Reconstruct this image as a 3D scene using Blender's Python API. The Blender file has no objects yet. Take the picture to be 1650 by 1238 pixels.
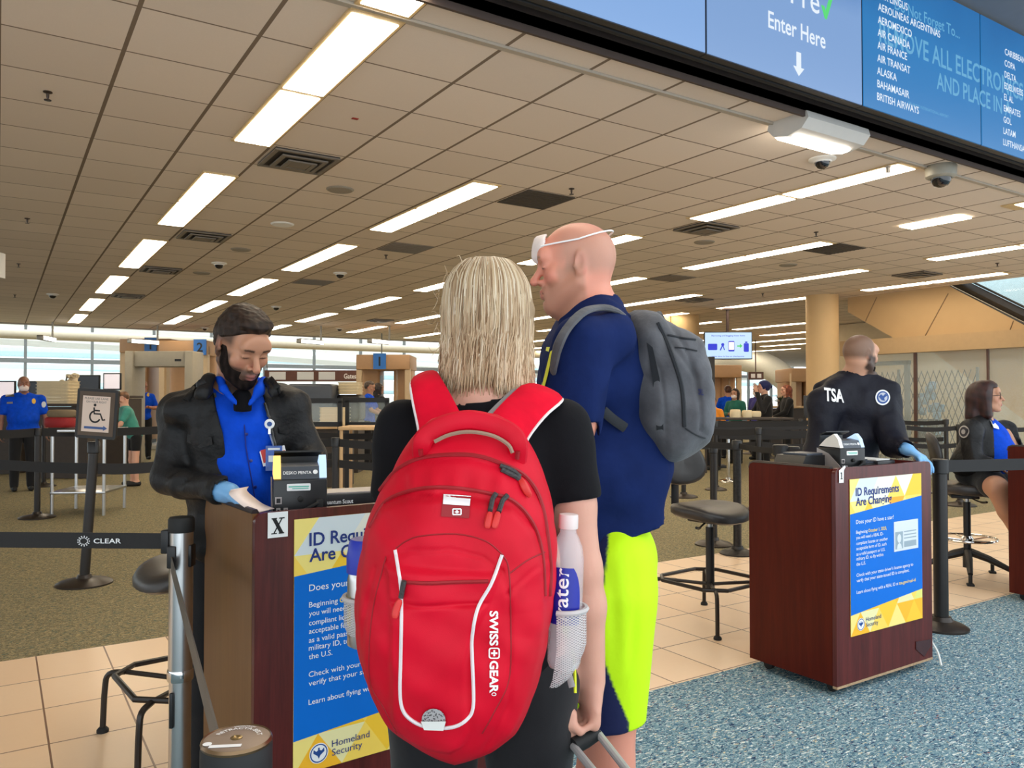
import bpy, bmesh, math, random
import numpy as np
from mathutils import Vector, Matrix, Euler
S = bpy.context.scene
COL = S.collection
R = math.radians
PI = math.pi

# ------------------------------------------------------------------ camera, world, exposure
TH = R(32.9)            # the hall's long axis lies 32.9 degrees left of the view
CZ = 1.42               # eye height
F = 1280.0              # focal length in pixels of a 1650 x 1238 frame
PITCH = R(1.07)
cam = bpy.data.cameras.new('camera'); cam_o = bpy.data.objects.new('camera', cam); COL.objects.link(cam_o)
cam.sensor_fit = 'HORIZONTAL'; cam.sensor_width = 36; cam.lens = 36*F/1650
cam.clip_start = 0.05; cam.clip_end = 400
cam_o.location = (0, 0, CZ); cam_o.rotation_euler = (PI/2+PITCH, 0, -TH)
S.camera = cam_o

w = bpy.data.worlds.new('daylight'); S.world = w; w.use_nodes = True
bg = w.node_tree.nodes['Background']
bg.inputs[0].default_value = (0.86, 0.94, 1.0, 1); bg.inputs[1].default_value = 1.5

S.view_settings.view_transform = 'Standard'; S.view_settings.look = 'None'
S.view_settings.exposure = 0.62; S.view_settings.gamma = 1.0; S.view_settings.use_curve_mapping = False
S.cycles.max_bounces = 7; S.cycles.diffuse_bounces = 4; S.cycles.glossy_bounces = 3
S.cycles.transmission_bounces = 6; S.cycles.transparent_max_bounces = 12
S.cycles.use_denoising = True; S.cycles.sample_clamp_indirect = 6
LAMP = 9.0              # brightness of the ceiling light panels
# ------------------------------------------------------------------ helpers
cT, sT = math.cos(TH), math.sin(TH)
def W(X, Y, z=0.0):                                   # X to the viewer's right, Y ahead -> hall axes
    return Vector((X*cT+Y*sT, -X*sT+Y*cT, z))
def ray(px, py):
    u = (px-825)/F; v = (619-py)/F
    return (u, math.cos(PITCH)-v*math.sin(PITCH), math.sin(PITCH)+v*math.cos(PITCH))
def loc(px, py, D):                                   # (X, Y, z) in viewer axes
    d = ray(px, py); s = D/d[1]
    return Vector((d[0]*s, D, CZ+d[2]*s))
def at(px, py, D):
    p = loc(px, py, D); return W(p.x, p.y, p.z)
def onz(px, py, z):
    d = ray(px, py); s = (z-CZ)/d[2]
    return W(d[0]*s, d[1]*s, z)

def lin(c):
    def f(v):
        v = v/255.0
        return v/12.92 if v <= 0.04045 else ((v+0.055)/1.055)**2.4
    return (f(c[0]), f(c[1]), f(c[2]), 1)

class NT:                                             # terse node building
    def __init__(s, name):
        s.m = bpy.data.materials.new(name); s.m.use_nodes = True
        s.t = s.m.node_tree; s.b = s.t.nodes['Principled BSDF']; s.out = s.t.nodes['Material Output']
    def n(s, typ, **kw):
        o = s.t.nodes.new(typ)
        for k, v in kw.items():
            if k.startswith('i_'):
                key = k[2:]
                key = int(key) if key.isdigit() else key.replace('_', ' ')
                o.inputs[key].default_value = v
            else: setattr(o, k, v)
        return o
    def l(s, a, b): s.t.links.new(a, b)
    def set(s, name, v): s.b.inputs[name].default_value = v
    def math(s, op, a, b=None, c=None):
        o = s.t.nodes.new('ShaderNodeMath'); o.operation = op
        for i, v in enumerate((a, b, c)):
            if v is None: continue
            if isinstance(v, (int, float)): o.inputs[i].default_value = v
            else: s.l(v, o.inputs[i])
        return o.outputs[0]
    def mix(s, fac, a, b, blend='MIX'):
        o = s.t.nodes.new('ShaderNodeMix'); o.data_type = 'RGBA'; o.blend_type = blend
        for i, v in ((0, fac), (6, a), (7, b)):
            if isinstance(v, (int, float, tuple)): o.inputs[i].default_value = v
            else: s.l(v, o.inputs[i])
        return o.outputs[2]
    def coord(s, kind='Object', scale=(1, 1, 1)):
        c = s.n('ShaderNodeTexCoord'); mp = s.n('ShaderNodeMapping'); mp.inputs['Scale'].default_value = scale
        s.l(c.outputs[kind], mp.inputs[0]); return mp.outputs[0]
    def noise(s, vec, scale, detail=3, rough=0.55, dist=0.0):
        o = s.n('ShaderNodeTexNoise'); s.l(vec, o.inputs['Vector'])
        o.inputs['Scale'].default_value = scale; o.inputs['Detail'].default_value = detail
        o.inputs['Roughness'].default_value = rough; o.inputs['Distortion'].default_value = dist
        return o.outputs[0]
    def ramp(s, fac, stops, interp='LINEAR'):
        o = s.n('ShaderNodeValToRGB'); o.color_ramp.interpolation = interp
        e = o.color_ramp.elements
        while len(e) < len(stops): e.new(0.5)
        for el, (p, c) in zip(e, stops): el.position = p; el.color = c
        s.l(fac, o.inputs[0]); return o.outputs[0]
    def bump(s, h, strength=0.3, dist=0.01):
        o = s.n('ShaderNodeBump'); o.inputs['Strength'].default_value = strength; o.inputs['Distance'].default_value = dist
        s.l(h, o.inputs['Height']); s.l(o.outputs[0], s.b.inputs['Normal'])

def mat(name, c, rough=0.6, metal=0.0, var=0.08, scale=12.0, bump=0.0, spec=0.5, emit=0.0, ecol=None, stretch=(1, 1, 1), sheen=0.0):
    t = NT(name); c = lin(c)
    vec = t.coord('Object', stretch)
    nz = t.noise(vec, scale)
    lo = tuple(v*(1-var) for v in c[:3])+(1,); hi = tuple(min(1, v*(1+var)) for v in c[:3])+(1,)
    t.l(t.ramp(nz, [(0.3, lo), (0.7, hi)]), t.b.inputs['Base Color'])
    t.set('Roughness', rough); t.set('Metallic', metal); t.set('Specular IOR Level', spec)
    if sheen: t.set('Sheen Weight', sheen)
    if bump: t.bump(nz, bump, 0.01)
    if emit:
        t.set('Emission Color', lin(ecol) if ecol else c); t.set('Emission Strength', emit)
    return t.m

def fabric(name, c, weave=900, fold=14, rough=0.85, var=0.1, bump=0.35, spec=0.3, sheen=0.15):
    t = NT(name); c = lin(c)
    vec = t.coord('Object')
    big = t.noise(vec, fold, 3, 0.5)
    lo = tuple(v*(1-var) for v in c[:3])+(1,); hi = tuple(min(1, v*(1+var)) for v in c[:3])+(1,)
    t.l(t.ramp(big, [(0.3, lo), (0.7, hi)]), t.b.inputs['Base Color'])
    fine = t.noise(vec, weave, 1, 0.5)
    h = t.math('ADD', t.math('MULTIPLY', big, 1.0), t.math('MULTIPLY', fine, 0.05))
    t.bump(h, bump, 0.012)
    t.set('Roughness', rough); t.set('Specular IOR Level', spec); t.set('Sheen Weight', sheen)
    return t.m

def vcol(name, rough=0.5, spec=0.4, sss=0.0, noise=0.0, bump=0.0, scale=300, aniso=0.0):   # colour kept on the vertices (hair, skin, beard)
    t = NT(name)
    a = t.n('ShaderNodeVertexColor'); a.layer_name = 'Col'
    src = a.outputs[0]
    vec = t.coord('Object')
    if noise:
        nz = t.noise(vec, scale*0.12, 4, 0.6)
        src = t.mix(t.math('MULTIPLY', nz, noise), src, (0.35, 0.08, 0.05, 1), 'MULTIPLY')
    t.l(src, t.b.inputs['Base Color'])
    t.set('Roughness', rough); t.set('Specular IOR Level', spec)
    if sss:
        t.set('Subsurface Weight', sss); t.set('Subsurface Radius', (0.012, 0.004, 0.002)); t.set('Subsurface Scale', 1.0)
    if bump: t.bump(t.noise(vec, scale, 2), bump, 0.003)
    return t.m

class MB:                                             # collects shapes, builds ONE mesh object
    def __init__(s): s.v = []; s.f = []
    def add(s, verts, faces, M=None):
        o = len(s.v)
        for p in verts:
            p = Vector(p)
            s.v.append(M @ p if M is not None else p)
        s.f += [tuple(i+o for i in f) for f in faces]
        return s
    def box(s, c, size, rz=0.0, bev=0.0, M=None, seg=2):
        bm = bmesh.new(); bmesh.ops.create_cube(bm, size=1.0)
        for v in bm.verts: v.co = Vector((v.co.x*size[0], v.co.y*size[1], v.co.z*size[2]))
        if bev: bmesh.ops.bevel(bm, geom=bm.edges[:], offset=bev, segments=seg, affect='EDGES', profile=0.5)
        T = Matrix.Translation(Vector(c)) @ (rz if isinstance(rz, Matrix) else Matrix.Rotation(rz, 4, 'Z'))
        if M is not None: T = M @ T
        bm.verts.index_update()
        s.add([v.co.copy() for v in bm.verts], [[v.index for v in f.verts] for f in bm.faces], T); bm.free()
        return s
    def cyl(s, a, b, r0, r1=None, n=16, cap=True):
        return s.tube([a, b], [r0, r0 if r1 is None else r1], n, cap)
    def tube(s, pts, r, n=8, cap=True, closed=False, flat=None):   # flat=(normal hint, thickness ratio): ribbon like section
        pts = [Vector(p) for p in pts]; m = len(pts)
        rs = r if isinstance(r, (list, tuple)) else [r]*m
        o = len(s.v); up = None
        for i, p in enumerate(pts):
            if closed: t = pts[(i+1) % m]-pts[i-1]
            else: t = pts[min(i+1, m-1)]-pts[max(i-1, 0)]
            t = t.normalized() if t.length > 1e-9 else Vector((0, 0, 1))
            if flat is not None:
                h = flat[0](i) if callable(flat[0]) else Vector(flat[0])
                x = t.cross(h)
                x = x.normalized() if x.length > 1e-6 else Vector((1, 0, 0))
                y = x.cross(t).normalized()
            else:
                if up is None: up = Vector((0, 0, 1)) if abs(t.z) < 0.9 else Vector((1, 0, 0))
                x = t.cross(up).normalized(); y = x.cross(t).normalized(); up = y
            k = flat[1] if flat is not None else 1.0
            for j in range(n):
                a = 2*PI*j/n
                s.v.append(p+x*(math.cos(a)*rs[i])+y*(math.sin(a)*rs[i]*k))
        for i in range(m if closed else m-1):
            i2 = (i+1) % m
            for j in range(n):
                j2 = (j+1) % n
                s.f.append((o+i*n+j, o+i*n+j2, o+i2*n+j2, o+i2*n+j))
        if cap and not closed:
            s.f.append(tuple(o+j for j in range(n))[::-1]); s.f.append(tuple(o+(m-1)*n+j for j in range(n)))
        return s
    def lathe(s, prof, c=(0, 0, 0), n=24, M=None):
        T = Matrix.Translation(Vector(c))
        if M is not None: T = M @ T if False else T @ M
        vs = []; fs = []
        for r, z in prof:
            for j in range(n):
                a = 2*PI*j/n; vs.append((r*math.cos(a), r*math.sin(a), z))
        for i in range(len(prof)-1):
            for j in range(n):
                j2 = (j+1) % n
                fs.append((i*n+j, i*n+j2, (i+1)*n+j2, (i+1)*n+j))
        fs.append(tuple(range(n))[::-1]); fs.append(tuple((len(prof)-1)*n+j for j in range(n)))
        return s.add(vs, fs, T)
    def prism(s, poly, z0, z1, M=None):               # polygon in xy, extruded in z
        n = len(poly)
        vs = [(p[0], p[1], z0) for p in poly]+[(p[0], p[1], z1) for p in poly]
        fs = [tuple(range(n))[::-1], tuple(range(n, 2*n))]+[(i, (i+1) % n, n+(i+1) % n, n+i) for i in range(n)]
        return s.add(vs, fs, M)
    def text(s, body, size, M, bold=0.0, align='LEFT', sx=1.0, spacing=1.0, line=1.0, depth=0.0, shear=0.0, warp=None):
        cu = bpy.data.curves.new('t', 'FONT'); cu.body = body; cu.size = size; cu.align_x = align
        cu.offset = bold*size; cu.space_character = spacing; cu.space_line = line; cu.extrude = depth; cu.shear = shear
        cu.resolution_u = 3
        ob = bpy.data.objects.new('t', cu); COL.objects.link(ob)
        bpy.context.view_layer.update()
        me = bpy.data.meshes.new_from_object(ob.evaluated_get(bpy.context.evaluated_depsgraph_get()))
        vs = [Vector((v.co.x*sx, v.co.y, v.co.z)) for v in me.vertices]
        if warp: vs = [warp(v) for v in vs]
        s.add(vs, [tuple(p.vertices) for p in me.polygons], M)
        bpy.data.meshes.remove(me); bpy.data.objects.remove(ob); bpy.data.curves.remove(cu)
        return s
    def build(s, name, m, parent=None, smooth=35, loc=None, rz=None):
        me = bpy.data.meshes.new(name)
        me.from_pydata([tuple(v) for v in s.v], [], s.f)
        me.validate()
        if smooth:
            me.polygons.foreach_set('use_smooth', [True]*len(me.polygons))
            me.set_sharp_from_angle(angle=R(smooth))
        me.materials.append(m)
        o = bpy.data.objects.new(name, me); COL.objects.link(o)
        if parent is not None: o.parent = parent
        if loc is not None: o.location = loc
        if rz is not None: o.rotation_euler[2] = rz
        return o

def tag(o, label, cat, group=None, kind=None):
    o['label'] = label; o['category'] = cat
    if group: o['group'] = group
    if kind: o['kind'] = kind
    return o
def thing(name, label, cat, loc=(0, 0, 0), rz=0.0, group=None):
    o = bpy.data.objects.new(name, None); COL.objects.link(o); o.empty_display_size = 0.1
    o.location = loc; o.rotation_euler[2] = rz
    return tag(o, label, cat, group)
def dup(o, parent=None):
    c = o.copy(); COL.objects.link(c); c.parent = parent
    for ch in o.children: dup(ch, c)
    return c
def copy_at(o, loc, rz, label, group=None):
    c = dup(o); c.location = loc; c.rotation_euler[2] = rz; c['label'] = label
    if group: c['group'] = group
    return c
def struct(name, mb, m, label=None, smooth=35):
    o = mb.build(name, m, None, smooth); o['kind'] = 'structure'
    if label: o['label'] = label
    return o
def plane_frame(o, x, y):                             # matrix with local x,y axes on a plane through o
    x = Vector(x).normalized(); y = Vector(y).normalized(); z = x.cross(y)
    return Matrix(((x.x, y.x, z.x, o[0]), (x.y, y.y, z.y, o[1]), (x.z, y.z, z.z, o[2]), (0, 0, 0, 1)))
def arc(c, r, a0, a1, n, plane='xy'):
    out = []
    for i in range(n+1):
        a = a0+(a1-a0)*i/n; p, q = r*math.cos(a), r*math.sin(a)
        out.append({'xy': (c[0]+p, c[1]+q, c[2]), 'xz': (c[0]+p, c[1], c[2]+q), 'yz': (c[0], c[1]+p, c[2]+q)}[plane])
    return out
def bez(pts, n=24):                                   # Catmull-Rom through the points
    P = [Vector(p) for p in pts]; P = [P[0]*2-P[1]]+P+[P[-1]*2-P[-2]]; out = []
    m = len(P)-3
    for i in range(n+1):
        t = i/n*m; k = min(int(t), m-1); u = t-k
        a, b, c, d = P[k:k+4]
        out.append(0.5*((2*b)+(c-a)*u+(2*a-5*b+4*c-d)*u*u+(3*b-a-3*c+d)*u*u*u))
    return out

# ------------------------------------------------------------------ shared materials
M_black = mat('black_plastic', (24, 23, 24), 0.45, var=0.15)
M_blackmetal = mat('black_post_metal', (38, 34, 32), 0.38, 0.2, var=0.12)
M_belt = mat('black_belt_webbing', (30, 28, 28), 0.75, var=0.12, scale=200, bump=0.1)
M_steel = mat('brushed_steel', (205, 205, 205), 0.28, 1.0, var=0.06, scale=40, stretch=(1, 1, 0.03))
M_chrome = mat('chrome', (215, 215, 215), 0.12, 1.0, var=0.02)
M_white = mat('white_paint', (235, 232, 226), 0.5, var=0.02)
M_lwhite = mat('white_ink', (240, 240, 240), 0.6, var=0.0)
M_navyink = mat('navy_ink', (20, 45, 120), 0.6, var=0.0)
M_blackink = mat('black_ink', (18, 18, 20), 0.6, var=0.0)
M_rubber = mat('black_rubber', (22, 22, 22), 0.7, var=0.1)
# ------------------------------------------------------------------ the setting
CH = 3.42                                             # ceiling height
t = NT('ceiling_tiles')
c0 = t.n('ShaderNodeTexCoord'); sp = t.n('ShaderNodeSeparateXYZ'); t.l(c0.outputs['Object'], sp.inputs[0])
gx = t.math('DIVIDE', t.math('SUBTRACT', sp.outputs[0], 1.19), 0.604)
gy = t.math('DIVIDE', t.math('SUBTRACT', sp.outputs[1], 3.79), 0.61)
def edge(t, g, wd):
    f = t.math('FRACT', g); d = t.math('MINIMUM', f, t.math('SUBTRACT', 1.0, f))
    return t.math('LESS_THAN', d, wd)
ln = t.math('MAXIMUM', edge(t, gx, 0.020), edge(t, gy, 0.011))
cb = t.n('ShaderNodeCombineXYZ'); t.l(t.math('FLOOR', gx), cb.inputs[0]); t.l(t.math('FLOOR', gy), cb.inputs[1])
wn = t.n('ShaderNodeTexWhiteNoise'); t.l(cb.outputs[0], wn.inputs[0])
tile = t.ramp(wn.outputs[0], [(0, lin((222, 208, 193))), (1, lin((232, 218, 203)))])
fine = t.noise(c0.outputs['Object'], 130, 2)
tile = t.mix(t.math('MULTIPLY', fine, 0.18), tile, lin((188, 174, 158)))
t.l(t.mix(ln, tile, lin((128, 112, 96))), t.b.inputs['Base Color'])
t.set('Roughness', 0.9); t.set('Specular IOR Level', 0.1)
t.bump(t.math('SUBTRACT', 1.0, ln), 0.5, 0.01)
M_ceil = t.m
AE = 24.6                                             # far edge of the tiled ceiling
ce = MB()
ce.prism([(-14, 3.49), (14.1, 3.49), (14.1, 9.6), (-14, 9.6)], CH, CH+0.06); ce.prism([(-14, 9.6), (48, 9.6), (48, 32), (17, 32), (17, AE), (-14, AE)], CH, CH+0.06)
ce.prism([(-14, -1), (1.84, -1), (1.84, 3.49), (-14, 3.49)], CH, CH+0.06)
struct('ceiling', ce, M_ceil, smooth=0)
M_trim = mat('ceiling_trim', (176, 165, 150), 0.6, var=0.03)
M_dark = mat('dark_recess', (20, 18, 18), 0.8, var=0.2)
M_grey_soffit = mat('grey_soffit', (112, 116, 122), 0.7, var=0.03)
struct('trim_1', MB().box((17, 3.79, CH-0.004), (62, 0.05, 0.012)).box((17, 3.765, CH-0.010), (62, 0.012, 0.016)), M_trim)
struct('trim_2', MB().box((24, 3.50, CH+0.03), (46, 0.02, 0.14)), mat('ceiling_edge_brown', (70, 56, 50), 0.6))
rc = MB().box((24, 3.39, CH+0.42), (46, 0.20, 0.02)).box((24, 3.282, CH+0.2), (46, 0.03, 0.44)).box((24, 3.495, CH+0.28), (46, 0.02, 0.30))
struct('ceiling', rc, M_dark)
struct('ceiling', MB().box((12, 2.45, 4.51), (34, 2.2, 0.08)), M_grey_soffit)
struct('trim_3', MB().box((12, 2.75, 4.464), (34, 0.025, 0.012)), mat('soffit_joint', (70, 72, 76), 0.7))

# floors
t = NT('beige_floor_tile')
c0 = t.n('ShaderNodeTexCoord'); sp = t.n('ShaderNodeSeparateXYZ'); t.l(c0.outputs['Object'], sp.inputs[0])
gx = t.math('DIVIDE', t.math('SUBTRACT', sp.outputs[0], 0.19), 0.333)
gy = t.math('DIVIDE', t.math('SUBTRACT', sp.outputs[1], 5.13), 0.443)
ln = t.math('MAXIMUM', edge(t, gx, 0.012), edge(t, gy, 0.009))
cb = t.n('ShaderNodeCombineXYZ'); t.l(t.math('FLOOR', gx), cb.inputs[0]); t.l(t.math('FLOOR', gy), cb.inputs[1])
wn = t.n('ShaderNodeTexWhiteNoise'); t.l(cb.outputs[0], wn.inputs[0])
tile = t.ramp(wn.outputs[0], [(0, lin((240, 208, 172))), (1, lin((247, 218, 184)))])
str_ = t.noise(t.coord('Object', (3, 30, 1)), 3, 3)
tile = t.mix(t.math('MULTIPLY', str_, 0.25), tile, lin((222, 188, 152)))
t.l(t.mix(ln, tile, lin((128, 92, 68))), t.b.inputs['Base Color'])
t.set('Roughness', 0.33); t.set('Specular IOR Level', 0.45)
t.bump(t.math('SUBTRACT', 1.0, ln), 0.3, 0.004)
M_tile = t.m
def carpet(name, stops, base, flecks):
    t = NT(name)
    v = t.coord('Object')
    n1 = t.noise(v, 60, 3, 0.6, 1.5)
    col = t.ramp(n1, stops, 'LINEAR')
    for k, (ang, colr, thr) in enumerate(flecks):
        mp = t.n('ShaderNodeMapping'); c = t.n('ShaderNodeTexCoord'); t.l(c.outputs['Object'], mp.inputs[0])
        mp.inputs['Rotation'].default_value = (0, 0, ang); mp.inputs['Scale'].default_value = (1.0, 3.2, 1); mp.inputs['Location'].default_value = (k*7.3, k*3.1, 0)
        nn = t.noise(mp.outputs[0], 34, 2, 0.5, 0.8)
        col = t.mix(t.math('GREATER_THAN', nn, thr), col, lin(colr))
    t.l(col, t.b.inputs['Base Color']); t.set('Roughness', 0.95); t.set('Specular IOR Level', 0.1)
    t.bump(t.noise(v, 260, 2), 0.5, 0.006)
    return t.m
M_carpet = carpet('blue_fleck_carpet', [(0.32, lin((48, 76, 96))), (0.45, lin((98, 132, 146))), (0.56, lin((130, 160, 168))), (0.70, lin((186, 202, 202)))], None,
                  [(0.4, (222, 228, 222), 0.615), (1.7, (42, 62, 92), 0.62), (2.6, (212, 198, 164), 0.655), (0.1, (62, 104, 134), 0.63), (1.1, (150, 104, 106), 0.70)])
M_carpet2 = carpet('olive_fleck_carpet', [(0.32, lin((88, 82, 62))), (0.47, lin((134, 124, 96))), (0.57, lin((156, 142, 110))), (0.72, lin((190, 172, 132)))], None,
                   [(0.4, (190, 168, 122), 0.64), (1.7, (84, 104, 96), 0.62), (0.1, (92, 104, 92), 0.63)])
FA, FB = 2.90, 5.13
struct('floor', MB().box((10, FA/2-0.9, -0.05), (44, FA+1.8, 0.1)), M_carpet, 'blue flecked carpet in front of the podiums', 0)
struct('floor', MB().box((10, (FA+FB)/2, -0.05), (60, FB-FA, 0.1)), M_tile, 'beige floor tiles behind the podiums', 0)
struct('floor', MB().box((17, FB+14.5, -0.05), (70, 29, 0.1)), M_carpet2, 'olive flecked carpet of the hall beyond the tiles', 0)

# far window wall with mullions, white roof ribs beyond
M_beam = mat('cream_beam', (226, 214, 186), 0.6, var=0.03)
M_mull = mat('grey_mullion', (120, 122, 118), 0.5, 0.3)
M_wwhite = mat('white_wall', (238, 236, 224), 0.7, var=0.02)
t = NT('window_glass'); t.set('Roughness', 0.02); t.set('Transmission Weight', 1.0); t.set('IOR', 1.05); t.set('Base Color', (0.93, 0.97, 0.97, 1)); t.set('Alpha', 0.25)
M_wglass = t.m
t = NT('clear_glass'); t.set('Base Color', (0.75, 0.85, 0.82, 1)); t.set('Roughness', 0.03); t.set('Alpha', 0.16); t.set('Specular IOR Level', 0.6)
M_glass = t.m
struct('trim_4', MB().box((3, AE+0.02, CH+0.02), (34, 0.05, 0.12)), M_trim)
b = MB(); b.tube([(-14, 25.4, 3.22), (4, 25.4, 3.17), (20, 25.4, 3.16)], 0.13, 12); struct('trim_5', b, M_beam)
WY = 33.0
b = MB()
b.box((15, WY, 2.78), (70, 0.18, 0.16)).box((15, WY, 0.25), (70, 0.2, 0.5)).box((15, WY, 5.6), (70, 0.18, 0.2))
for i in range(32):
    x = -16+i*2.1
    b.box((x, WY, 2.8), (0.09, 0.14, 5.6))
struct('window_1', b, M_mull, 'window wall with grey mullions at the far end of the hall')
g = MB()
g.box((15, WY+0.02, 2.9), (70, 0.012, 5.4)); struct('window_2', g, M_wglass)
b = MB()
for i, (z0, z1, y, r) in enumerate([(3.6, 3.0, 34.5, .22), (4.4, 3.6, 35.5, .22), (5.3, 4.2, 36.5, .25), (2.4, 2.1, 37.5, .25), (6.2, 5.0, 38, .3), (1.5, 1.3, 39, .3)]):
    b.tube(bez([(-18, y, z1-0.6), (-8, y, z0), (4, y, z0*0.97), (16, y, z1), (32, y, z1-0.4), (50, y, z0-.4)], 30), r, 10)
struct('trim_6', b, M_wwhite, 'white curved roof ribs outside the far windows')
struct('floor', MB().box((18, 44, -0.3), (110, 12, 0.1)), mat('concrete_apron', (190, 188, 180), 0.9))
b = MB()
for i in range(5): b.tube([(-20, 45+i, 1.2+i*0.9), (60, 45+i, 1.0+i*0.9)], 0.28, 8)
struct('trim_7', b, mat('pale_blue_roof', (196, 222, 226), 0.6), 'pale roof edges outside the far windows')

# right: columns, stair soffit, glass wall with gate
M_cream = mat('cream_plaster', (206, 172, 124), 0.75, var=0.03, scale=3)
def column(cx, cy, r):
    b = MB().lathe([(r, 0), (r, CH)], (cx, cy, 0), 40)
    b.box((cx+r*0.93, cy-0.02, CH/2), (0.05, 0.10, CH), -TH)
    return b
c1 = onz(1339, 475, CH); struct('wall_column', column(c1.x, c1.y+0.2, 0.30), M_cream, 'round cream column behind the officer in the dark jacket')
c2 = onz(1112, 508, CH); struct('wall_column', column(c2.x, c2.y+0.2, 0.36), M_cream, 'cream column behind the grey backpack')
c3 = onz(1082, 505, CH); struct('wall_column', MB().box((c3.x, c3.y+0.6, CH/2), (0.6, 0.5, CH)), M_cream, 'square cream pier left of the round column')
GY = 10.8
def wall_pt(px, py, A): # point of the vertical plane y = A seen at a pixel
    d = ray(px, py); q = W(d[0], d[1]); s = A/q.y
    return (q.x*s, CZ+d[2]*s)
XZ = lambda A: Matrix(((1, 0, 0, 0), (0, 0, -1, A), (0, 1, 0, 0), (0, 0, 0, 1)))
BW = 14.0
def side_pt(px, py, B): # point of the vertical plane x = B seen at a pixel: (y, z)
    d = ray(px, py); q = W(d[0], d[1]); s = B/q.x
    return (q.y*s, CZ+d[2]*s)
YZ = lambda B: Matrix(((0, 0, 1, B), (1, 0, 0, 0), (0, 1, 0, 0), (0, 0, 0, 1)))
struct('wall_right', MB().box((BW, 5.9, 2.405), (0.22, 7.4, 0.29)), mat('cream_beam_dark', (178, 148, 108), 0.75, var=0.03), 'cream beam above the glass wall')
SB = BW+.12
poly = [side_pt(1366, 470, SB), side_pt(1366, 503, SB), side_pt(1442, 546, SB), side_pt(1442, 556, SB), side_pt(1665, 545, SB), side_pt(1665, 532, SB), side_pt(1522, 462, SB)]
poly[0] = (poly[0][0], CH+.05); poly[-1] = (poly[-1][0], CH+.05)
struct('wall_slope', MB().prism(poly, 0, 1.0, YZ(SB)), mat('stair_plaster', (184, 152, 108), .75, var=.03, scale=3), 'sloping cream stair soffit under the ceiling at the right')
sm = MB()
for a, bb in (((1413, 479), (1394, 519)), ((1528, 473), (1490, 543)), ((1633, 517), (1626, 536))):
    p = side_pt(a[0], a[1], SB); q = side_pt(bb[0], bb[1], SB)
    sm.tube([(SB-.005, p[0], p[1]), (SB-.005, q[0], q[1])], 0.008, 6)
struct('trim_8', sm, mat('panel_joint', (130, 106, 78), 0.8))
e0 = side_pt(1518, 458, SB); e1 = side_pt(1668, 534, SB)
up = lambda k: [(SB+.05, e0[0], e0[1]+k), (SB+.05, e1[0], e1[1]+k)]
rail = MB().tube(up(0), 0.035, 8).tube(up(.16), 0.09, 4).tube(up(.30), .02, 6)
struct('trim_9', rail, mat('dark_stair_stringer', (62, 58, 54), 0.5, 0.4))
struct('window_3', MB().prism([(e0[0], e0[1]), (e1[0], e1[1]), (e1[0]-1, 5.0), (e0[0], 5.0)], 0, .02, YZ(SB+.3)), M_glass, 'glass balustrade above the stair')
struct('wall_side', MB().box((19, 7.2, 1.7), (0.2, 12.4, 3.4)), mat('dim_cream_wall', (200, 182, 150), 0.8, var=0.03))
struct('wall_side', MB().box((20.5, 6, 5.2), (0.2, 16, 3.6)), mat('pale_blue_glazing', (168, 196, 202), 0.3))
gl = MB().box((BW, 5.9, 1.13), (0.014, 7.2, 2.26)); struct('window_4', gl, M_glass, 'glass wall below the cream beam')
gm = MB()
for px in (1476, 1593):
    p = side_pt(px, 620, BW); gm.box((BW-.01, p[0], 1.13), (0.05, 0.05 if px < 1500 else 0.03, 2.26))
struct('trim_10', gm, mat('glass_wall_mullion', (88, 62, 52), 0.4, 0.3))
p = [side_pt(1496, 562, BW+1.2), side_pt(1665, 688, BW+1.2), side_pt(1665, 560, BW+1.2)]
struct('wall_slope', MB().prism(p, 0, .8, YZ(BW+1.2)), M_cream, 'sloping cream panel seen through the glass wall')  # sloping cream panel standing behind the glass
d0, d1 = side_pt(1462, 620, BW+.7)[0], side_pt(1405, 620, BW+.7)[0]
dr = MB().box((BW+.7, d0, 1.06), (0.10, 0.07, 2.12)).box((BW+.7, d1, 1.06), (0.10, 0.06, 2.12)).box((BW+.7, (d0+d1)/2, 2.12), (0.1, abs(d1-d0)+.1, 0.08))
struct('door_1', dr, M_mull, 'grey metal door frame behind the glass wall')
# white arch far right
ar = MB(); pc = at(1175, 640, 34)
ar.tube([(pc.x+a[0], pc.y-a[0]*0.55, a[2]) for a in arc((0, 0, 0.2), 3.0, 0.0, PI*0.75, 22, 'xz')], [0.55]*23, 12)
struct('wall_arch', ar, M_wwhite, 'white arch at the far end of the hall')
# ------------------------------------------------------------------ ceiling things
t = NT('light_diffuser')
v = t.coord('Object')
sp = t.n('ShaderNodeSeparateXYZ'); t.l(v, sp.inputs[0])
tube = t.math('ABSOLUTE', t.math('SUBTRACT', t.math('ABSOLUTE', sp.outputs[0]), 0.065))
gl = t.math('SUBTRACT', 1.25, t.math('MULTIPLY', tube, 9.0))
t.set('Base Color', (0.9, 0.9, 0.9, 1)); t.set('Emission Color', lin((255, 238, 210)))
t.l(t.math('MULTIPLY', gl, LAMP), t.b.inputs['Emission Strength'])
M_diff = t.m
M_frame = mat('light_frame', (205, 176, 128), 0.5, var=0.02)
ROWS = ['leftmost row', 'second row from the left', 'third row from the left', 'fourth row from the left', 'fifth row from the left', 'sixth row from the left',
        'seventh row from the left', 'eighth row from the left', 'ninth row from the left', 'tenth row from the left', 'eleventh row from the left', 'twelfth row from the left']
RB = [1.50, 3.64, 6.37, 8.70, 11.05, 13.2, 15.4, 17.6, 20.0, 22.1, 24.2, 26.4]
ORD = ['nearest', 'second nearest', 'third nearest', 'fourth nearest', 'fifth nearest', 'sixth nearest', 'seventh nearest', 'eighth nearest']
FWD = 0.275
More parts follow.
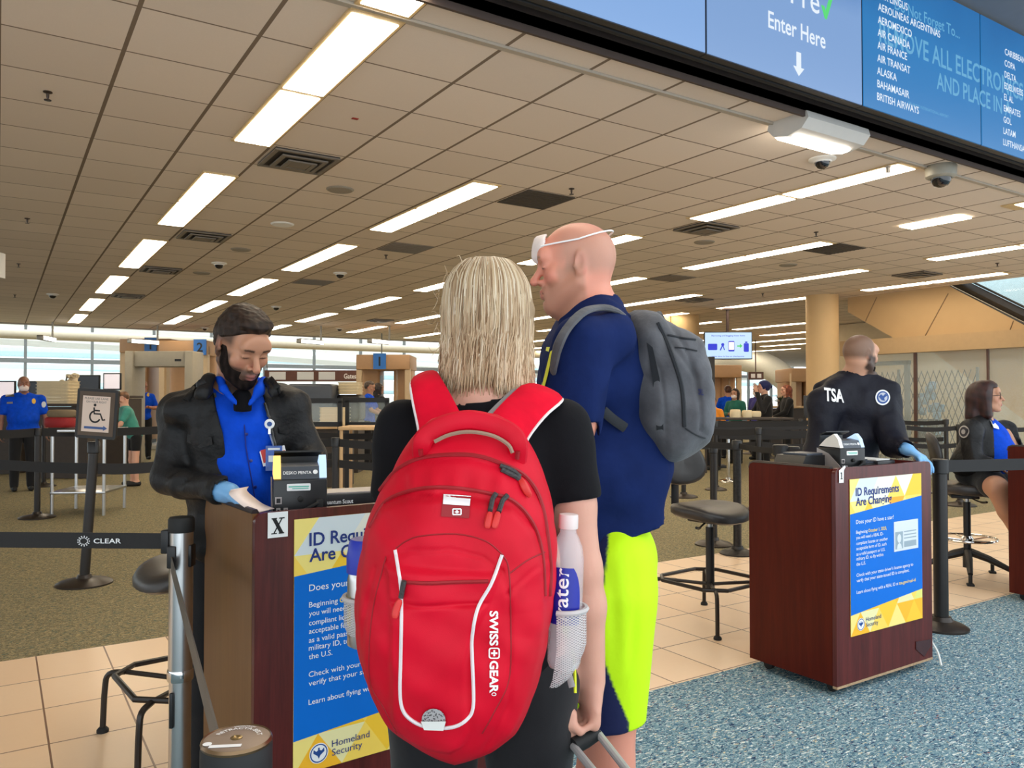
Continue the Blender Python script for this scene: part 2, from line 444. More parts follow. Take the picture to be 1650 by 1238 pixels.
def light_proto():
    r = thing('ceiling_light', '', 'ceiling light')
    f = MB()
    f.box((0, -1.225, 0.0), (FWD+0.03, 2.49, 0.012))
    f.build('frame', M_frame, r)
    for k in (0, 1):
        MB().box((0, -0.61-k*1.23, -0.006), (FWD-0.012, 1.175, 0.010)).build('diffuser', M_diff, r)
    return r
lp = light_proto(); first = True
for k, bx in enumerate(RB):
    n = 0
    for j in range(8):
        end = (6.27 if k % 2 == 0 else 5.25)+3.47*j
        lim = AE-0.4 if bx < 16.5 else 31.5
        if k == 1 and j == 0: continue
        if end > lim or (k >= 6 and (end < 12.5 or end-2.4 < 11 )) or (k == 5 and j < 1) or (k==4 and j > 5): continue
        q = W(0, 1); dx, dy = bx, end
        X = dx*cT-dy*sT; Y = dx*sT+dy*cT          # back to viewer axes
        if Y < 2 or abs(X/Y) > 0.72: continue
        lab = 'recessed fluorescent ceiling light, %s of the %s%s' % (ORD[n], ROWS[k], ' that shows whole' if k == 0 else ''); n += 1
        p = (bx+FWD/2, end, CH-0.007)
        if first: lp.location = p; lp['label'] = lab; lp['group'] = 'recessed ceiling lights'; first = False
        else:
            c = copy_at(lp, p, 0, lab, 'recessed ceiling lights')
            if j == 0 and k % 2 == 1:                 # only one panel fits before the dark slot
                c.children[2].scale.y = 0.12; c.children[2].location.y = -1.13
                c.children[0].scale.y = 0.575
# the light cut by the top edge of the photograph
r = thing('ceiling_light', 'recessed ceiling light cut by the top edge, nearest of the leftmost row', 'ceiling light', (1.5+FWD/2, 3.75, CH-0.007), 0, 'recessed ceiling lights')
MB().box((0, -1.225, 0), (FWD+.03, 2.49, 0.012)).build('frame', M_frame, r)
for k in (0, 1): MB().box((0, -.61-k*1.23, -0.006), (FWD-.012, 1.175, 0.01)).build('diffuser', M_diff, r)

# wedge light hanging in front of the trim
M_wedge = mat('wedge_light_housing', (196, 192, 186), 0.5, var=0.02)
wl = Vector((wall_pt(1320, 196, 3.64)[0]+.02, 0, 0))
r = thing('wedge_light', 'grey curved wedge light mounted below the blue screens', 'ceiling light', (wl.x-0.02, 3.64, CH-0.05))
prof = [(-0.16, 0.05), (0.16, 0.05), (0.175, 0.0), (0.12, -0.06), (0.0, -0.085), (-0.12, -0.06), (-0.175, 0.0)]
MB().prism([(a, b) for a, b in prof], -0.36, 0.36, Matrix(((0, 0, 1, 0), (1, 0, 0, 0), (0, 1, 0, 0), (0, 0, 0, 1)))).build('housing', M_wedge, r)
t = NT('wedge_diffuser'); t.set('Emission Color', lin((255, 246, 232))); t.set('Emission Strength', LAMP*1.2)
d = MB(); d.prism([(0.02, -0.088), (0.12, -0.066), (0.178, -0.006), (0.182, -0.010), (0.124, -0.072), (0.02, -0.094), (-0.04, -0.088), (-0.04, -0.082)], -0.31, 0.31, Matrix(((0, 0, 1, 0), (1, 0, 0, 0), (0, 1, 0, 0), (0, 0, 0, 1))))
d.build('diffuser', t.m, r)

# vents, speakers, cameras, sprinklers
M_vent = mat('vent_metal', (120, 110, 98), 0.5, 0.2)
M_ventd = mat('vent_dark', (48, 42, 38), 0.7)
def vent_proto():
    r = thing('ceiling_vent', '', 'vent')
    fr = MB()
    for a in range(4):
        M = Matrix.Rotation(a*PI/2, 4, 'Z')
        for k, (o, h) in enumerate(((0.27, 0), (0.19, -0.015), (0.12, -0.03))):
            fr.prism([(-o, o), (o, o), (o-0.035, o-0.035), (-o+0.035, o-0.035)], h-0.012, h, M)
    fr.box((0, 0, -0.035), (0.16, 0.16, 0.008))
    fr.build('louvre_frame', M_vent, r); MB().box((0, 0, 0.005), (0.53, 0.53, 0.012)).build('backing', M_ventd, r)
    return r
vp = vent_proto()
vents = [(478, 258, 'silver louvred ceiling vent right of the nearest left light'), (325, 380, 'silver louvred ceiling vent beside the second light of the left row'),
         (262, 433, 'louvred ceiling vent beside the third light of the left row'), (222, 475, 'louvred ceiling vent beside the fourth light of the left row'),
         (1141, 366, 'square ceiling vent below the long light right of the bald man'), (1478, 439, 'square ceiling vent with a bright core at the far right'),
         (594, 517, 'small ceiling vent behind the left officer, near two lights'), (1124, 481, 'small ceiling vent left of the hanging screen')]
for i, (px, py, lab) in enumerate(vents):
    p = onz(px, py, CH); q = (round((p.x-1.19)/.604-.5)*.604+1.19+.302, round((p.y-3.79)/.61-.5)*.61+3.79+.305, CH-0.011)
    if i == 0: vp.location = q; vp['label'] = lab; vp['group'] = 'ceiling vents'
    else: copy_at(vp, q, 0, lab, 'ceiling vents')
M_grille = mat('dark_grille', (70, 62, 54), 0.8, var=0.1, scale=60)
for px, py, lab, m in ((862, 322, 'dark square return grille in the ceiling left of the bald man', M_grille), (1350, 399, 'dark square return grille at the far end of a long light', M_grille),
                       (650, 401, 'greyish square access panel in the ceiling above the blonde woman', M_vent), (505, 453, 'greyish square access panel above the left officer', M_vent), (1083, 446, 'faint square access panel right of the bald man', M_vent)):
    p = onz(px, py, CH); q = (round((p.x-1.19)/.604-.5)*.604+1.19+.302, round((p.y-3.79)/.61-.5)*.61+3.79+.305, CH-0.004)
    gm = MB().box((0, 0, 0), (0.56, 0.57, 0.01))
    for k in range(9): gm.box((0, -0.24+k*0.06, -0.006), (0.54, 0.02, 0.006))
    tag(gm.build('ceiling_grille', m, None, loc=q), lab, 'grille', 'ceiling grilles')
M_spk = mat('speaker_grille', (150, 140, 126), 0.6, var=0.1, scale=90)
for i, (px, py, lab) in enumerate([(548, 305, 'round ceiling speaker right of the large silver vent'), (455, 361, 'pale round ceiling speaker with bright rim near the second left light'),
                                   (388, 402, 'round ceiling speaker near the third left light'), (1135, 390, 'round ceiling speaker below the square vent'), (1270, 427, 'round ceiling speaker between two long lights'),
                                   (325, 440, 'small round ceiling speaker above the left officer')]):
    p = onz(px, py, CH)
    tag(MB().lathe([(0.10, -0.012), (0.115, -0.014), (0.13, -0.004), (0.13, 0.004)], n=28).build('ceiling_speaker', M_white if i == 1 else M_spk, None, loc=(p.x, p.y, CH-0.001)), lab, 'speaker', 'round ceiling speakers')
M_dome = mat('smoked_dome', (26, 24, 26), 0.08, var=0.0, spec=0.8)
def dome_proto():
    r = thing('dome_camera', '', 'security camera')
    MB().lathe([(0.11, 0.004), (0.11, -0.008), (0.075, -0.02), (0.07, -0.03)], n=24).build('ring', M_white, r)
    MB().lathe([(0.062, -0.028), (0.058, -0.05), (0.04, -0.072), (0.015, -0.083), (0.001, -0.084)], n=20).build('dome', M_dome, r)
    return r
dp = dome_proto()
for i, (px, py, lab) in enumerate([(1325, 256, 'dome camera behind the wedge light, set in the ceiling'), (353, 424, 'small dome camera above the left officer'), (548, 440, 'small dome camera left of the blonde woman'),
                                   (85, 474, 'small dome camera at the far left of the ceiling'), (445, 494, 'small dome camera right of the left officer head'), (547, 529, 'tiny dome camera at the far ceiling edge'), (330, 528, 'tiny dome camera left of the officer with the beard')]):
    p = onz(px, py, CH)
    if i == 0: dp.location = (p.x, p.y, CH-0.003); dp['label'] = lab; dp['group'] = 'dome cameras'
    else: copy_at(dp, (p.x, p.y, CH-0.003), 0, lab, 'dome cameras')
p = onz(1516, 268, CH)
r = thing('dome_camera', 'large drum shaped dome camera below the airline screen', 'security camera', (p.x, p.y, CH))
MB().lathe([(0.12, 0.0), (0.125, -0.01), (0.12, -0.09), (0.10, -0.105), (0.085, -0.108)], n=30).build('drum', mat('camera_drum', (150, 146, 134), 0.5), r)
MB().lathe([(0.082, -0.105), (0.078, -0.135), (0.055, -0.168), (0.02, -0.182), (0.001, -0.183)], n=24).build('dome', M_dome, r)
M_spr = mat('sprinkler_metal', (72, 60, 52), 0.4, 0.6)
def spr_proto():
    r = thing('sprinkler_head', '', 'sprinkler')
    MB().lathe([(0.028, 0), (0.028, -0.006), (0.01, -0.012), (0.009, -0.035), (0.004, -0.05)], n=12).build('body', M_spr, r)
    MB().lathe([(0.004, -0.05), (0.022, -0.053), (0.022, -0.057), (0.002, -0.058)], n=12).build('deflector', M_spr, r)
    return r
sp_ = spr_proto()
for i, (px, py, lab) in enumerate([(77, 148, 'sprinkler head at the near left of the ceiling'), (44, 352, 'sprinkler head at the left edge, above the far windows'), (921, 304, 'sprinkler head left of the dark square grille'),
                                   (30, 425, 'small sprinkler head beside the white sign at the left edge'), (24, 475, 'tiny sprinkler head low at the left edge'), (622, 411, 'sprinkler head left of the blonde woman'),
                                   (1315, 374, 'sprinkler head above the yellowish long light'), (1229, 473, 'sprinkler head above the short light near the column'), (1607, 424, 'sprinkler head at the right edge')]):
    p = onz(px, py, CH)
    if i == 0: sp_.location = (p.x, p.y, CH); sp_['label'] = lab; sp_['group'] = 'sprinkler heads'
    else: copy_at(sp_, (p.x, p.y, CH), 0, lab, 'sprinkler heads')
p = onz(572, 191, CH); tag(MB().box((0, 0, 0), (0.045, 0.03, 0.004)).build('ceiling_tag', mat('red_tag', (150, 30, 22), 0.6), None, loc=(p.x, p.y, CH-0.002)), 'small red tag stuck on the ceiling tile', 'tag')
p = onz(1431, 264, CH); tag(MB().box((0, 0, -0.03), (0.03, 0.02, 0.06)).box((0, 0, -0.012), (0.04, 0.04, 0.008)).build('ceiling_bracket', M_trim, None, loc=(p.x, p.y, CH-0.016)), 'small metal bracket clipped on the nearest long light', 'bracket')
# hanging sign at left edge
p = at(-6, 426, 9.5)
tag(MB().box((0, 0, 0), (0.04, 0.28, 0.30), -TH).box((0, 0, 0.26), (0.01, 0.01, 0.24)).build('hanging_sign', M_white, None, loc=p), 'white hanging sign cut by the left edge', 'sign')

# track lights on the far beam
M_trk = mat('floodlight_case', (150, 146, 136), 0.4, 0.4)
t = NT('floodlight_lens'); t.set('Emission Color', (1, 1, 0.97, 1)); t.set('Emission Strength', 3.0); M_lens = t.m
def flood_proto():
    r = thing('flood_light', '', 'flood light')
    MB().box((0, 0, -0.12), (0.9, 0.16, 0.12), bev=0.02).build('case', M_trk, r)
    MB().box((0, -0.085, -0.13), (0.84, 0.012, 0.09)).build('lens', M_lens, r)
    MB().cyl((0.42, 0, -0.06), (0.42, 0, 0.345), 0.025).build('stem', M_trk, r)
    return r
fp = flood_proto()
for i, (px, py, lab) in enumerate([(232, 540, 'white flood light left of the bearded officer, under the far beam'), (500, 547, 'white flood light right of the bearded officer, under the far beam'), (612, 552, 'white flood light next to the blonde woman, under the far beam'), (75, 538, 'flood light at the far left under the beam')]):
    p = at(px, py, 21.3 if i < 3 else 20.2)
    p.z = CH-0.345
    if i == 0: fp.location = p; fp.rotation_euler[2] = 0.5; fp['label'] = lab; fp['group'] = 'flood lights'
    else: copy_at(fp, p, 0.5 if i != 3 else 1.2, lab, 'flood lights')

# ------------------------------------------------------------------ overhead screens
SY = 3.2; SZ0 = 3.405; SZ1 = 4.45
XZ0 = lambda x, z, y=SY: Matrix(((1, 0, 0, x), (0, 0, -1, y), (0, 1, 0, z), (0, 0, 0, 1)))
def screen_mat(name, top, bot, strength=0.62):
    t = NT(name); v = t.n('ShaderNodeTexCoord'); sp = t.n('ShaderNodeSeparateXYZ'); t.l(v.outputs['Object'], sp.inputs[0])
    nz = t.noise(v.outputs['Object'], 1.6, 2)
    f = t.math('ADD', t.math('MULTIPLY', sp.outputs[2], 0.95), t.math('MULTIPLY', t.math('SUBTRACT', nz, 0.5), 0.5))
    t.l(t.ramp(f, [(0.0, lin(bot)), (0.55, lin(bot)), (1.0, lin(top))]), t.b.inputs['Emission Color'])
    t.set('Base Color', (0.01, 0.01, 0.012, 1)); t.set('Emission Strength', strength); t.set('Roughness', 0.3)
    return t.m
M_scrA = screen_mat('screen_light_blue', (128, 176, 236), (132, 172, 226))
M_scrB = screen_mat('screen_checkpoint', (20, 104, 178), (128, 164, 214))
M_scrC = screen_mat('screen_airlines', (28, 104, 168), (38, 124, 190))
M_sedge = mat('screen_edge', (26, 30, 40), 0.4)
t = NT('screen_white_text'); t.set('Base Color', (.02, .02, .02, 1)); t.set('Emission Color', lin((226, 236, 246))); t.set('Emission Strength', 0.66); M_stxt = t.m
t = NT('screen_pale_text'); t.set('Base Color', (.02, .02, .02, 1)); t.set('Emission Color', lin((92, 166, 210))); t.set('Emission Strength', 0.62); M_spale = t.m
t = NT('screen_green'); t.set('Base Color', (.02, .02, .02, 1)); t.set('Emission Color', lin((80, 214, 110))); t.set('Emission Strength', 0.65); M_sgrn = t.m
SCR = [(1.86, 3.40), (3.40, 4.90), (4.90, 6.45), (6.45, 8.0)]
SL = ['blank pale blue overhead screen, leftmost of the four', 'overhead screen reading Enter Here with a down arrow', 'overhead screen with the airline list starting at Aeromexico and Air Canada', 'overhead screen with the airline list from Copa to Latam, at the right edge']
for i, (x0, x1) in enumerate(SCR):
    r = thing('overhead_screen', SL[i], 'screen', ((x0+x1)/2, SY, SZ0), 0, 'overhead screens')
    wd = x1-x0
    MB().box((0, 0.028, (SZ1-SZ0)/2), (wd-0.006, 0.05, SZ1-SZ0)).build('case', M_sedge, r)
    MB().box((0, 0.002, (SZ1-SZ0)/2), (wd-0.02, 0.01, SZ1-SZ0-0.012)).build('display', (M_scrA, M_scrB, M_scrC, M_scrC)[i], r)
    def tx(L, body, px, py, hpx, align='LEFT', bold=0.01, sxx=1.0, y=-0.005):
        p = wall_pt(px, py, SY); p2 = wall_pt(px, py-hpx, SY); s = (p2[1]-p[1])/0.72
        L.text(body, s, Matrix(((1, 0, 0, p[0]-(x0+x1)/2), (0, 0, -1, y), (0, 1, 0, p[1]-SZ0), (0, 0, 0, 1))), bold, align, sxx)
    if i == 1:
        L = MB(); tx(L, 'Enter Here', 1284, 62, 27, 'CENTER', 0.012, 0.84); L.build('lettering', M_stxt, r, 0); L = MB(); tx(L, 'Pre', 1296, 14, 42, 'CENTER', 0.004, 0.95); L.build('lettering', M_stxt, r, 0); L = MB()
        p = wall_pt(1286, 104, SY); cx, cz = p[0]-(x0+x1)/2, p[1]-SZ0
        L.prism([(-.022, .075), (.022, .075), (.022, -.02), (.052, -.02), (0, -.075), (-.052, -.02), (-.022, -.02)], 0, .003, Matrix(((1, 0, 0, cx), (0, 0, -1, -0.004), (0, 1, 0, cz), (0, 0, 0, 1))))
        L.build('down_arrow', M_stxt, r, 0)
        p = wall_pt(1330, 24, SY); cx, cz = p[0]-(x0+x1)/2, p[1]-SZ0
        MB().prism([(-.05, .05), (-.02, .05), (-.005, .02), (.05, .16), (.085, .16), (.005, -.03), (-.012, -.03)], 0, .003, Matrix(((1, 0, 0, cx), (0, 0, -1, -0.004), (0, 1, 0, cz), (0, 0, 0, 1)))).build('check_mark', M_sgrn, r, 0)
    if i >= 2:
        L = MB(); P_ = MB()
        lst = (['AER LINGUS', 'AEROLINEAS ARGENTINAS', 'AEROMEXICO', 'AIR CANADA', 'AIR FRANCE', 'AIR TRANSAT', 'ALASKA', 'BAHAMASAIR', 'BRITISH AIRWAYS'] if i == 2 else
               ['CARIBBEAN', 'COPA', 'DELTA', 'EDELWEISS', 'EL AL', 'EMIRATES', 'GOL', 'LATAM', 'LUFTHANSA'])
        for k, s in enumerate(lst):
            if i == 2: tx(L, s, 1414.5-0.35*k, -4+k*20.6, 12.5, 'LEFT', 0.008, 0.86)
            else: tx(L, s, 1618-0.35*k, 88+k*18.2, 10.5, 'LEFT', 0.008, 0.86)
            L.build('airline_name', M_stxt, r, 0); L = MB()
        if i == 2:
            tx(P_, 'Do Not Forget To...', 1440, 14, 19, 'LEFT', 0.008, 0.9, -0.0035); P_.build('pale_lettering', M_spale, r, 0); P_ = MB()
            tx(P_, 'REMOVE ALL ELECTRONICS', 1415, 66, 34, 'LEFT', 0.012, 0.80, -0.0035); P_.build('pale_lettering', M_spale, r, 0); P_ = MB()
            tx(P_, 'AND PLACE IN A', 1509, 143, 28, 'LEFT', 0.012, 0.80, -0.0035); P_.build('pale_lettering', M_spale, r, 0); P_ = MB()
            tx(P_, 'ORLANDO INTERNATIONAL AIRPORT', 1462, 168, 5, 'LEFT', 0.0, 1.0, -0.0035)
            P_.build('pale_lettering', M_spale, r, 0)
# cables in the recess
cb = MB()
random.seed(3)
for k in range(26):
    x = 1.0+k*0.27+random.uniform(-.1, .1); z = CH+0.16
    pts = [(x+random.uniform(-.03, .03)+a*.05, 3.38+random.uniform(-.04, .06), z+0.05*math.sin(a*1.9+k)) for a in range(5)]
    cb.tube(bez(pts, 10), 0.006, 5)
    if k % 3 == 0: cb.box((x, 3.36, CH+.135), (0.16, 0.04, 0.03), bev=.004)
tag(cb.build('cable_run', mat('dusty_cable', (60, 54, 50), 0.7, var=.3), None), 'loose dusty cables and clips in the dark slot under the screens', 'cables', kind='stuff')
# ------------------------------------------------------------------ podiums with posters
def wood(name, c1, c2, rough=0.32, spec=.4):
    t = NT(name)
    v = t.coord('Object', (14, 14, 0.9))
    n1 = t.noise(v, 2.2, 4, 0.6, 0.6); n2 = t.noise(v, 14, 2, 0.5)
    f = t.math('ADD', t.math('MULTIPLY', n1, 0.8), t.math('MULTIPLY', n2, 0.25))
    t.l(t.ramp(f, [(0.35, lin(c1)), (0.7, lin(c2))]), t.b.inputs['Base Color'])
    t.set('Roughness', rough); t.set('Specular IOR Level', spec)
    return t.m
M_mahog = wood('mahogany_laminate', (66, 20, 17), (98, 36, 32))
M_mahog2 = wood('red_mahogany_laminate', (70, 16, 4), (86, 24, 8), .36, .16)
M_reflbrown = wood('brown_reflection_laminate', (110, 76, 44), (122, 86, 52), 0.4, .3)  # carpet's glossy reflection painted into the side panel's brown
M_edge = mat('dark_edge_band', (36, 24, 24), 0.45)
M_plyedge = mat('worn_chipboard_edge', (170, 140, 108), 0.8, var=.25, scale=60)
M_worktop = mat('dark_worktop', (44, 40, 40), 0.35)
M_pblue = mat('poster_blue', (0, 108, 208), 0.5, var=0.02, spec=.2)
M_vposter = vcol('poster_pattern', 0.45, 0.4)
M_card = mat('id_card_grey', (214, 220, 224), 0.5, var=0.0)
M_cardd = mat('id_card_dark', (150, 166, 176), 0.5, var=0.0)
M_sealblue = mat('seal_blue', (24, 70, 140), 0.5, var=0)
M_ptxt = M_lwhite
M_ygold = mat('gold_ink', (250, 216, 70), 0.6, var=0)
def vcolor(o, cols):
    a = o.data.color_attributes.new('Col', 'FLOAT_COLOR', 'POINT')
    a.data.foreach_set('color', np.asarray(cols, dtype=np.float32).ravel())
def fit(L, body, x, z, cap, width, P, bold=0.0, depth=0.0):
    """one line of lettering: left x, baseline z, capital height and total width in metres"""
    T = MB(); T.text(body, cap/0.72, Matrix.Identity(4), bold, 'LEFT', 1, depth=depth)
    xs = [v.x for v in T.v]; k = width/(max(xs)-min(xs)) if width else 1.0
    x0 = min(xs)
    L.add([P @ Vector(((v.x-x0)*k+x, v.y+z, v.z)) for v in T.v], T.f)
PW, PH = 0.616, 0.757
def seal(parent, c, r, M):
    d = MB(); 
    T = M @ Matrix.Translation((c[0], c[1], 0.0008))
    d.prism([(r*math.cos(a*PI/16), r*math.sin(a*PI/16)) for a in range(32)], 0, 0.0006, T)
    o = d.build('seal', M_lwhite, parent)
    e = MB(); T2 = M @ Matrix.Translation((c[0], c[1], 0.0015))
    ring = []
    n = 32
    vs = [(r*.92*math.cos(i*2*PI/n), r*.92*math.sin(i*2*PI/n), 0) for i in range(n)]+[(r*.80*math.cos(i*2*PI/n), r*.80*math.sin(i*2*PI/n), 0) for i in range(n)]
    e.add(vs, [(i, (i+1) % n, n+(i+1) % n, n+i) for i in range(n)], T2)
    k = r*.62                                             # spread eagle
    e.add([(0, -k*.9, 0), (k*.25, -k*.35, 0), (k*.95, k*.15, 0), (k*.9, k*.75, 0), (k*.45, k*.35, 0), (k*.16, k*.5, 0), (k*.12, k*.9, 0), (-k*.14, k*.9, 0), (-k*.16, k*.5, 0), (-k*.45, k*.35, 0), (-k*.9, k*.75, 0), (-k*.95, k*.15, 0), (-k*.25, -k*.35, 0)],
          [(0, 1, 4, 5, 8, 9, 12), (1, 2, 3, 4), (9, 10, 11, 12), (5, 6, 7, 8)], T2)
    e.build('emblem', M_sealblue, o, 0)
    return o
def poster(parent, x0, z1, y=-0.004):
    M = Matrix(((1, 0, 0, x0), (0, 0, -1, y), (0, 1, 0, z1-PH), (0, 0, 0, 1)))    # local u right, v up
    rnd = random.Random(11)
    b = MB(); cols = []
    nx, ny = 4, 7
    pal = [(250, 200, 50), (250, 186, 40), (252, 214, 92), (248, 226, 130), (240, 230, 170), (248, 170, 36), (228, 224, 120)]
    palw = [(232, 228, 214), (240, 232, 190), (214, 222, 226)]
    sx, sy = PW/nx, PH/ny
    for j in range(ny):
        for i in range(-1, nx+1):
            for k in (0, 1):
                off = (j % 2)*0.5*sx
                if k == 0: tri = [(i*sx+off, j*sy), ((i+1)*sx+off, j*sy), ((i+.5)*sx+off, (j+1)*sy)]
                else: tri = [((i+.5)*sx+off, (j+1)*sy), ((i+1)*sx+off, j*sy), ((i+1.5)*sx+off, (j+1)*sy)]
                tri = [(min(max(u, 0), PW), v) for u, v in tri]
                if abs((tri[1][0]-tri[0][0])*(tri[2][1]-tri[0][1])-(tri[2][0]-tri[0][0])*(tri[1][1]-tri[0][1])) < 1e-7: continue
                c = rnd.choice(pal[:5] if rnd.random() < .75 else pal) if rnd.random() < (0.55 if i < 2 and j > 4 else 0.88) else rnd.choice(palw)
                b.add([(u, v, 0) for u, v in tri], [(0, 1, 2)], M); cols += [lin(c)]*3
    n0 = len(b.v)
    b.box((PW/2, PH/2, -0.0015), (PW, PH, 0.002), M=M); cols += [lin((240, 205, 90))]*(len(b.v)-n0)
    p = b.build('poster', M_vposter, parent, 0); vcolor(p, cols)
    Mb = M @ Matrix.Translation((0, 0, 0.0006))
    Y = lambda v: (1-v)*PH
    MB().prism([(0, Y(.866)), (PW, Y(.796)), (PW, Y(.154)), (0, Y(.223))], -0.0003, 0.0003, Mb).build('blue_band', M_pblue, p, 0)
    Mt = M @ Matrix.Translation((0, 0, 0.0014))
    L = MB(); u = .075*PW
    fit(L, 'ID Requirements', u, Y(.109), .040, .365, Mt, .018); fit(L, 'Are Changing', u, Y(.172), .040, .30, Mt, .018)
    L.build('headline', M_navyink, p, 0)
    L = MB()
    fit(L, 'Does your ID have a star?', u, Y(.288), .0205, .315, Mt, .002)
    ls = [('you will need a REAL ID-', .386, .225), ('compliant license or another', .423, .262), ('acceptable form of ID, such', .456, .25), ('as a valid passport or U.S.', .491, .238), ('military ID, to fly within', .522, .222), ('the U.S.', .556, .075)]
    L.build('question', M_ptxt, p, 0); L = MB()
    fit(L, 'Beginning', u, Y(.352), .0165, .092, Mt, .002)
    for s_, v, wd in ls: fit(L, s_, u, Y(v), .0165, wd, Mt, .002)
    L.build('paragraph', M_ptxt, p, 0); L = MB()
    fit(L, "Check with your state driver's license agency to", u, Y(.626), .0165, .485, Mt, .002)
    fit(L, 'verify that your state-issued ID is compliant.', u, Y(.661), .0165, .45, Mt, .002)
    L.build('paragraph', M_ptxt, p, 0); L = MB()
    fit(L, 'Learn about flying with a REAL ID at', u, Y(.735), .0165, .35, Mt, .002)
    L.build('paragraph', M_ptxt, p, 0)
    L = MB(); fit(L, 'October 1, 2020,', u+.098, Y(.352), .0165, .155, Mt, .01); L.build('bold_text', M_ygold, p, 0); L = MB(); fit(L, 'tsa.gov/real-id', u+.357, Y(.735), .0165, .15, Mt, .01); L.build('bold_text', M_ygold, p, 0)
    L = MB(); fit(L, 'Homeland', u+.075, Y(.925), .021, .125, Mt, .0); fit(L, 'Security', u+.075, Y(.960), .021, .10, Mt, .0); L.build('department_text', M_navyink, p, 0)
    s = seal(p, (u+.033, Y(.935)), .030, M)
    # the picture of a licence
    c = MB().prism([(.588*PW, Y(.51)), (.94*PW, Y(.51)), (.94*PW, Y(.31)), (.588*PW, Y(.31))], 0, .0005, Mt).build('licence_picture', M_card, p, 0)
    d = MB(); Mc = Mt @ Matrix.Translation((0, 0, .0008))
    d.prism([(.605*PW, Y(.495)), (.715*PW, Y(.495)), (.715*PW, Y(.38)), (.605*PW, Y(.38))], 0, .0003, Mc)
    for k in range(3): d.box((.82*PW, Y(.385+k*.022), 0), (.18*PW, .006, .0003), M=Mc)
    d.box((.82*PW, Y(.47), 0), (.18*PW, .03, .0003), M=Mc)
    d.build('licence_details', M_cardd, c, 0)
    f = MB(); f.prism([(.66*PW+.017*math.cos(a*PI/8), Y(.425)+.022*math.sin(a*PI/8)) for a in range(16)], 0, .0003, Mc @ Matrix.Translation((0, 0, .0006)))
    f.prism([(.625*PW, Y(.494)), (.697*PW, Y(.494)), (.685*PW, Y(.465)), (.66*PW, Y(.455)), (.637*PW, Y(.465))], 0, .0003, Mc @ Matrix.Translation((0, 0, .0006)))
    f.build('silhouette', M_card, c, 0)
    return p
def rrect(x0, x1, z0, z1, r, corners=(0, 0, 1, 1), n=6):
    out = []
    for (cx, cz, a0, on) in ((x0, z0, PI, corners[0]), (x1, z0, 1.5*PI, corners[1]), (x1, z1, 0, corners[2]), (x0, z1, PI/2, corners[3])):
        if not on: out.append((cx, cz)); continue
        ox = cx+(r if cx == x0 else -r); oz = cz+(r if cz == z0 else -r)
        out += [(ox+r*math.cos(a0+i*PI/2/n), oz+r*math.sin(a0+i*PI/2/n)) for i in range(n+1)]
    return out
def rot(x, z, a): return (x*math.cos(a)-z*math.sin(a), x*math.sin(a)+z*math.cos(a))
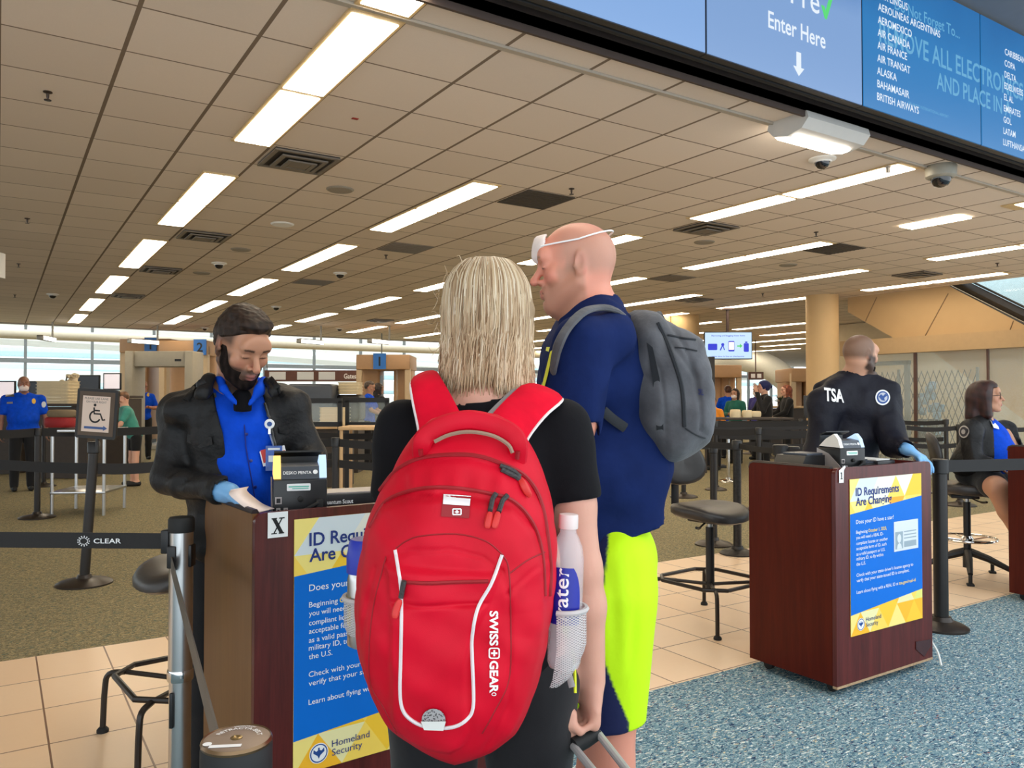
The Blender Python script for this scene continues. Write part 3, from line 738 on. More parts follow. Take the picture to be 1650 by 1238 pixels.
def podium(loc, rz, label, side_mat, front_mat, card):
    r = thing('podium', label, 'podium', loc, rz, 'checkpoint podiums')
    XZl = lambda y: Matrix(((1, 0, 0, 0), (0, 0, -1, y), (0, 1, 0, 0), (0, 0, 0, 1)))
    YZl = lambda x: Matrix(((0, 0, 1, x), (1, 0, 0, 0), (0, 1, 0, 0), (0, 0, 0, 1)))
    T, B0, WD, DP = 1.088, 0.052, 0.82, 0.52
    fp = MB().prism(rrect(0, WD, B0, T, .03), -0.022, 0, XZl(0)).build('front_panel', front_mat, r, 20)
    MB().box((WD/2, .011, B0-0.006), (WD, .024, .012)).build('worn_edge', M_plyedge, fp)
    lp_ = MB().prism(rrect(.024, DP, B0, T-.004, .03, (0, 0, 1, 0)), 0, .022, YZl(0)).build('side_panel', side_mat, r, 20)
    MB().tube([(.011, .03, T-.002), (.011, DP-.03, T-.002), (.011, DP-.006, T-.012), (.011, DP, T-.035)], .0115, 6).build('edge_band', M_edge, lp_)
    MB().prism(rrect(.024, DP, B0, T-.004, .03, (0, 0, 1, 0)), 0, .022, YZl(WD-.022)).build('side_panel', front_mat, r, 20)
    MB().box((WD/2, .265, .965), (WD-.046, .48, .025)).build('worktop', M_worktop, r)
    MB().box((WD/2, .265, .5), (WD-.046, .47, .02)).build('shelf', M_worktop, r)
    MB().box((WD/2, .265, B0+.02), (WD-.046, .48, .03)).build('bottom_board', M_edge, r)
    for cx in (.07, WD-.09):
        for cy in (.07, DP-.07):
            c = MB(); c.cyl((cx-.013, cy, .027), (cx+.013, cy, .027), .027, n=18); c.box((cx, cy, .045), (.05, .05, .02), bev=.004); c.build('caster', M_rubber, r)
    if card != 'none': poster(r, .116 if card == 'X' else .106, 1.061 if card == 'X' else 1.03)
    if card == 'X':
        Mx = Matrix(((1, 0, 0, .036), (0, 0, -1, -.004), (0, 1, 0, 1.015), (0, 0, 0, 1)))
        c = MB().box((.030, .036, 0), (.060, .074, .0015), M=Mx).build('letter_card', M_lwhite, r)
        L = MB(); Mx2 = Mx @ Matrix.Translation((0.030, .033, .0015)) @ Matrix.Scale(.86, 4)
        L.add([(-.020, .024, 0), (-.006, .024, 0), (.019, -.024, 0), (.005, -.024, 0)], [(3, 2, 1, 0)], Mx2)
        L.add([(.011, .024, 0), (.016, .024, 0), (-.011, -.024, 0), (-.016, -.024, 0)], [(3, 2, 1, 0)], Mx2)
        for xx, zz in ((-.013, .0255), (.0135, .0255), (-.0135, -.0255), (.012, -.0255)): L.box((xx, zz, 0), (.019, .004, .0004), M=Mx2)
        L.build('letter', M_blackink, c, 0)
    if card == '1':
        Mx = Matrix(((1, 0, 0, .022), (0, 0, -1, -.004), (0, 1, 0, 1.018), (0, 0, 0, 1)))
        c = MB().prism([(0, 0), (.034, 0), (.036, .058), (.05, .074), (.046, .082), (.0, .06)], 0, .0012, Mx).build('number_card', M_lwhite, r)
        L = MB(); L.box((.018, .034, .0014), (.007, .032, .0004), M=Mx); L.box((.018, .019, .0014), (.016, .004, .0004), M=Mx); L.box((.014, .047, .0014), (.008, .005, .0004), M=Mx)
        L.build('number', M_blackink, c, 0)
    return r
pX = W(-0.742, 2.3); RX = R(3.2)
podium((pX.x, pX.y, 0), RX, 'podium with the white X card and a brown side, nearest to the camera', M_reflbrown, M_mahog, 'X')
p1 = W(1.54, 3.79)
podium((p1.x, p1.y, 0), 0, 'mahogany podium with the number 1 card, its whole poster in view', M_mahog2, M_mahog, '1')
podium((6.02, 2.31, 0), 0, 'mahogany podium cut by the right edge, in front of the seated officer', M_mahog2, M_mahog, 'none')
# tape and white cord on the right podium
tp = MB().prism([(.66, .16), (.80, .15), (.80, .115), (.735, .07), (.66, .12)], -0.001, 0.001, Matrix(((1, 0, 0, 0), (0, 0, -1, -.003), (0, 1, 0, 0), (0, 0, 0, 1))))
o = tp.build('tape_patch', mat('dark_tape', (64, 34, 36), 0.25), None, 0, loc=(p1.x, p1.y, 0)); tag(o, 'shiny dark tape patch low on the front of podium 1', 'tape')
cd = MB().tube(bez([(0.845, .05, .30), (.86, .03, .22), (.84, .02, .14), (.87, .0, .07), (.85, -.03, .01)], 16), .006, 6)
o = cd.build('cord', M_white, None, loc=(p1.x, p1.y, 0)); tag(o, 'white cord hanging at the lower right corner of podium 1', 'cord')

def on_podium(base, rz, x, y, z):
    c, s = math.cos(rz), math.sin(rz)
    return (base.x+x*c-y*s, base.y+x*s+y*c, z)
M_devblack = mat('device_black', (20, 21, 23), 0.35, var=.1)
M_devgrey = mat('device_grey', (66, 72, 82), 0.4, var=.05)
M_devsilver = mat('device_silver', (176, 168, 166), 0.35, 0.4, var=.06)
t = NT('warm_glow'); t.set('Base Color', (.25, .2, .1, 1)); t.set('Emission Color', lin((255, 206, 100))); t.set('Emission Strength', .95); M_gloww = t.m
t = NT('cool_glow'); t.set('Base Color', (.2, .25, .3, 1)); t.set('Emission Color', lin((176, 206, 246))); t.set('Emission Strength', .75); M_glowc = t.m
M_sticker = mat('sticker_green', (100, 190, 170), 0.5, var=0)
def scanner(loc, rz, label, lit):
    r = thing('passport_scanner', label, 'scanner', loc, rz, 'passport scanners')
    b = MB().box((0, 0, .095), (.165, .16, .19), bev=.006).build('body', M_devblack, r)
    MB().prism([(-.08, 0), (.08, 0), (.08, .185), (-.0, .16), (-.08, .10)], 0, .004, Matrix(((0, 0, -1, -.083), (1, 0, 0, 0), (0, 1, 0, 0), (0, 0, 0, 1)))).build('side_plate', M_devsilver, r)
    # hood
    YZx = lambda x: Matrix(((0, 0, 1, x), (1, 0, 0, 0), (0, 1, 0, 0), (0, 0, 0, 1)))
    h = MB().prism([(-.08, .19), (-.06, .228), (-.005, .236), (.08, .195)], -.058, .058, YZx(0)).build('hood', M_devgrey, r)
    for s in (-1, 1):
        MB().prism([(-.078, .192), (-.062, .236), (-.035, .262), (.02, .236), (.07, .196)], 0, .022, YZx(.059 if s > 0 else -.081)).build('lamp_window', (M_gloww if s < 0 else M_glowc) if lit else (M_white if s < 0 else M_glowc), r)
    MB().box((0, .045, .262), (.155, .05, .006), Matrix.Rotation(-.35, 4, 'X')).build('top_flap', M_devblack, r)
    MB().box((0, .07, .225), (.15, .006, .07)).build('flap_back', M_devblack, r)
    Mt = Matrix(((1, 0, 0, 0), (0, .466, -.885, -.0714), (0, .885, .466, .2098), (0, 0, 0, 1)))
    L = MB(); fit(L, 'DESKO PENTA', -.052, -.005, .0105, .086, Mt, .010); L.build('lettering', M_lwhite, h, 0)
    lg = MB().prism([(.046+.0075*math.cos(a*PI/8), .001+.0075*math.sin(a*PI/8)) for a in range(16)], 0, .0006, Mt).build('round_logo', M_lwhite, h, 0)
    F_ = lambda x, z: Matrix(((1, 0, 0, x), (0, 0, -1, -.0805), (0, 1, 0, z), (0, 0, 0, 1)))
    st = MB().prism(rrect(-.036, .036, -.011, .011, .003, (1, 1, 1, 1), 3), 0, .001, F_(-.005, .165)).build('sticker', M_lwhite, b, 0)
    d = MB(); d.box((0, .002, .0014), (.062, .004, .0004), M=F_(-.005, .165)); d.box((.005, -.004, .0014), (.05, .003, .0004), M=F_(-.005, .165)); d.build('sticker_print', M_sticker, st, 0)
    pt = MB()
    for k, (x, z, wx, wz) in enumerate(((-.066, .125, .016, .018), (-.066, .085, .009, .03), (-.044, .085, .009, .03), (-.066, .045, .012, .012), (-.044, .045, .012, .012))):
        pt.box((0, 0, .001), (wx+.004, wz+.004, .002), M=F_(x, z)); 
    pt.build('port_panel', M_devsilver, b); 
    pd = MB()
    for k, (x, z, wx, wz) in enumerate(((-.066, .125, .012, .014), (-.066, .085, .006, .024), (-.044, .085, .006, .024), (-.066, .045, .009, .009), (-.044, .045, .009, .009))):
        pd.box((0, 0, .0025), (wx, wz, .001), M=F_(x, z))
    pd.build('ports', M_devblack, b)
    MB().lathe([(.009, 0), (.009, .008), (.006, .010)], n=14, M=F_(0, .128)).build('knob', M_rubber, b)
    MB().tube(bez([(.055, -.082, .12), (.05, -.10, .115), (.02, -.105, .10), (-.02, -.10, .075), (-.05, -.10, .04), (-.06, -.085, .008)], 18), .0055, 8).build('cable', M_rubber, b)
    MB().box((.058, -.09, .11), (.022, .02, .034), bev=.004).build('plug', M_rubber, b)
    return r
scanner(on_podium(pX, RX, .205, .19, .978), -.32+RX, 'black passport scanner with glowing side windows on the X podium', True)
scanner(on_podium(p1, 0, .335, .20, .978), -.2, 'black passport scanner with a white side on podium 1', False)
def doc_box(loc, rz, label, size, text):
    r = thing('document_reader', label, 'device', loc, rz)
    b = MB().box((0, 0, size[2]/2), size, bev=.006).build('case', M_devblack, r)
    MB().box((0, .0, size[2]+.002), (size[0]*.96, size[1]*.9, .004)).build('lid_rim', M_devsilver, r)
    L = MB(); Mf = Matrix(((1, 0, 0, -size[0]/2+.01), (0, 0, -1, -size[1]/2-.001), (0, 1, 0, size[2]-.05), (0, 0, 0, 1)))
    if text:
        fit(L, 'Quantum Scout', 0, .018, .014, .10, Mf, .02)
        for k in range(5): L.box((.062, .006-k*.008, 0), (.075, .0022, .0004), M=Mf)
        L.build('lettering', M_lwhite, b, 0)
    return r
doc_box(on_podium(pX, RX, .44, .24, .978), -.12, 'black document reader with white lettering beside the scanner on the X podium', (.30, .14, .125), True)
# podium 1 equipment
q = on_podium(p1, 0, .14, .33, .978)
r = thing('printer', 'low black printer with sloping sides left of the scanner on podium 1', 'printer', q, 0)
MB().prism([(-.10, 0), (.14, 0), (.14, .15), (-.04, .15), (-.09, .06)], -.09, .09, Matrix(((1, 0, 0, 0), (0, 0, -1, 0), (0, 1, 0, 0), (0, 0, 0, 1)))).build('case', M_devblack, r)
MB().box((.06, 0, .155), (.14, .15, .012), bev=.004).build('lid', M_devgrey, r)
q = on_podium(p1, 0, .50, .22, .978)
r = thing('keyboard', 'black keyboard on podium 1 right of the scanner', 'keyboard', q, .1)
MB().box((0, 0, .10), (.20, .13, .02), Matrix.Rotation(.2, 4, 'X'), .004).build('case', M_devblack, r)
ky = MB()
for a in range(5):
    for c in range(12): ky.box((-.088+c*.016, -.045+a*.022, .113+(-.045+a*.022)*.2), (.012, .016, .006))
ky.build('keys', M_devgrey, r)
MB().box((0, 0, .045), (.16, .08, .09)).build('stand', M_devblack, r)
q = on_podium(p1, 0, .66, .27, .978)
r = thing('document_tray', 'black document tray with papers at the right end of podium 1', 'tray', q, 0)
MB().box((0, 0, .055), (.16, .24, .11), bev=.005).build('case', M_devblack, r); MB().box((0, 0, .114), (.12, .2, .006)).build('papers', M_white, r)

# ------------------------------------------------------------------ stanchions
def ribbon(B, p, q, h, sag=0.0, th=0.003, n=8):
    p, q = Vector(p), Vector(q); d = (q-p); nrm = Vector((-d.y, d.x, 0)).normalized()*th/2
    o = len(B.v)
    for i in range(n+1):
        t = i/n; c = p.lerp(q, t)-Vector((0, 0, sag*4*t*(1-t)))
        for s, z in ((1, h/2), (-1, h/2), (-1, -h/2), (1, -h/2)): B.v.append(c+nrm*s+Vector((0, 0, z)))
    for i in range(n):
        for j in range(4): B.f.append((o+i*4+j, o+i*4+(j+1) % 4, o+(i+1)*4+(j+1) % 4, o+(i+1)*4+j))
    B.f.append((o, o+1, o+2, o+3)); e = o+n*4; B.f.append((e+3, e+2, e+1, e))
    return B
M_brownmetal = mat('brown_black_metal', (52, 44, 38), 0.35, 0.35, var=.12)
PDEFS = []
def post(px=None, D=None, label='', belts=(), h=1.04, r=.034, m=None, base=.17, pos=None, tilt=0.0, group='belt posts', low=False, bh=.05, levels=None):
    """a belt post; belts: list of world (x, y) points its belts are drawn to"""
    p = pos if pos is not None else W((px-825)*D/F, D)
    t_ = thing('stanchion', label, 'stanchion', (p.x, p.y, 0), 0, group)
    m = m or M_blackmetal
    MB().lathe([(base, 0), (base, .012), (base*.85, .028), (r*1.6, .05), (r*1.3, .075)], n=32).build('base', M_brownmetal if m is M_blackmetal else m, t_)
    top = Vector((math.sin(tilt)*h, 0, h))
    MB().cyl((0, 0, .05), top-Vector((0, 0, .09)), r, n=20).build('pole', m, t_)
    hd = MB(); hd.lathe([(r*1.05, -.09), (r*1.25, -.085), (r*1.25, -.008), (r*1.1, 0)], (top.x, 0, h), 20)
    hd.build('head', M_black if m is not M_steel else M_black, t_)
    for q in belts:
        lv = levels or ([h-.05] if not low else [h-.05, .52])
        b = MB(); qz = q[2] if len(q) > 2 else None
        for z in lv:
            d = Vector((q[0]-p.x, q[1]-p.y, 0)); u = d.normalized()*(r+.004)
            ribbon(b, (u.x+top.x*z/h, u.y, z), (d.x, d.y, qz if qz else z), bh, .012*len(lv))
        b.build('belt', M_belt, t_)
    return t_
def xy(px, D): v = W((px-825)*D/F, D); return (v.x, v.y)
# left side
sg = W((139-825)*6.12/F, 6.12)
tv = post(label='black belt post carrying the framed wheelchair sign', pos=sg, tilt=.05, belts=[xy(-60, 6.9), xy(262, 6.4)], h=1.09, levels=[.88], bh=.085, r=.036, base=.20)
post(62, 9.5, 'black belt post in front of the masked officer', [xy(-40, 9.0), xy(262, 10.2)], h=1.07, levels=[1.02], bh=.10, base=.20)
post(72, 12.9, 'thin black belt post beside the masked officer, behind the nearer post', [xy(300, 13.2)], h=1.0, levels=[.9], bh=.09, base=.18)
# middle, behind the podium
post(541, 7.6, 'black belt post between the bearded officer and the blonde woman', [xy(395, 8.2), xy(700, 7.4)], h=1.05, levels=[1.0, .80], bh=.075)
post(471, 9.6, 'black belt post partly behind the bearded officer shoulder', [xy(640, 9.2)], h=1.05, levels=[1.0, .76], bh=.07)
# right side
R1, R2 = xy(1187, 7.3), xy(1257, 6.6)
post(1187, 7.3, 'scratched black belt post behind the empty drafting chair', [xy(1128, 7.6), R2], m=mat('scratched_black_post', (36, 34, 32), .4, .3, var=.6, scale=40), base=.16, r=.037)
post(1257, 6.6, 'thick black belt post right behind podium 1, left of the scanner', [xy(1400, 6.3)], r=.05)
post(1277, 6.7, 'black belt post touching the thick one behind podium 1', [], r=.045, h=1.02)
post(1149, 7.75, 'black belt post hidden behind the chair seat, its round base in view', [], h=.98, base=.18)
post(1101, 11.5, 'dark belt post with a round base left of the chair bracket', [xy(1330, 12)], h=1.05, base=.2, levels=[1.0, .72])
post(1173, 13.6, 'chrome post with a shining base behind the chair backrest', [], m=M_chrome, base=.18, r=.03)
post(1209, 20.5, 'slim black belt post far back, left one of two round bases', [xy(1330, 21)], h=1.05, base=.25, levels=[1.0, .7])
post(1240, 19.0, 'slim black belt post far back, right one of two round bases', [xy(1140, 19)], h=1.05, base=.25, levels=[1.0, .7])
post(1222, 10.2, 'black belt post with two belts behind the thick post', [xy(1130, 10.6), xy(1330, 10)], h=1.05, levels=[1.0, .83], bh=.08)
post(1290, 14.2, 'black belt post left of the officer in the dark jacket', [xy(1130, 14.6), xy(1420, 14)], h=1.06, levels=[1.0, .8], bh=.08)
post(1153, 12.4, 'black belt post under the hanging screen', [xy(1300, 12.6)], h=1.07, levels=[1.02, .85], bh=.1)
post(1524, 13.2, 'black belt post before the folding gate, right of the officer', [xy(1440, 13.6)], h=1.08, levels=[1.03, .75], bh=.07)
post(1545, 10.6, 'black belt post behind the seated officer chair back', [xy(1460, 10.8), xy(1700, 10.6)], h=1.08, levels=[1.03, .8], bh=.06, base=.2)
r8 = W((1513-825)*4.95/F, 4.95)
post(label='black belt post beside podium 1, standing on the blue carpet', pos=r8, belts=[(7.6, 2.16), (p1.x+.6, p1.y+.62)], h=1.045, r=.042, base=.155, levels=[1.0], bh=.075)
# the silver post with the lettered belt
sp_x, sp_d = (294-825)*2.55/F, 2.55
sv = W(sp_x, sp_d)
r = thing('stanchion', 'silver belt post with a black top at the lower left', 'stanchion', (sv.x, sv.y, 0), -TH, 'belt posts')
MB().lathe([(.17, 0), (.17, .012), (.12, .03), (.05, .05)], n=36).build('base', M_steel, r)
MB().cyl((0, 0, .04), (0, 0, .545), .0335, n=28).build('pole', M_steel, r); MB().cyl((0, 0, .545), (0, 0, 1.0), .0365, n=28).build('upper_pole', M_steel, r)
MB().lathe([(.0385, .525), (.04, .53), (.04, .555), (.0385, .56)], n=28).build('collar', M_chrome, r)
MB().lathe([(.039, .995), (.040, 1.0), (.040, 1.035), (.036, 1.042), (.02, 1.044)], n=28).build('cap', M_rubber, r)
MB().box((-.045, .0, .965), (.025, .045, .075), bev=.004).build('belt_clip', M_black, r)
MB().box((-.015, -.036, .92), (.028, .014, .07), bev=.004).build('belt_slot', M_black, r)
MB().box((-.012, -.036, .44), (.012, .012, .11), bev=.003).build('lower_clip', M_black, r)
MB().box((.034, .0, .92), (.012, .04, .07), bev=.004).build('side_clip', M_black, r)
bb = ribbon(MB(), (-.05, 0, .965), (-1.6, .05, .968), .050, .0, .003).build('belt', M_belt, r)
L = MB(); Mb = Matrix(((1, 0, 0, -.300), (0, 0, -1, -.0012), (0, 1, 0, .958), (0, 0, 0, 1)))
fit(L, 'CLEAR', .02, 0, .0155, .088, Mb, .015)
for k in range(26):
    a = k*2*PI/13; rr = .013 if k < 13 else .0185
    L.box((-.012+rr*math.cos(a), .007+rr*.82*math.sin(a), 0), (.0035, .0032, .0004), a, M=Mb)
L.build('lettering', M_lwhite, bb, 0)
# loose belt from the silver post down to the near post
nearp = W((385-825)*1.1/F, 1.1)
d = Vector((nearp.x-sv.x, nearp.y-sv.y, 0)); c_, s_ = math.cos(TH), math.sin(TH)
dl = Vector((d.x*c_-d.y*s_, d.x*s_+d.y*c_, 0))
bl = MB(); ribbon(bl, (-.012, -.045, .90), (dl.x-.03, dl.y+.03, .905), .045, -.0, .003, 12)
# twisted thin edge-on: turn the tape flat
bl.v = [Vector((v.x, v.y, v.z)) for v in bl.v]
bl.build('loose_belt', mat('grey_belt_tape', (84, 80, 76), 0.5), r)
# near retractable post
r = thing('stanchion', 'squat belt post with a lettered brown top at the bottom edge', 'stanchion', (nearp.x, nearp.y, 0), -TH, 'belt posts')
MB().lathe([(.16, 0), (.16, .012), (.11, .03), (.045, .05)], n=36).build('base', M_steel, r)
MB().cyl((0, 0, .04), (0, 0, .915), .0425, n=32).build('pole', M_white, r)
MB().lathe([(.046, .898), (.0475, .902), (.0475, .944), (.044, .95)], n=36).build('black_band', M_rubber, r)
tp = MB().lathe([(.0445, .949), (.0445, .9535), (.040, .9545), (.0, .9545)], n=36).build('top_disc', mat('brown_cap', (132, 112, 96), .4, .2), r)
MB().lathe([(.0465, .9475), (.0475, .951), (.0455, .955), (.0435, .953)], n=36).build('rim', mat('bronze_rim', (120, 96, 70), .3, .8), tp)
MB().lathe([(.008, .954), (.008, .9555), (.005, .9562), (.003, .955)], n=18).build('centre_screw', mat('brass_screw', (150, 130, 90), .3, .9), tp)
L = MB()
def arcw(rad): return lambda v: Vector((rad*math.sin(v.x/rad)*(1+v.y/rad), rad*math.cos(v.x/rad)*(1+v.y/rad), 0))
for s, rad, sz in (('RETRACTA-BELT', .027, .0095), ('VISIONTRON', .0355, .005)):
    L.text(s, sz, Matrix.Translation((0, 0, .9552)) , .02, 'CENTER', 1.0, 1.0, warp=arcw(rad))
L.box((-.006, -.0275, .9552), (.042, .008, .0004), .12)
L.prism([(-.032+.006*math.cos(a*PI/8), -.022+.006*math.sin(a*PI/8)) for a in range(16)], .955, .9554)
L.build('lettering', M_lwhite, tp, 0)
MB().cyl((.047, 0, .90), (.060, -.002, .90), .004, n=10).cyl((.058, -.002, .90), (.062, -.002, .90), .007, n=10).build('pin', M_chrome, r)

# wheelchair sign on the post
sgl = at(157, 667, 6.06)
r = thing('wheelchair_sign', 'black framed wheelchair sign with a blue arrow on a belt post', 'sign', (sgl.x, sgl.y, sgl.z), -TH+R(-6))
RT = Matrix.Rotation(R(3.5), 4, 'Y')
MB().prism(rrect(-.165, .165, -.19, .19, .02, (1, 1, 1, 1)), -.012, .012, RT @ Matrix(((1, 0, 0, 0), (0, 0, -1, 0), (0, 1, 0, 0), (0, 0, 0, 1)))).build('frame', M_black, r)
Mf = RT @ Matrix(((1, 0, 0, 0), (0, 0, -1, -.013), (0, 1, 0, 0), (0, 0, 0, 1)))
MB().box((0, 0, 0), (.285, .335, .003), M=Mf).build('backing', mat('sign_backing', (88, 74, 62), .6), r)
pp = MB().box((-.002, -.002, .003), (.222, .272, .002), M=Mf).build('paper', mat('sign_paper', (226, 208, 196), .6, var=.01), r)
Mf2 = Mf @ Matrix.Translation((0, 0, .0045))
L = MB(); fit(L, 'PLEASE USE LANE', -.098, .108, .016, .19, Mf2, .01); fit(L, 'ON YOUR RIGHT', -.085, .082, .016, .165, Mf2, .01); L.build('lettering', mat('grey_ink', (120, 116, 116), .6), pp, 0)
L = MB()
L.prism([(-.012+.011*math.cos(a*PI/8), .066+.011*math.sin(a*PI/8)) for a in range(16)], 0, .0006, Mf2)
L.tube([Mf2 @ Vector(p) for p in ((-.018, .048, .0006), (-.014, 0, .0006), (.036, .0, .0006), (.056, -.045, .0006), (.076, -.04, .0006))], .0065, 6, flat=((0, -1, 0), .2))
L.tube([Mf2 @ Vector(p) for p in ((-.016, .026, .0006), (.03, .024, .0006))], .0055, 6, flat=((0, -1, 0), .2))
L.tube([Mf2 @ Vector(p) for p in arc((-.006, -.022, .0006), .042, R(110), R(335), 22)], .0065, 6, flat=((0, -1, 0), .2))
L.build('wheelchair_symbol', M_blackink, pp, 0)
MB().prism([(-.09, -.116), (.065, -.116), (.065, -.126), (.098, -.107), (.065, -.088), (.065, -.098), (-.09, -.098)], 0, .0006, Mf2).build('arrow', mat('sign_blue', (62, 92, 150), .5), pp, 0)
MB().cyl((0, .0, -.25), (0, 0, -.185), .012).build('clamp', M_black, r)

# ------------------------------------------------------------------ drafting chairs
M_vinyl = mat('worn_black_vinyl', (50, 46, 44), 0.38, var=.2, scale=9, bump=.06)
M_tubem = mat('black_tube_frame', (44, 38, 34), 0.35, 0.3)
def pad(w, d, h, n=28, m=7, dish=.0, ex=2.6, topbulge=.35):
    B = MB(); vs = []; fs = []
    rings = [(0.0, 1, -1), (.55, 1, -1), (.9, .98, -.92), (1.0, 1, -.4), (1.0, 1, .2), (.95, 1, .7), (.82, 1, .95), (.5, 1, 1.0), (0.0, 1, 1.0)]
    for s, _, z in rings:
        for j in range(n):
            a = 2*PI*j/n; ca, sa = math.cos(a), math.sin(a)
            rr = (abs(ca)**ex+abs(sa)**ex)**(-1/ex)
            x, y = w/2*s*rr*ca, d/2*s*rr*sa
            zz = z*h/2 + (dish*((x/(w/2))**2) if z > 0 else 0)
            vs.append((x, y, zz))
    for i in range(len(rings)-1):
        for j in range(n): fs.append((i*n+j, i*n+(j+1) % n, (i+1)*n+(j+1) % n, (i+1)*n+j))
    B.add(vs, fs); return B
def bend(B, f):
    B.v = [Vector(f(v)) for v in B.v]; return B
def draft_chair(loc, rz, label, star=False, back_only=False):
    """faces -y"""
    r = thing('drafting_chair', label, 'chair', loc, rz, 'drafting chairs')
    sd = pad(.47, .45, .07, dish=.02)
    bend(sd, lambda v: (v.x, v.y, v.z+.70-(.035*max(0, -v.y/.22)**2)+.01*max(0, v.y/.22)))
    sd.build('seat', M_vinyl, r, 60)
    bk = pad(.40, .30, .055, ex=2.4)
    def fb(v):
        x, y, z = v.x, v.y, v.z
        wd = 1-0.18*(y/.15)
        return (x*wd, .235-z+.10*(y/.3+.15)*.5-.9*x*x, 1.00+y)
    bend(bk, fb).build('backrest', M_vinyl, r, 60)
    MB().tube([(0, .10, .655), (0, .26, .66), (0, .292, .72), (0, .29, .95)], .038, 8, flat=((0, 1, 0) if False else (lambda i: Vector((0, 0, 1)) if i < 2 else Vector((0, 1, 0))), .2)).build('back_bracket', M_black, r)
    MB().box((0, .02, .645), (.16, .2, .03), bev=.008).build('seat_plate', M_black, r)
    MB().cyl((0, 0, .60), (0, 0, .65), .018).build('piston', M_steel, r); MB().cyl((0, 0, .20), (0, 0, .60), .027, n=18).build('column', M_black, r)
    MB().tube(bez([(-.06, -.02, .64), (-.14, -.05, .625), (-.20, -.08, .62), (-.25, -.10, .63)], 10), [.006]*6+[.009]*5, 8).build('lever', M_black, r)
    if not star:
        a = .265; z = .265; k = .10
        ring = [(-a, -a+k, z), (-a+k, -a, z), (a-k, -a, z), (a, -a+k, z), (a, a-k, z), (a-k, a, z), (-a+k, a, z), (-a, a-k, z)]
        MB().tube(ring, .0125, 8, closed=True).build('foot_ring', M_tubem, r)
        sp = MB()
        for sx in (-1, 1):
            for sy in (-1, 1): sp.tube([(0, 0, .235), (sx*(a-.045), sy*(a-.045), z-.005)], .011, 8)
        sp.build('spokes', M_tubem, r)
        for sx in (-1, 1):
            for sy in (-1, 1):
                g = MB(); g.tube(bez([(sx*(a-.05), sy*(a-.05), z-.006), (sx*(a+.0), sy*(a+.0), z-.02), (sx*(a+.012), sy*(a+.012), z-.08), (sx*(a+.018), sy*(a+.018), .02)], 12), .0125, 8)
                lg = g.build('leg', M_tubem, r)
                MB().lathe([(.024, 0), (.024, .012), (.015, .022)], (sx*(a+.018), sy*(a+.018), 0), 14).build('foot', M_rubber, lg)
    else:
        MB().tube([(.21*math.cos(i*PI/14), .21*math.sin(i*PI/14), .31) for i in range(28)], .010, 8, closed=True).build('foot_ring', M_chrome, r)
        sp = MB()
        for i in range(5): sp.tube([(0, 0, .29), (.21*math.cos(i*2*PI/5+.3), .21*math.sin(i*2*PI/5+.3), .31)], .007, 6)
        sp.lathe([(.04, .27), (.045, .28), (.045, .31), (.03, .33)], n=18); sp.build('ring_hub', M_chrome, r)
        MB().cyl((0, 0, .08), (0, 0, .2), .034, n=18).build('base_hub', M_black, r)
        for i in range(5):
            an = i*2*PI/5+.55; x, y = math.cos(an), math.sin(an)
            g = MB(); g.tube([(x*.03, y*.03, .20), (x*.15, y*.15, .165), (x*.30, y*.30, .10), (x*.325, y*.325, .085)], [.032, .028, .02, .018], 8)
            lg = g.build('leg', M_black, r)
            MB().cyl((x*.325, y*.325, .0), (x*.325, y*.325, .085), .014).box((x*.325, y*.325, .008), (.06, .05, .016), bev=.004).build('glide', M_rubber, lg)
    return r
draft_chair((3.84, 3.60, 0), R(4), 'empty black drafting chair with a backrest, left of podium 1')
draft_chair((.70, 3.56, 0), R(-84), 'black drafting chair behind the silver post, mostly hidden by the bearded officer')
sc_ = W((1556-825)*6.35/F, 6.35)
draft_chair((sc_.x, sc_.y, 0), -TH+R(68), 'drafting chair with a star base under the seated officer', True)
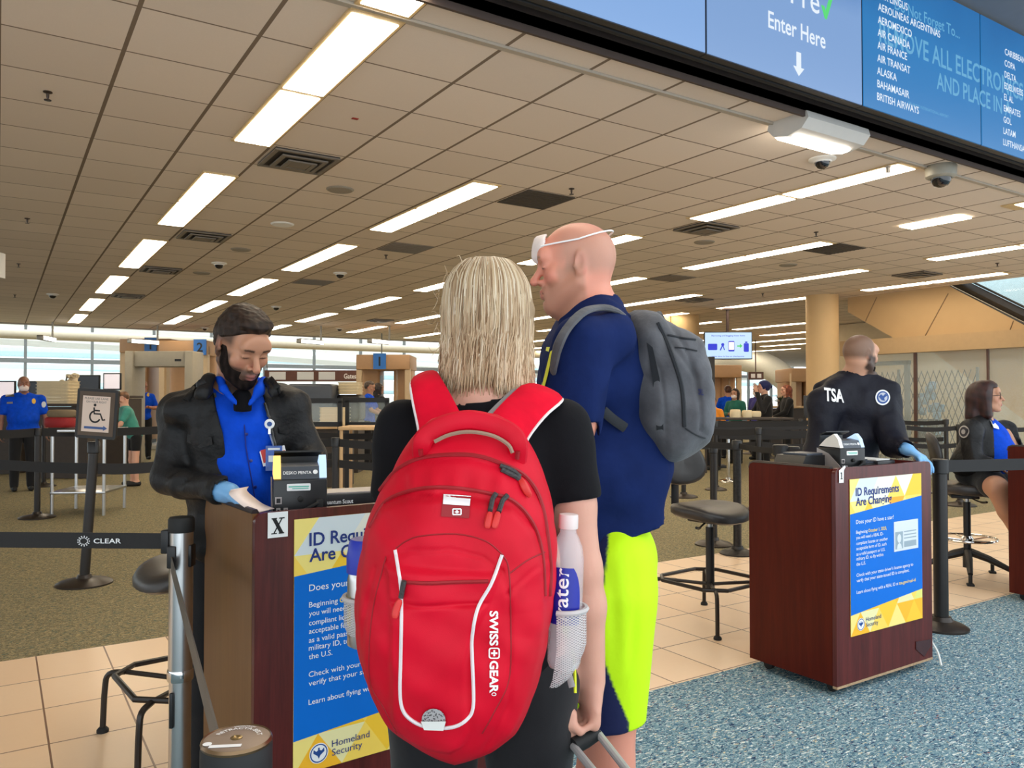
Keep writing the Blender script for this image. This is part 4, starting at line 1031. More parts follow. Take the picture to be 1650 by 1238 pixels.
# ------------------------------------------------------------------ bodies: blended solids meshed as one surface
def V3(p): return np.array(p, dtype=np.float32)
def axis(*segs):                                      # (from, to, step) pieces -> graded grid line
    out = []
    for a, b, h in segs: out.append(np.arange(a, b-h*0.3, h))
    out.append(np.array([segs[-1][1]]))
    return np.concatenate(out).astype(np.float32)
class Field:
    def __init__(s, xs, ys, zs):
        s.a = [np.asarray(v, dtype=np.float32) for v in (xs, ys, zs)]
        s.f = np.full([len(v) for v in s.a], 0.25, dtype=np.float32)
    def blk(s, lo, hi):
        sl = []
        for k in range(3):
            i = int(np.searchsorted(s.a[k], lo[k])); j = int(np.searchsorted(s.a[k], hi[k]))
            sl.append(slice(max(0, i-1), min(len(s.a[k]), j+1)))
        return tuple(sl)
    def grid(s, sl):
        return s.a[0][sl[0]][:, None, None], s.a[1][sl[1]][None, :, None], s.a[2][sl[2]][None, None, :]
    def put(s, lo, hi, fun, k=0.02, op='add'):
        m = k+0.02
        sl = s.blk(np.array(lo)-m, np.array(hi)+m)
        if any(q.stop-q.start < 2 for q in sl): return s
        X, Y, Z = s.grid(sl); d = fun(X, Y, Z).astype(np.float32); f = s.f[sl]
        if op == 'add':
            h = np.clip(0.5+0.5*(d-f)/max(k, 1e-5), 0, 1); s.f[sl] = d*(1-h)+f*h-k*h*(1-h)
        elif op == 'sub':
            d = -d; h = np.clip(0.5-0.5*(d-f)/max(k, 1e-5), 0, 1); s.f[sl] = d*(1-h)+f*h+k*h*(1-h)
        return s
    def cut(s, fun, k=0.004):                         # keep only where fun < 0
        X, Y, Z = s.grid((slice(None),)*3); d = (fun(X, Y, Z)+np.zeros_like(s.f)).astype(np.float32)
        h = np.clip(0.5-0.5*(d-s.f)/k, 0, 1); s.f = d*(1-h)+s.f*h+k*h*(1-h); return s
    def cone(s, a, b, r1, r2=None, k=0.02, flat=None, op='add'):
        a, b = V3(a), V3(b); r2 = r1 if r2 is None else r2; R_ = max(r1, r2)
        n = None
        if flat is not None: n = V3(flat[0])/np.linalg.norm(V3(flat[0])); fac = flat[1]
        def fun(X, Y, Z):
            qx, qy, qz = X-a[0], Y-a[1], Z-a[2]; bx, by, bz = (b-a)
            if n is not None:
                c = (qx*n[0]+qy*n[1]+qz*n[2])*(fac-1); qx = qx+c*n[0]; qy = qy+c*n[1]; qz = qz+c*n[2]
                cb = (bx*n[0]+by*n[1]+bz*n[2])*(fac-1); bx, by, bz = bx+cb*n[0], by+cb*n[1], bz+cb*n[2]
            bb = bx*bx+by*by+bz*bz+1e-9
            h = np.clip((qx*bx+qy*by+qz*bz)/bb, 0, 1)
            d = np.sqrt((qx-bx*h)**2+(qy-by*h)**2+(qz-bz*h)**2)-(r1+(r2-r1)*h)
            return d/(fac**0.5 if n is not None and fac > 1 else 1)
        R_ *= (1.0 if n is None or fac >= 1 else 1/fac)
        return s.put(np.minimum(a, b)-R_, np.maximum(a, b)+R_, fun, k, op)
    def ell(s, c, r, k=0.02, rot=None, op='add'):
        c, r = V3(c), V3(r); Q = np.eye(3) if rot is None else np.array(rot)
        def fun(X, Y, Z):
            q = (X-c[0], Y-c[1], Z-c[2])
            p = [q[0]*Q[0, i]+q[1]*Q[1, i]+q[2]*Q[2, i] for i in range(3)]
            k0 = np.sqrt((p[0]/r[0])**2+(p[1]/r[1])**2+(p[2]/r[2])**2)
            k1 = np.sqrt((p[0]/r[0]**2)**2+(p[1]/r[1]**2)**2+(p[2]/r[2]**2)**2)+1e-6
            return k0*(k0-1)/k1
        R_ = float(max(r))
        return s.put(c-R_, c+R_, fun, k, op)
    def chain(s, pts, rs, k=0.02, flat=None, op='add'):
        for i in range(len(pts)-1): s.cone(pts[i], pts[i+1], rs[i], rs[i+1], k, flat, op)
        return s
    def wob(s, amp, freq, seed=0, lo=None, hi=None, stretch=(1, 1, 1), n=7):
        sl = (slice(None),)*3 if lo is None else s.blk(lo, hi)
        X, Y, Z = s.grid(sl); rnd = np.random.RandomState(seed); t = 0
        for _ in range(n):
            d = rnd.normal(size=3); d /= np.linalg.norm(d); d = d*np.array(stretch)*freq*rnd.uniform(.6, 1.5)
            t = t+np.sin(X*d[0]+Y*d[1]+Z*d[2]+rnd.uniform(0, 6.28))
        near = np.clip(1-np.abs(s.f[sl])/0.03, 0, 1)
        s.f[sl] += (amp*t/n*1.6*near).astype(np.float32); return s
    def folds(s, amp, freq, seed=0, lo=None, hi=None, stretch=(1, 1, 1), n=4):    # sharper cloth folds
        sl = (slice(None),)*3 if lo is None else s.blk(lo, hi)
        X, Y, Z = s.grid(sl); rnd = np.random.RandomState(seed); t = 0
        wx_ = np.sin(X*9+Z*7+seed)*.5+np.sin(Y*8-Z*6)*.5
        for _ in range(n):
            d = rnd.normal(size=3); d /= np.linalg.norm(d); d = d*np.array(stretch)*freq*rnd.uniform(.6, 1.4)
            m = .5+.5*np.sin(X*d[1]*.6+Y*d[2]*.6+Z*d[0]*.6+rnd.uniform(0, 6.28))
            t = t+(1-2*np.abs(np.sin(X*d[0]+Y*d[1]+Z*d[2]+wx_+rnd.uniform(0, 6.28))))*m
        near = np.clip(1-np.abs(s.f[sl])/0.03, 0, 1)
        s.f[sl] -= (amp*t/n*near).astype(np.float32); return s
    def creases(s, specs):                            # (a, b, radius, depth): soft groove or ridge along a segment
        for a, b, rad, dep in specs:
            a_, b_ = V3(a), V3(b)
            sl = s.blk(np.minimum(a_, b_)-rad*2, np.maximum(a_, b_)+rad*2)
            if any(q.stop-q.start < 2 for q in sl): continue
            X, Y, Z = s.grid(sl); d = b_-a_; bb = float(d@d)+1e-9
            h = np.clip(((X-a_[0])*d[0]+(Y-a_[1])*d[1]+(Z-a_[2])*d[2])/bb, 0, 1)
            r2 = (X-a_[0]-d[0]*h)**2+(Y-a_[1]-d[1]*h)**2+(Z-a_[2]-d[2]*h)**2
            s.f[sl] += (dep*np.exp(-r2/(rad*rad))*np.sin(np.pi*np.clip(h, .02, .98))).astype(np.float32)
        return s
    def mesh(s):
        f = s.f.copy()
        for k in range(3):                            # close at the border
            for e in (0, -1):
                ix = [slice(None)]*3; ix[k] = e; f[tuple(ix)] = np.maximum(f[tuple(ix)], 0.01)
        ins = f < 0; nx, ny, nz = f.shape
        cnt = np.zeros((nx-1, ny-1, nz-1), np.uint8)
        for dx in (0, 1):
            for dy in (0, 1):
                for dz in (0, 1): cnt += ins[dx:nx-1+dx, dy:ny-1+dy, dz:nz-1+dz]
        cells = np.argwhere((cnt > 0) & (cnt < 8)); idx = np.full(cnt.shape, -1, np.int32); idx[tuple(cells.T)] = np.arange(len(cells))
        P = np.zeros((len(cells), 3)); N = np.zeros(len(cells)); i, j, k = cells.T
        ax = s.a
        for c0 in [(0, 0, 0), (1, 0, 0), (0, 1, 0), (0, 0, 1), (1, 1, 0), (1, 0, 1), (0, 1, 1)]:
            for a in range(3):
                if c0[a]: continue
                c1 = list(c0); c1[a] = 1
                f0 = f[i+c0[0], j+c0[1], k+c0[2]]; f1 = f[i+c1[0], j+c1[1], k+c1[2]]
                m = (f0 < 0) != (f1 < 0); t = np.where(m, f0/np.where(m, f0-f1, 1), 0)
                for q, base in enumerate((i, j, k)):
                    v0 = ax[q][base+c0[q]]; v1 = ax[q][base+c1[q]]
                    P[:, q] += np.where(m, v0+(v1-v0)*t, 0)
                N += m
        P /= N[:, None]
        faces = []
        for a in range(3):
            b, c = (a+1) % 3, (a+2) % 3
            lo = [slice(None)]*3; hi = [slice(None)]*3; lo[a] = slice(0, -1); hi[a] = slice(1, None)
            A = ins[tuple(lo)]; B = ins[tuple(hi)]
            sl = [slice(None)]*3; sl[b] = slice(1, -1); sl[c] = slice(1, -1)
            D = np.argwhere((A != B)[tuple(sl)])
            if not len(D): continue
            D[:, b] += 1; D[:, c] += 1
            flip = A[tuple(D.T)]
            def g(ob, oc):
                q = D.copy(); q[:, b] += ob; q[:, c] += oc; return idx[tuple(q.T)]
            q = np.stack([g(-1, -1), g(0, -1), g(0, 0), g(-1, 0)], 1)
            q[~flip] = q[~flip][:, ::-1]
            faces.append(q)
        Fq = np.concatenate(faces); Fq = Fq[(Fq >= 0).all(1)]
        return P, Fq
    def build(s, name, m, parent=None, color=None, smooth_it=1):
        P, Fq = s.mesh()
        for _ in range(smooth_it):                    # one light relaxation pass
            acc = np.zeros_like(P); cn = np.zeros(len(P))
            for a in range(4):
                b = (a+1) % 4
                np.add.at(acc, Fq[:, a], P[Fq[:, b]]); np.add.at(cn, Fq[:, a], 1)
                np.add.at(acc, Fq[:, b], P[Fq[:, a]]); np.add.at(cn, Fq[:, b], 1)
            P = P*0.45+0.55*acc/np.maximum(cn, 1)[:, None]
        return raw_mesh(name, P, Fq, m, parent, color(P) if color else None)
def raw_mesh(name, P, Fq, m, parent=None, cols=None, smooth=True):
    me = bpy.data.meshes.new(name); P = np.asarray(P, np.float32); n = Fq.shape[1]
    me.vertices.add(len(P)); me.vertices.foreach_set('co', P.ravel())
    me.loops.add(len(Fq)*n); me.loops.foreach_set('vertex_index', Fq.astype(np.int32).ravel())
    me.polygons.add(len(Fq)); me.polygons.foreach_set('loop_start', np.arange(0, len(Fq)*n, n, dtype=np.int32))
    me.update(calc_edges=True); me.validate()
    me.polygons.foreach_set('use_smooth', [smooth]*len(me.polygons))
    me.materials.append(m)
    if cols is not None:
        a = me.color_attributes.new('Col', 'FLOAT_COLOR', 'POINT'); a.data.foreach_set('color', np.asarray(cols, np.float32).ravel())
    o = bpy.data.objects.new(name, me); COL.objects.link(o)
    if parent is not None: o.parent = parent
    return o

M_skin = vcol('skin', 0.48, 0.4, 0.12, 0.10, 0.06, 260)
M_hairv = vcol('hair', 0.42, 0.45, 0.0, 0.0, 0.25, 500)
L3 = lambda c: np.array(lin(c)[:3])
def rotm(yaw=0, pitch=0, roll=0):                     # columns: right, forward, up of a head that looks along +y
    return np.array((Matrix.Rotation(yaw, 3, 'Z') @ Matrix.Rotation(pitch, 3, 'X') @ Matrix.Rotation(roll, 3, 'Y')))
class Head:
    """a head whose origin is between the ears; yaw turns left (+), pitch nods up (+)"""
    def __init__(s, c, yaw=0, pitch=0, roll=0, k=1.0, wide=1.0, jaw=1.0, nose=1.0):
        s.c = np.array(c, float); s.Q = rotm(yaw, pitch, roll); s.k = k; s.wide = wide; s.jaw = jaw; s.nose = nose
    def p(s, x, y, z): return s.c+s.Q @ (np.array((x*s.wide, y, z))*s.k)
    def local(s, P): return ((np.asarray(P)-s.c) @ s.Q)/s.k
    def sculpt(s, F, neck_to, neck_r=(.056, .062), ears=True, eyes='low', extra=0.0, mouth=True):
        k = s.k; e = lambda x, y, z, rx, ry, rz, kk=.02, op='add': F.ell(s.p(x, y, z), np.array((rx*s.wide+extra, ry+extra, rz+extra))*k, kk, s.Q, op)
        e(0, -.012, .045, .075, .097, .082); e(0, -.045, .02, .068, .062, .07, .03)
        e(0, .022, -.015, .063, .066, .075, .02); e(0, .030, -.062, .050*s.jaw, .052, .045, .025)
        for sx in (-1, 1):
            F.cone(s.p(sx*.056*s.jaw, .0, -.045), s.p(sx*.02, .068, -.096), .016*k, .014*k, .028)
            e(sx*.040, .062, -.014, .024, .020, .022, .02)
        e(0, .080, -.092, .019*s.jaw, .014, .016, .016)
        F.cone(s.p(-.036, .079, .036), s.p(.036, .079, .036), .012*k, .012*k, .014)
        e(0, .084, .05, .045, .014, .03, .03)
        for sx in (-1, 1):
            e(sx*.031, .103, .016, .017, .014, .011, .012, 'sub')
            e(sx*.031, .0745, .014, .0165, .0165, .0135, .004)
            if eyes == 'low': F.cone(s.p(sx*.031-.014, .088, .009), s.p(sx*.031+.014, .088, .009), .0028*k, .0028*k, .003)
        n = s.nose
        F.cone(s.p(0, .088, .020), s.p(0, .088+.026*n, -.020), .0075*k, .0115*k, .012)
        e(0, .088+.024*n, -.023, .0115, .011, .0095, .006)
        for sx in (-1, 1):
            e(sx*.0125, .096, -.026, .0085, .011, .008, .006)
            e(sx*.0075, .101, -.0335, .004, .006, .004, .003, 'sub')
        if mouth:
            e(0, .084, -.056, .028, .014, .022, .015)
            for sx in (-1, 1):
                F.cone(s.p(sx*.021, .088, -.0565), s.p(sx*.005, .0985, -.0515), .0032*k, .0062*k, .005)
                F.cone(s.p(sx*.019, .088, -.0585), s.p(sx*.004, .096, -.0635), .0034*k, .0072*k, .005)
            F.cone(s.p(-.022, .094, -.0575), s.p(.022, .094, -.0575), .0018*k, .0018*k, .003, op='sub')
            F.cone(s.p(-.014, .092, -.076), s.p(.014, .092, -.076), .004*k, .004*k, .008, op='sub')
        if ears:
            for sx in (-1, 1):
                Q2 = s.Q @ rotm(sx*-.35, 0.15, 0)
                F.ell(s.p(sx*.077, -.012, .008), np.array((.0075, .019, .033))*k, .006, Q2)
                F.ell(s.p(sx*.076, -.004, -.020), np.array((.007, .010, .012))*k, .006, Q2)
                F.ell(s.p(sx*.085, -.008, .010), np.array((.006, .011, .021))*k, .004, Q2, 'sub')
                F.ell(s.p(sx*.078, .006, -.003), np.array((.005, .006, .008))*k, .004, Q2)
        nt = np.array(neck_to)
        F.cone(s.p(0, -.022, -.03), nt, neck_r[0]*k, neck_r[1]*k, .025)
        return F
    def paint(s, P, skin, lips=(176, 104, 92), brow=None, stub=None, stubc=None, cheek=(196, 120, 100), scalp=None, extra=None, lid=None):
        """colours that belong to the skin: lips, brows, stubble, a shaved scalp"""
        q = s.local(P); x, y, z = q.T; x = x/s.wide
        C = np.tile(L3(skin), (len(P), 1)); near = (np.abs(x) < .11) & (np.abs(y) < .14) & (z > -.16) & (z < .16)
        def mixin(w, col):
            w = np.clip(w, 0, 1)*near; C[:] = C*(1-w[:, None])+L3(col)*w[:, None]
        ell = lambda cx, cz, rx, rz: 1.6-1.6*np.sqrt(((x-cx)/rx)**2+((z-cz)/rz)**2)
        front = np.clip((y-.045)/.02, 0, 1)
        for sx in (-1, 1): mixin(ell(sx*.042, -.018, .032, .026)*.45*front, cheek)
        mixin(ell(0, -.02, .018, .014)*.5*front, cheek)
        for sx in (-1, 1): mixin(np.clip(1.4-1.4*np.sqrt(((x-sx*.08)/.016)**2+((y+.012)/.026)**2+((z-.005)/.038)**2), 0, .6), cheek)
        if scalp is not None:
            wz = np.clip((z-.040+np.clip(y, -.05, .1)*1.05)/.018, 0, 1)*np.clip((.055-y)/.03, 0, 1)
            wz = np.maximum(wz, np.clip((-.012-y)/.02, 0, 1)*np.clip((z+.035)/.03, 0, 1))
            wz = np.maximum(wz, np.clip((np.abs(x)-.048)/.012, 0, 1)*np.clip((.036-y)/.012, 0, 1)*np.clip((z+.022)/.02, 0, 1))
            mixin(wz*scalp[1], scalp[0])
        if stub is not None:
            w = np.clip((-.028-z+np.clip(.04-y, 0, .06)*.35)/.012, 0, 1)*np.clip((y-.0)/.018, 0, 1)
            side = np.clip((.042-np.abs(y-.018))/.012, 0, 1)*np.clip((.012-z)/.02, 0, 1)*np.clip((np.abs(x)-.045)/.01, 0, 1)
            mixin(np.maximum(w, side)*stub, stubc)
        mixin(ell(0, -.0515, .023, .0068)*front*1.2, lips); mixin(ell(0, -.0635, .020, .0082)*front*1.2, lips)
        mixin(np.clip(ell(0, -.0575, .022, .0017)*2, 0, .8)*front, (84, 44, 40))
        if brow:
            for sx in (-1, 1):
                t = (x*sx-.012)/.036; cz = .0345+.006*np.clip(t, 0, 1)-.010*np.clip(t-.65, 0, 1)
                w = np.clip(1.8-1.8*np.abs(z-cz)/(.0062-.002*np.clip(t, 0, 1)), 0, 1)*np.clip(t*8, 0, 1)*np.clip((1.05-t)*8, 0, 1)*front
                mixin(w*.9, brow)
        if lid:
            for sx in (-1, 1): mixin(np.clip(ell(sx*.031, .0075, .0165, .0034)*1.5, 0, .9)*front, lid)
        if extra: extra(C, q, mixin, ell, front)
        return np.concatenate([C, np.ones((len(P), 1))], 1)
def hand(F, wrist, fdir, palm, side, s=1.0, curl=(.5, .6, .7, .8), thumb=.5, spread=.09, k=.006, grow=0.0):
    """wrist point; fdir = finger direction; palm = palm normal (fingers curl towards it); side=+1: thumb on fdir x palm side"""
    w = np.array(wrist, float); f = np.array(fdir, float); f /= np.linalg.norm(f); p = np.array(palm, float); p -= f*(p@f); p /= np.linalg.norm(p)
    t = np.cross(f, p)*side
    g = grow
    F.cone(w-f*.015*s, w+f*.03*s, (.026+g)*s, (.030+g)*s, .012, (p, 1.5))
    for o, r in ((-.026, .016), (0, .0165), (.024, .017)):
        F.cone(w+f*.02*s+t*o*.6*s, w+f*.082*s+t*o*s, (r+g)*s, (r*.88+g)*s, .012, (p, 1.15))
    L = [(.046, .027, .021), (.050, .031, .022), (.047, .029, .022), (.037, .022, .019)]
    for i, o in enumerate((.031, .0105, -.0105, -.031)):
        b = w+f*(.086-.006*abs(i-1))*s+t*o*s; c = curl[i]; ang = 0.25*c; r = (.0088, .0092, .0088, .0078)[i]*s+g
        d0 = f+t*spread*(1.5-i)
        F.cone(b-f*.025*s, b, r*1.2, r*1.1, k)
        for j in range(3):
            ang += (.55, .95, .6)[j]*c
            d = d0*math.cos(ang)+p*math.sin(ang); d = d/np.linalg.norm(d); e = b+d*L[i][j]*s
            F.cone(b, e, r*(1.04-.06*j), r*(.96-.07*j), k); b = e
    b = w+f*.022*s+t*.026*s+p*.006*s
    d = f*.62+t*(.75-.5*thumb)+p*(.25+.55*thumb); d /= np.linalg.norm(d); e = b+d*.045*s; F.cone(b, e, .0145*s+g, .0115*s+g, .010)
    d = f*.8+t*(.35-.5*thumb)+p*(.2+.5*thumb); d /= np.linalg.norm(d); e2 = e+d*.032*s; F.cone(e, e2, .011*s+g, .010*s+g, k)
    d = f*.9+t*(.1-.3*thumb)+p*(.2+.4*thumb); d /= np.linalg.norm(d); F.cone(e2, e2+d*.026*s, .0098*s+g, .0075*s+g, k)
    return F
def arm(F, sh, el, wr, r=(.048, .042, .040, .026), k=.02):
    sh, el, wr = (np.array(v, float) for v in (sh, el, wr))
    F.cone(sh, sh*.45+el*.55, r[0], r[0]*.94, k); F.cone(sh*.45+el*.55, el, r[0]*.94, r[1], k)
    m = el*.68+wr*.32
    F.cone(el, m, r[1], r[2]*1.03, k); F.cone(m, wr, r[2]*1.03, r[3], k); return F
def leg(F, hip, kn, an, r=(.085, .058, .055, .036), k=.03, foot=None):
    hip, kn, an = (np.array(v, float) for v in (hip, kn, an))
    F.cone(hip, kn, r[0], r[1], k); m = kn*.65+an*.35
    F.cone(kn, m, r[1]*.95, r[2], k); F.cone(m, an, r[2], r[3], k)
    if foot is not None:
        f = np.array(foot, float); f /= np.linalg.norm(f); g = np.array((an[0], an[1], 0.03))
        F.cone(an-f*.02-np.array((0, 0, .03)), g+f*.14, .038, .028, .02); return F
    return F
def torso(F, pel, chest, neck, hw=.15, sw=.17, cd=.11, pd=.10, belly=0.0, trap=.040, k=.05, yaw=0):
    """pelvis and chest centres, hip and shoulder half widths, front-back half depths"""
    pel, chest, neck = (np.array(v, float) for v in (pel, chest, neck)); Q = rotm(yaw)
    F.ell(pel, (hw, pd, .13), k, Q); m = pel*.5+chest*.5; fw = np.array((-math.sin(yaw), math.cos(yaw), 0))
    F.ell(m+fw*belly*.5, ((hw+sw)*.46, (cd+pd)*.48+belly, .17), k, Q)
    F.ell(chest, (sw*.93, cd, .19), k, Q)
    rt = np.array((math.cos(yaw), math.sin(yaw), 0))
    s0 = neck*.8+chest*.2
    for sx in (-1, 1): F.cone(neck+np.array((0, 0, .01)), s0+rt*sx*sw*.9-np.array((0, 0, .035)), trap, trap*1.1, .05)
    return F
# ------------------------------------------------------------------ people at the podiums
from mathutils.bvhtree import BVHTree
def J(px, py, D): return np.array(loc(px, py, D))
def person(X, Y, label, group=None):
    r = thing('person', label, 'person', W(X, Y, 0), -TH, group); r['ox'] = X; r['oy'] = Y
    return r
def settle(r):                                        # meshes were shaped in viewer axes: bring them to the person's own base
    M = Matrix.Translation((-r['ox'], -r['oy'], 0))
    def go(o):
        for c in o.children:
            if c.type == 'MESH': c.data.transform(M)
            go(c)
    go(r); del r['ox']; del r['oy']
def bvh(o):
    me = o.data
    return BVHTree.FromPolygons([v.co.copy() for v in me.vertices], [tuple(p.vertices) for p in me.polygons])
EYE = Vector((0, 0, CZ))
def stick(tree, px, py, off=.0015, frm=None, fallback=2.0):   # the point of a surface that a sight line meets, lifted a little
    d = Vector(ray(px, py)).normalized()
    h, n, i, dist = tree.ray_cast(EYE, d)
    if h is None: return EYE+d*fallback, -d
    if n.dot(d) > 0: n = -n
    return h+n*off, n
def decal(tree, pts_px, faces, name, m, parent, off=.0015):
    B = MB(); B.add([stick(tree, x, y, off)[0] for x, y in pts_px], faces); return B.build(name, m, parent, 60)
def decal_text(tree, body, px, py, ux, uy, cap, width, name, m, parent, bold=.02, off=.0015, sub=False, spacing=1.0):
    """text laid along image direction ux, letter-up direction uy (pixels)"""
    T = MB(); T.text(body, cap/0.72, Matrix.Identity(4), bold, 'LEFT', 1, spacing)
    xs = [v.x for v in T.v]; k = width/(max(xs)-min(xs)); x0 = min(xs)
    B = MB(); B.add([stick(tree, px+((v.x-x0)*k)*ux[0]+v.y*uy[0], py+((v.x-x0)*k)*ux[1]+v.y*uy[1], off)[0] for v in T.v], T.f)
    return B.build(name, m, parent, 0)
def disc_px(cx, cy, rx, ry, n=24, tilt=0): return [(cx+rx*math.cos(a)*math.cos(tilt)-ry*math.sin(a)*math.sin(tilt), cy+rx*math.cos(a)*math.sin(tilt)+ry*math.sin(a)*math.cos(tilt)) for a in [i*2*PI/n for i in range(n)]]
def fan(n): return [tuple(range(n))]
def px_of(P):                                         # pixel of points given in viewer axes (for laying out trim along a garment)
    P = np.asarray(P); return 825+F*P[:, 0]/P[:, 1], 643-F*(P[:, 2]-CZ)/P[:, 1]

def strands(B, cols, base_pts, n, rnd, palette, width=.003, seg=12):
    """base_pts(rnd) -> list of points of one lock of hair"""
    for _ in range(n):
        pts = base_pts(rnd)
        if pts is None: continue
        pts = bez(pts, seg); c = palette(rnd); m = len(pts)
        w_ = width*rnd.uniform(.5, 1.25); n0 = len(B.v)
        B.tube(pts, [w_*(.55+.45*math.sin(PI*min(1, .18+i/m*.82))) if i < m-1 else w_*.15 for i in range(m)], 4)
        for i in range(m):
            f = i/(m-1); cc = [c[0][k]*(1-f)+c[1][k]*f for k in range(3)]+[1]
            cols += [cc]*4
        assert len(B.v)-n0 == m*4
def hair_from(Fd, B, cols, name, parent, basecol):
    P, Fq = Fd.mesh()
    o = len(P); V = np.concatenate([P, np.array([tuple(v) for v in B.v])]) if B.v else P
    C = [tuple(basecol)+(1,)]*o+[tuple(c) for c in cols]
    me = bpy.data.meshes.new(name)
    me.from_pydata([tuple(v) for v in V], [], [tuple(int(i) for i in q) for q in Fq]+[tuple(i+o for i in f) for f in B.f]); me.validate()
    me.polygons.foreach_set('use_smooth', [True]*len(me.polygons)); me.materials.append(M_hairv)
    a = me.color_attributes.new('Col', 'FLOAT_COLOR', 'POINT'); a.data.foreach_set('color', np.asarray(C, np.float32).ravel())
    ob = bpy.data.objects.new(name, me); COL.objects.link(ob); ob.parent = parent
    return ob

M_blacktee = fabric('black_jersey', (19, 18, 21), fold=10, rough=.85, var=.15, spec=.12, sheen=.03)
M_leggings = fabric('black_leggings', (22, 21, 24), fold=8, rough=.75, spec=.25)
# ---------------- the blonde woman
wx, wy = -.06, 1.6
wm = person(wx, wy, 'woman with shoulder length blonde hair and a black top, seen from behind')
hd = Head(J(785, 521, 1.62), -.08, -.05, 0, .93)
fb = Field(axis((-.36, .06, .012), (.06, .24, .004), (.24, .26, .01)), axis((1.38, 1.5, .01), (1.5, 1.68, .005), (1.68, 2.0, .012)), axis((0, .66, .02), (.66, .9, .0045), (.9, 1.3, .012), (1.3, 1.76, .006)))
nk = np.array((-.055, 1.595, 1.405))
hd.sculpt(fb, nk+np.array((0, 0, -.01)), (.052, .058), ears=True, eyes='low')
torso(fb, (-.06, 1.6, .93), (-.06, 1.585, 1.24), nk, .155, .150, .095, .11)
shL, shR = np.array((-.215, 1.585, 1.365)), np.array((.100, 1.585, 1.365))
elL, wrL = np.array((-.243, 1.66, 1.10)), np.array((-.10, 1.86, 1.12))
elR, wrR = np.array((.138, 1.565, 1.085)), np.array((.160, 1.585, .862))
arm(fb, shL, elL, wrL, (.046, .038, .037, .024)); arm(fb, shR, elR, wrR, (.046, .037, .037, .025))
hand(fb, wrR, (-.06, .05, -1), (-1, -.25, 0), 1, .95, (1.25, 1.3, 1.3, 1.35), .6)
hand(fb, wrL, (.5, .85, 0), (0, 0, -1), -1, .93)
for sx in (-1, 1): leg(fb, (-.06+sx*.092, 1.6, .88), (-.06+sx*.095, 1.6, .47), (-.06+sx*.09, 1.62, .08), (.095, .058, .055, .036), foot=(0, 1, 0))
SKW = (214, 160, 138)
fb.build('body', M_skin, wm, lambda P: hd.paint(P, SKW))
ft = Field(axis((-.36, .24, .007)), axis((1.36, 1.80, .007)), axis((.76, 1.46, .007)))
torso(ft, (-.06, 1.6, .90), (-.06, 1.585, 1.23), nk-np.array((0, 0, .012)), .178, .166, .112, .128, trap=.060)
for sh, el in ((shL, elL), (shR, elR)):
    e2 = sh*.42+el*.58; ft.cone(sh, e2, .058, .061, .03)
ft.cone(nk+np.array((0, .0, .01)), nk+np.array((0, .02, .12)), .078, .085, .012, op='sub')
ft.cut(lambda X, Y, Z: .84-Z)
for sh, el in ((shL, elL), (shR, elR)):
    d = (el-sh)/np.linalg.norm(el-sh); q = sh+d*(.155 if sh is shL else .150)
    ft.cut(lambda X, Y, Z, d=d, q=q, s=np.sign(sh[0]+.06): np.minimum((X-q[0])*d[0]+(Y-q[1])*d[1]+(Z-q[2])*d[2]+ .0, np.minimum((X+.06)*s-.145, Z-1.1+.0*X)) if True else 0)
ft.wob(.0035, 22, 3, stretch=(1, 1, .5)); ft.folds(.006, 22, 4, stretch=(1, .6, .8))
ft.build('black_top', M_blacktee, wm)
fl = Field(axis((-.30, .18, .009)), axis((1.42, 1.80, .009)), axis((.09, 1.0, .009)))
fl.ell((-.06, 1.6, .90), (.172, .125, .12), .04)
for sx in (-1, 1): leg(fl, (-.06+sx*.094, 1.6, .86), (-.06+sx*.095, 1.6, .47), (-.06+sx*.09, 1.62, .10), (.103, .064, .061, .040), .02)
fl.wob(.0015, 40, 6); fl.build('leggings', M_leggings, wm)
for sx in (-1, 1):
    s_ = Field(axis((-.06+sx*.09-.07, -.06+sx*.09+.07, .008)), axis((1.53, 1.86, .008)), axis((-.01, .13, .008)))
    s_.cone((-.06+sx*.09, 1.6, .05), (-.06+sx*.09, 1.76, .035), .045, .034, .03); s_.cone((-.06+sx*.09, 1.61, .05), (-.06+sx*.09, 1.62, .12), .045, .045, .02); s_.cut(lambda X, Y, Z: -Z)
    s_.build('shoe', M_rubber, wm)
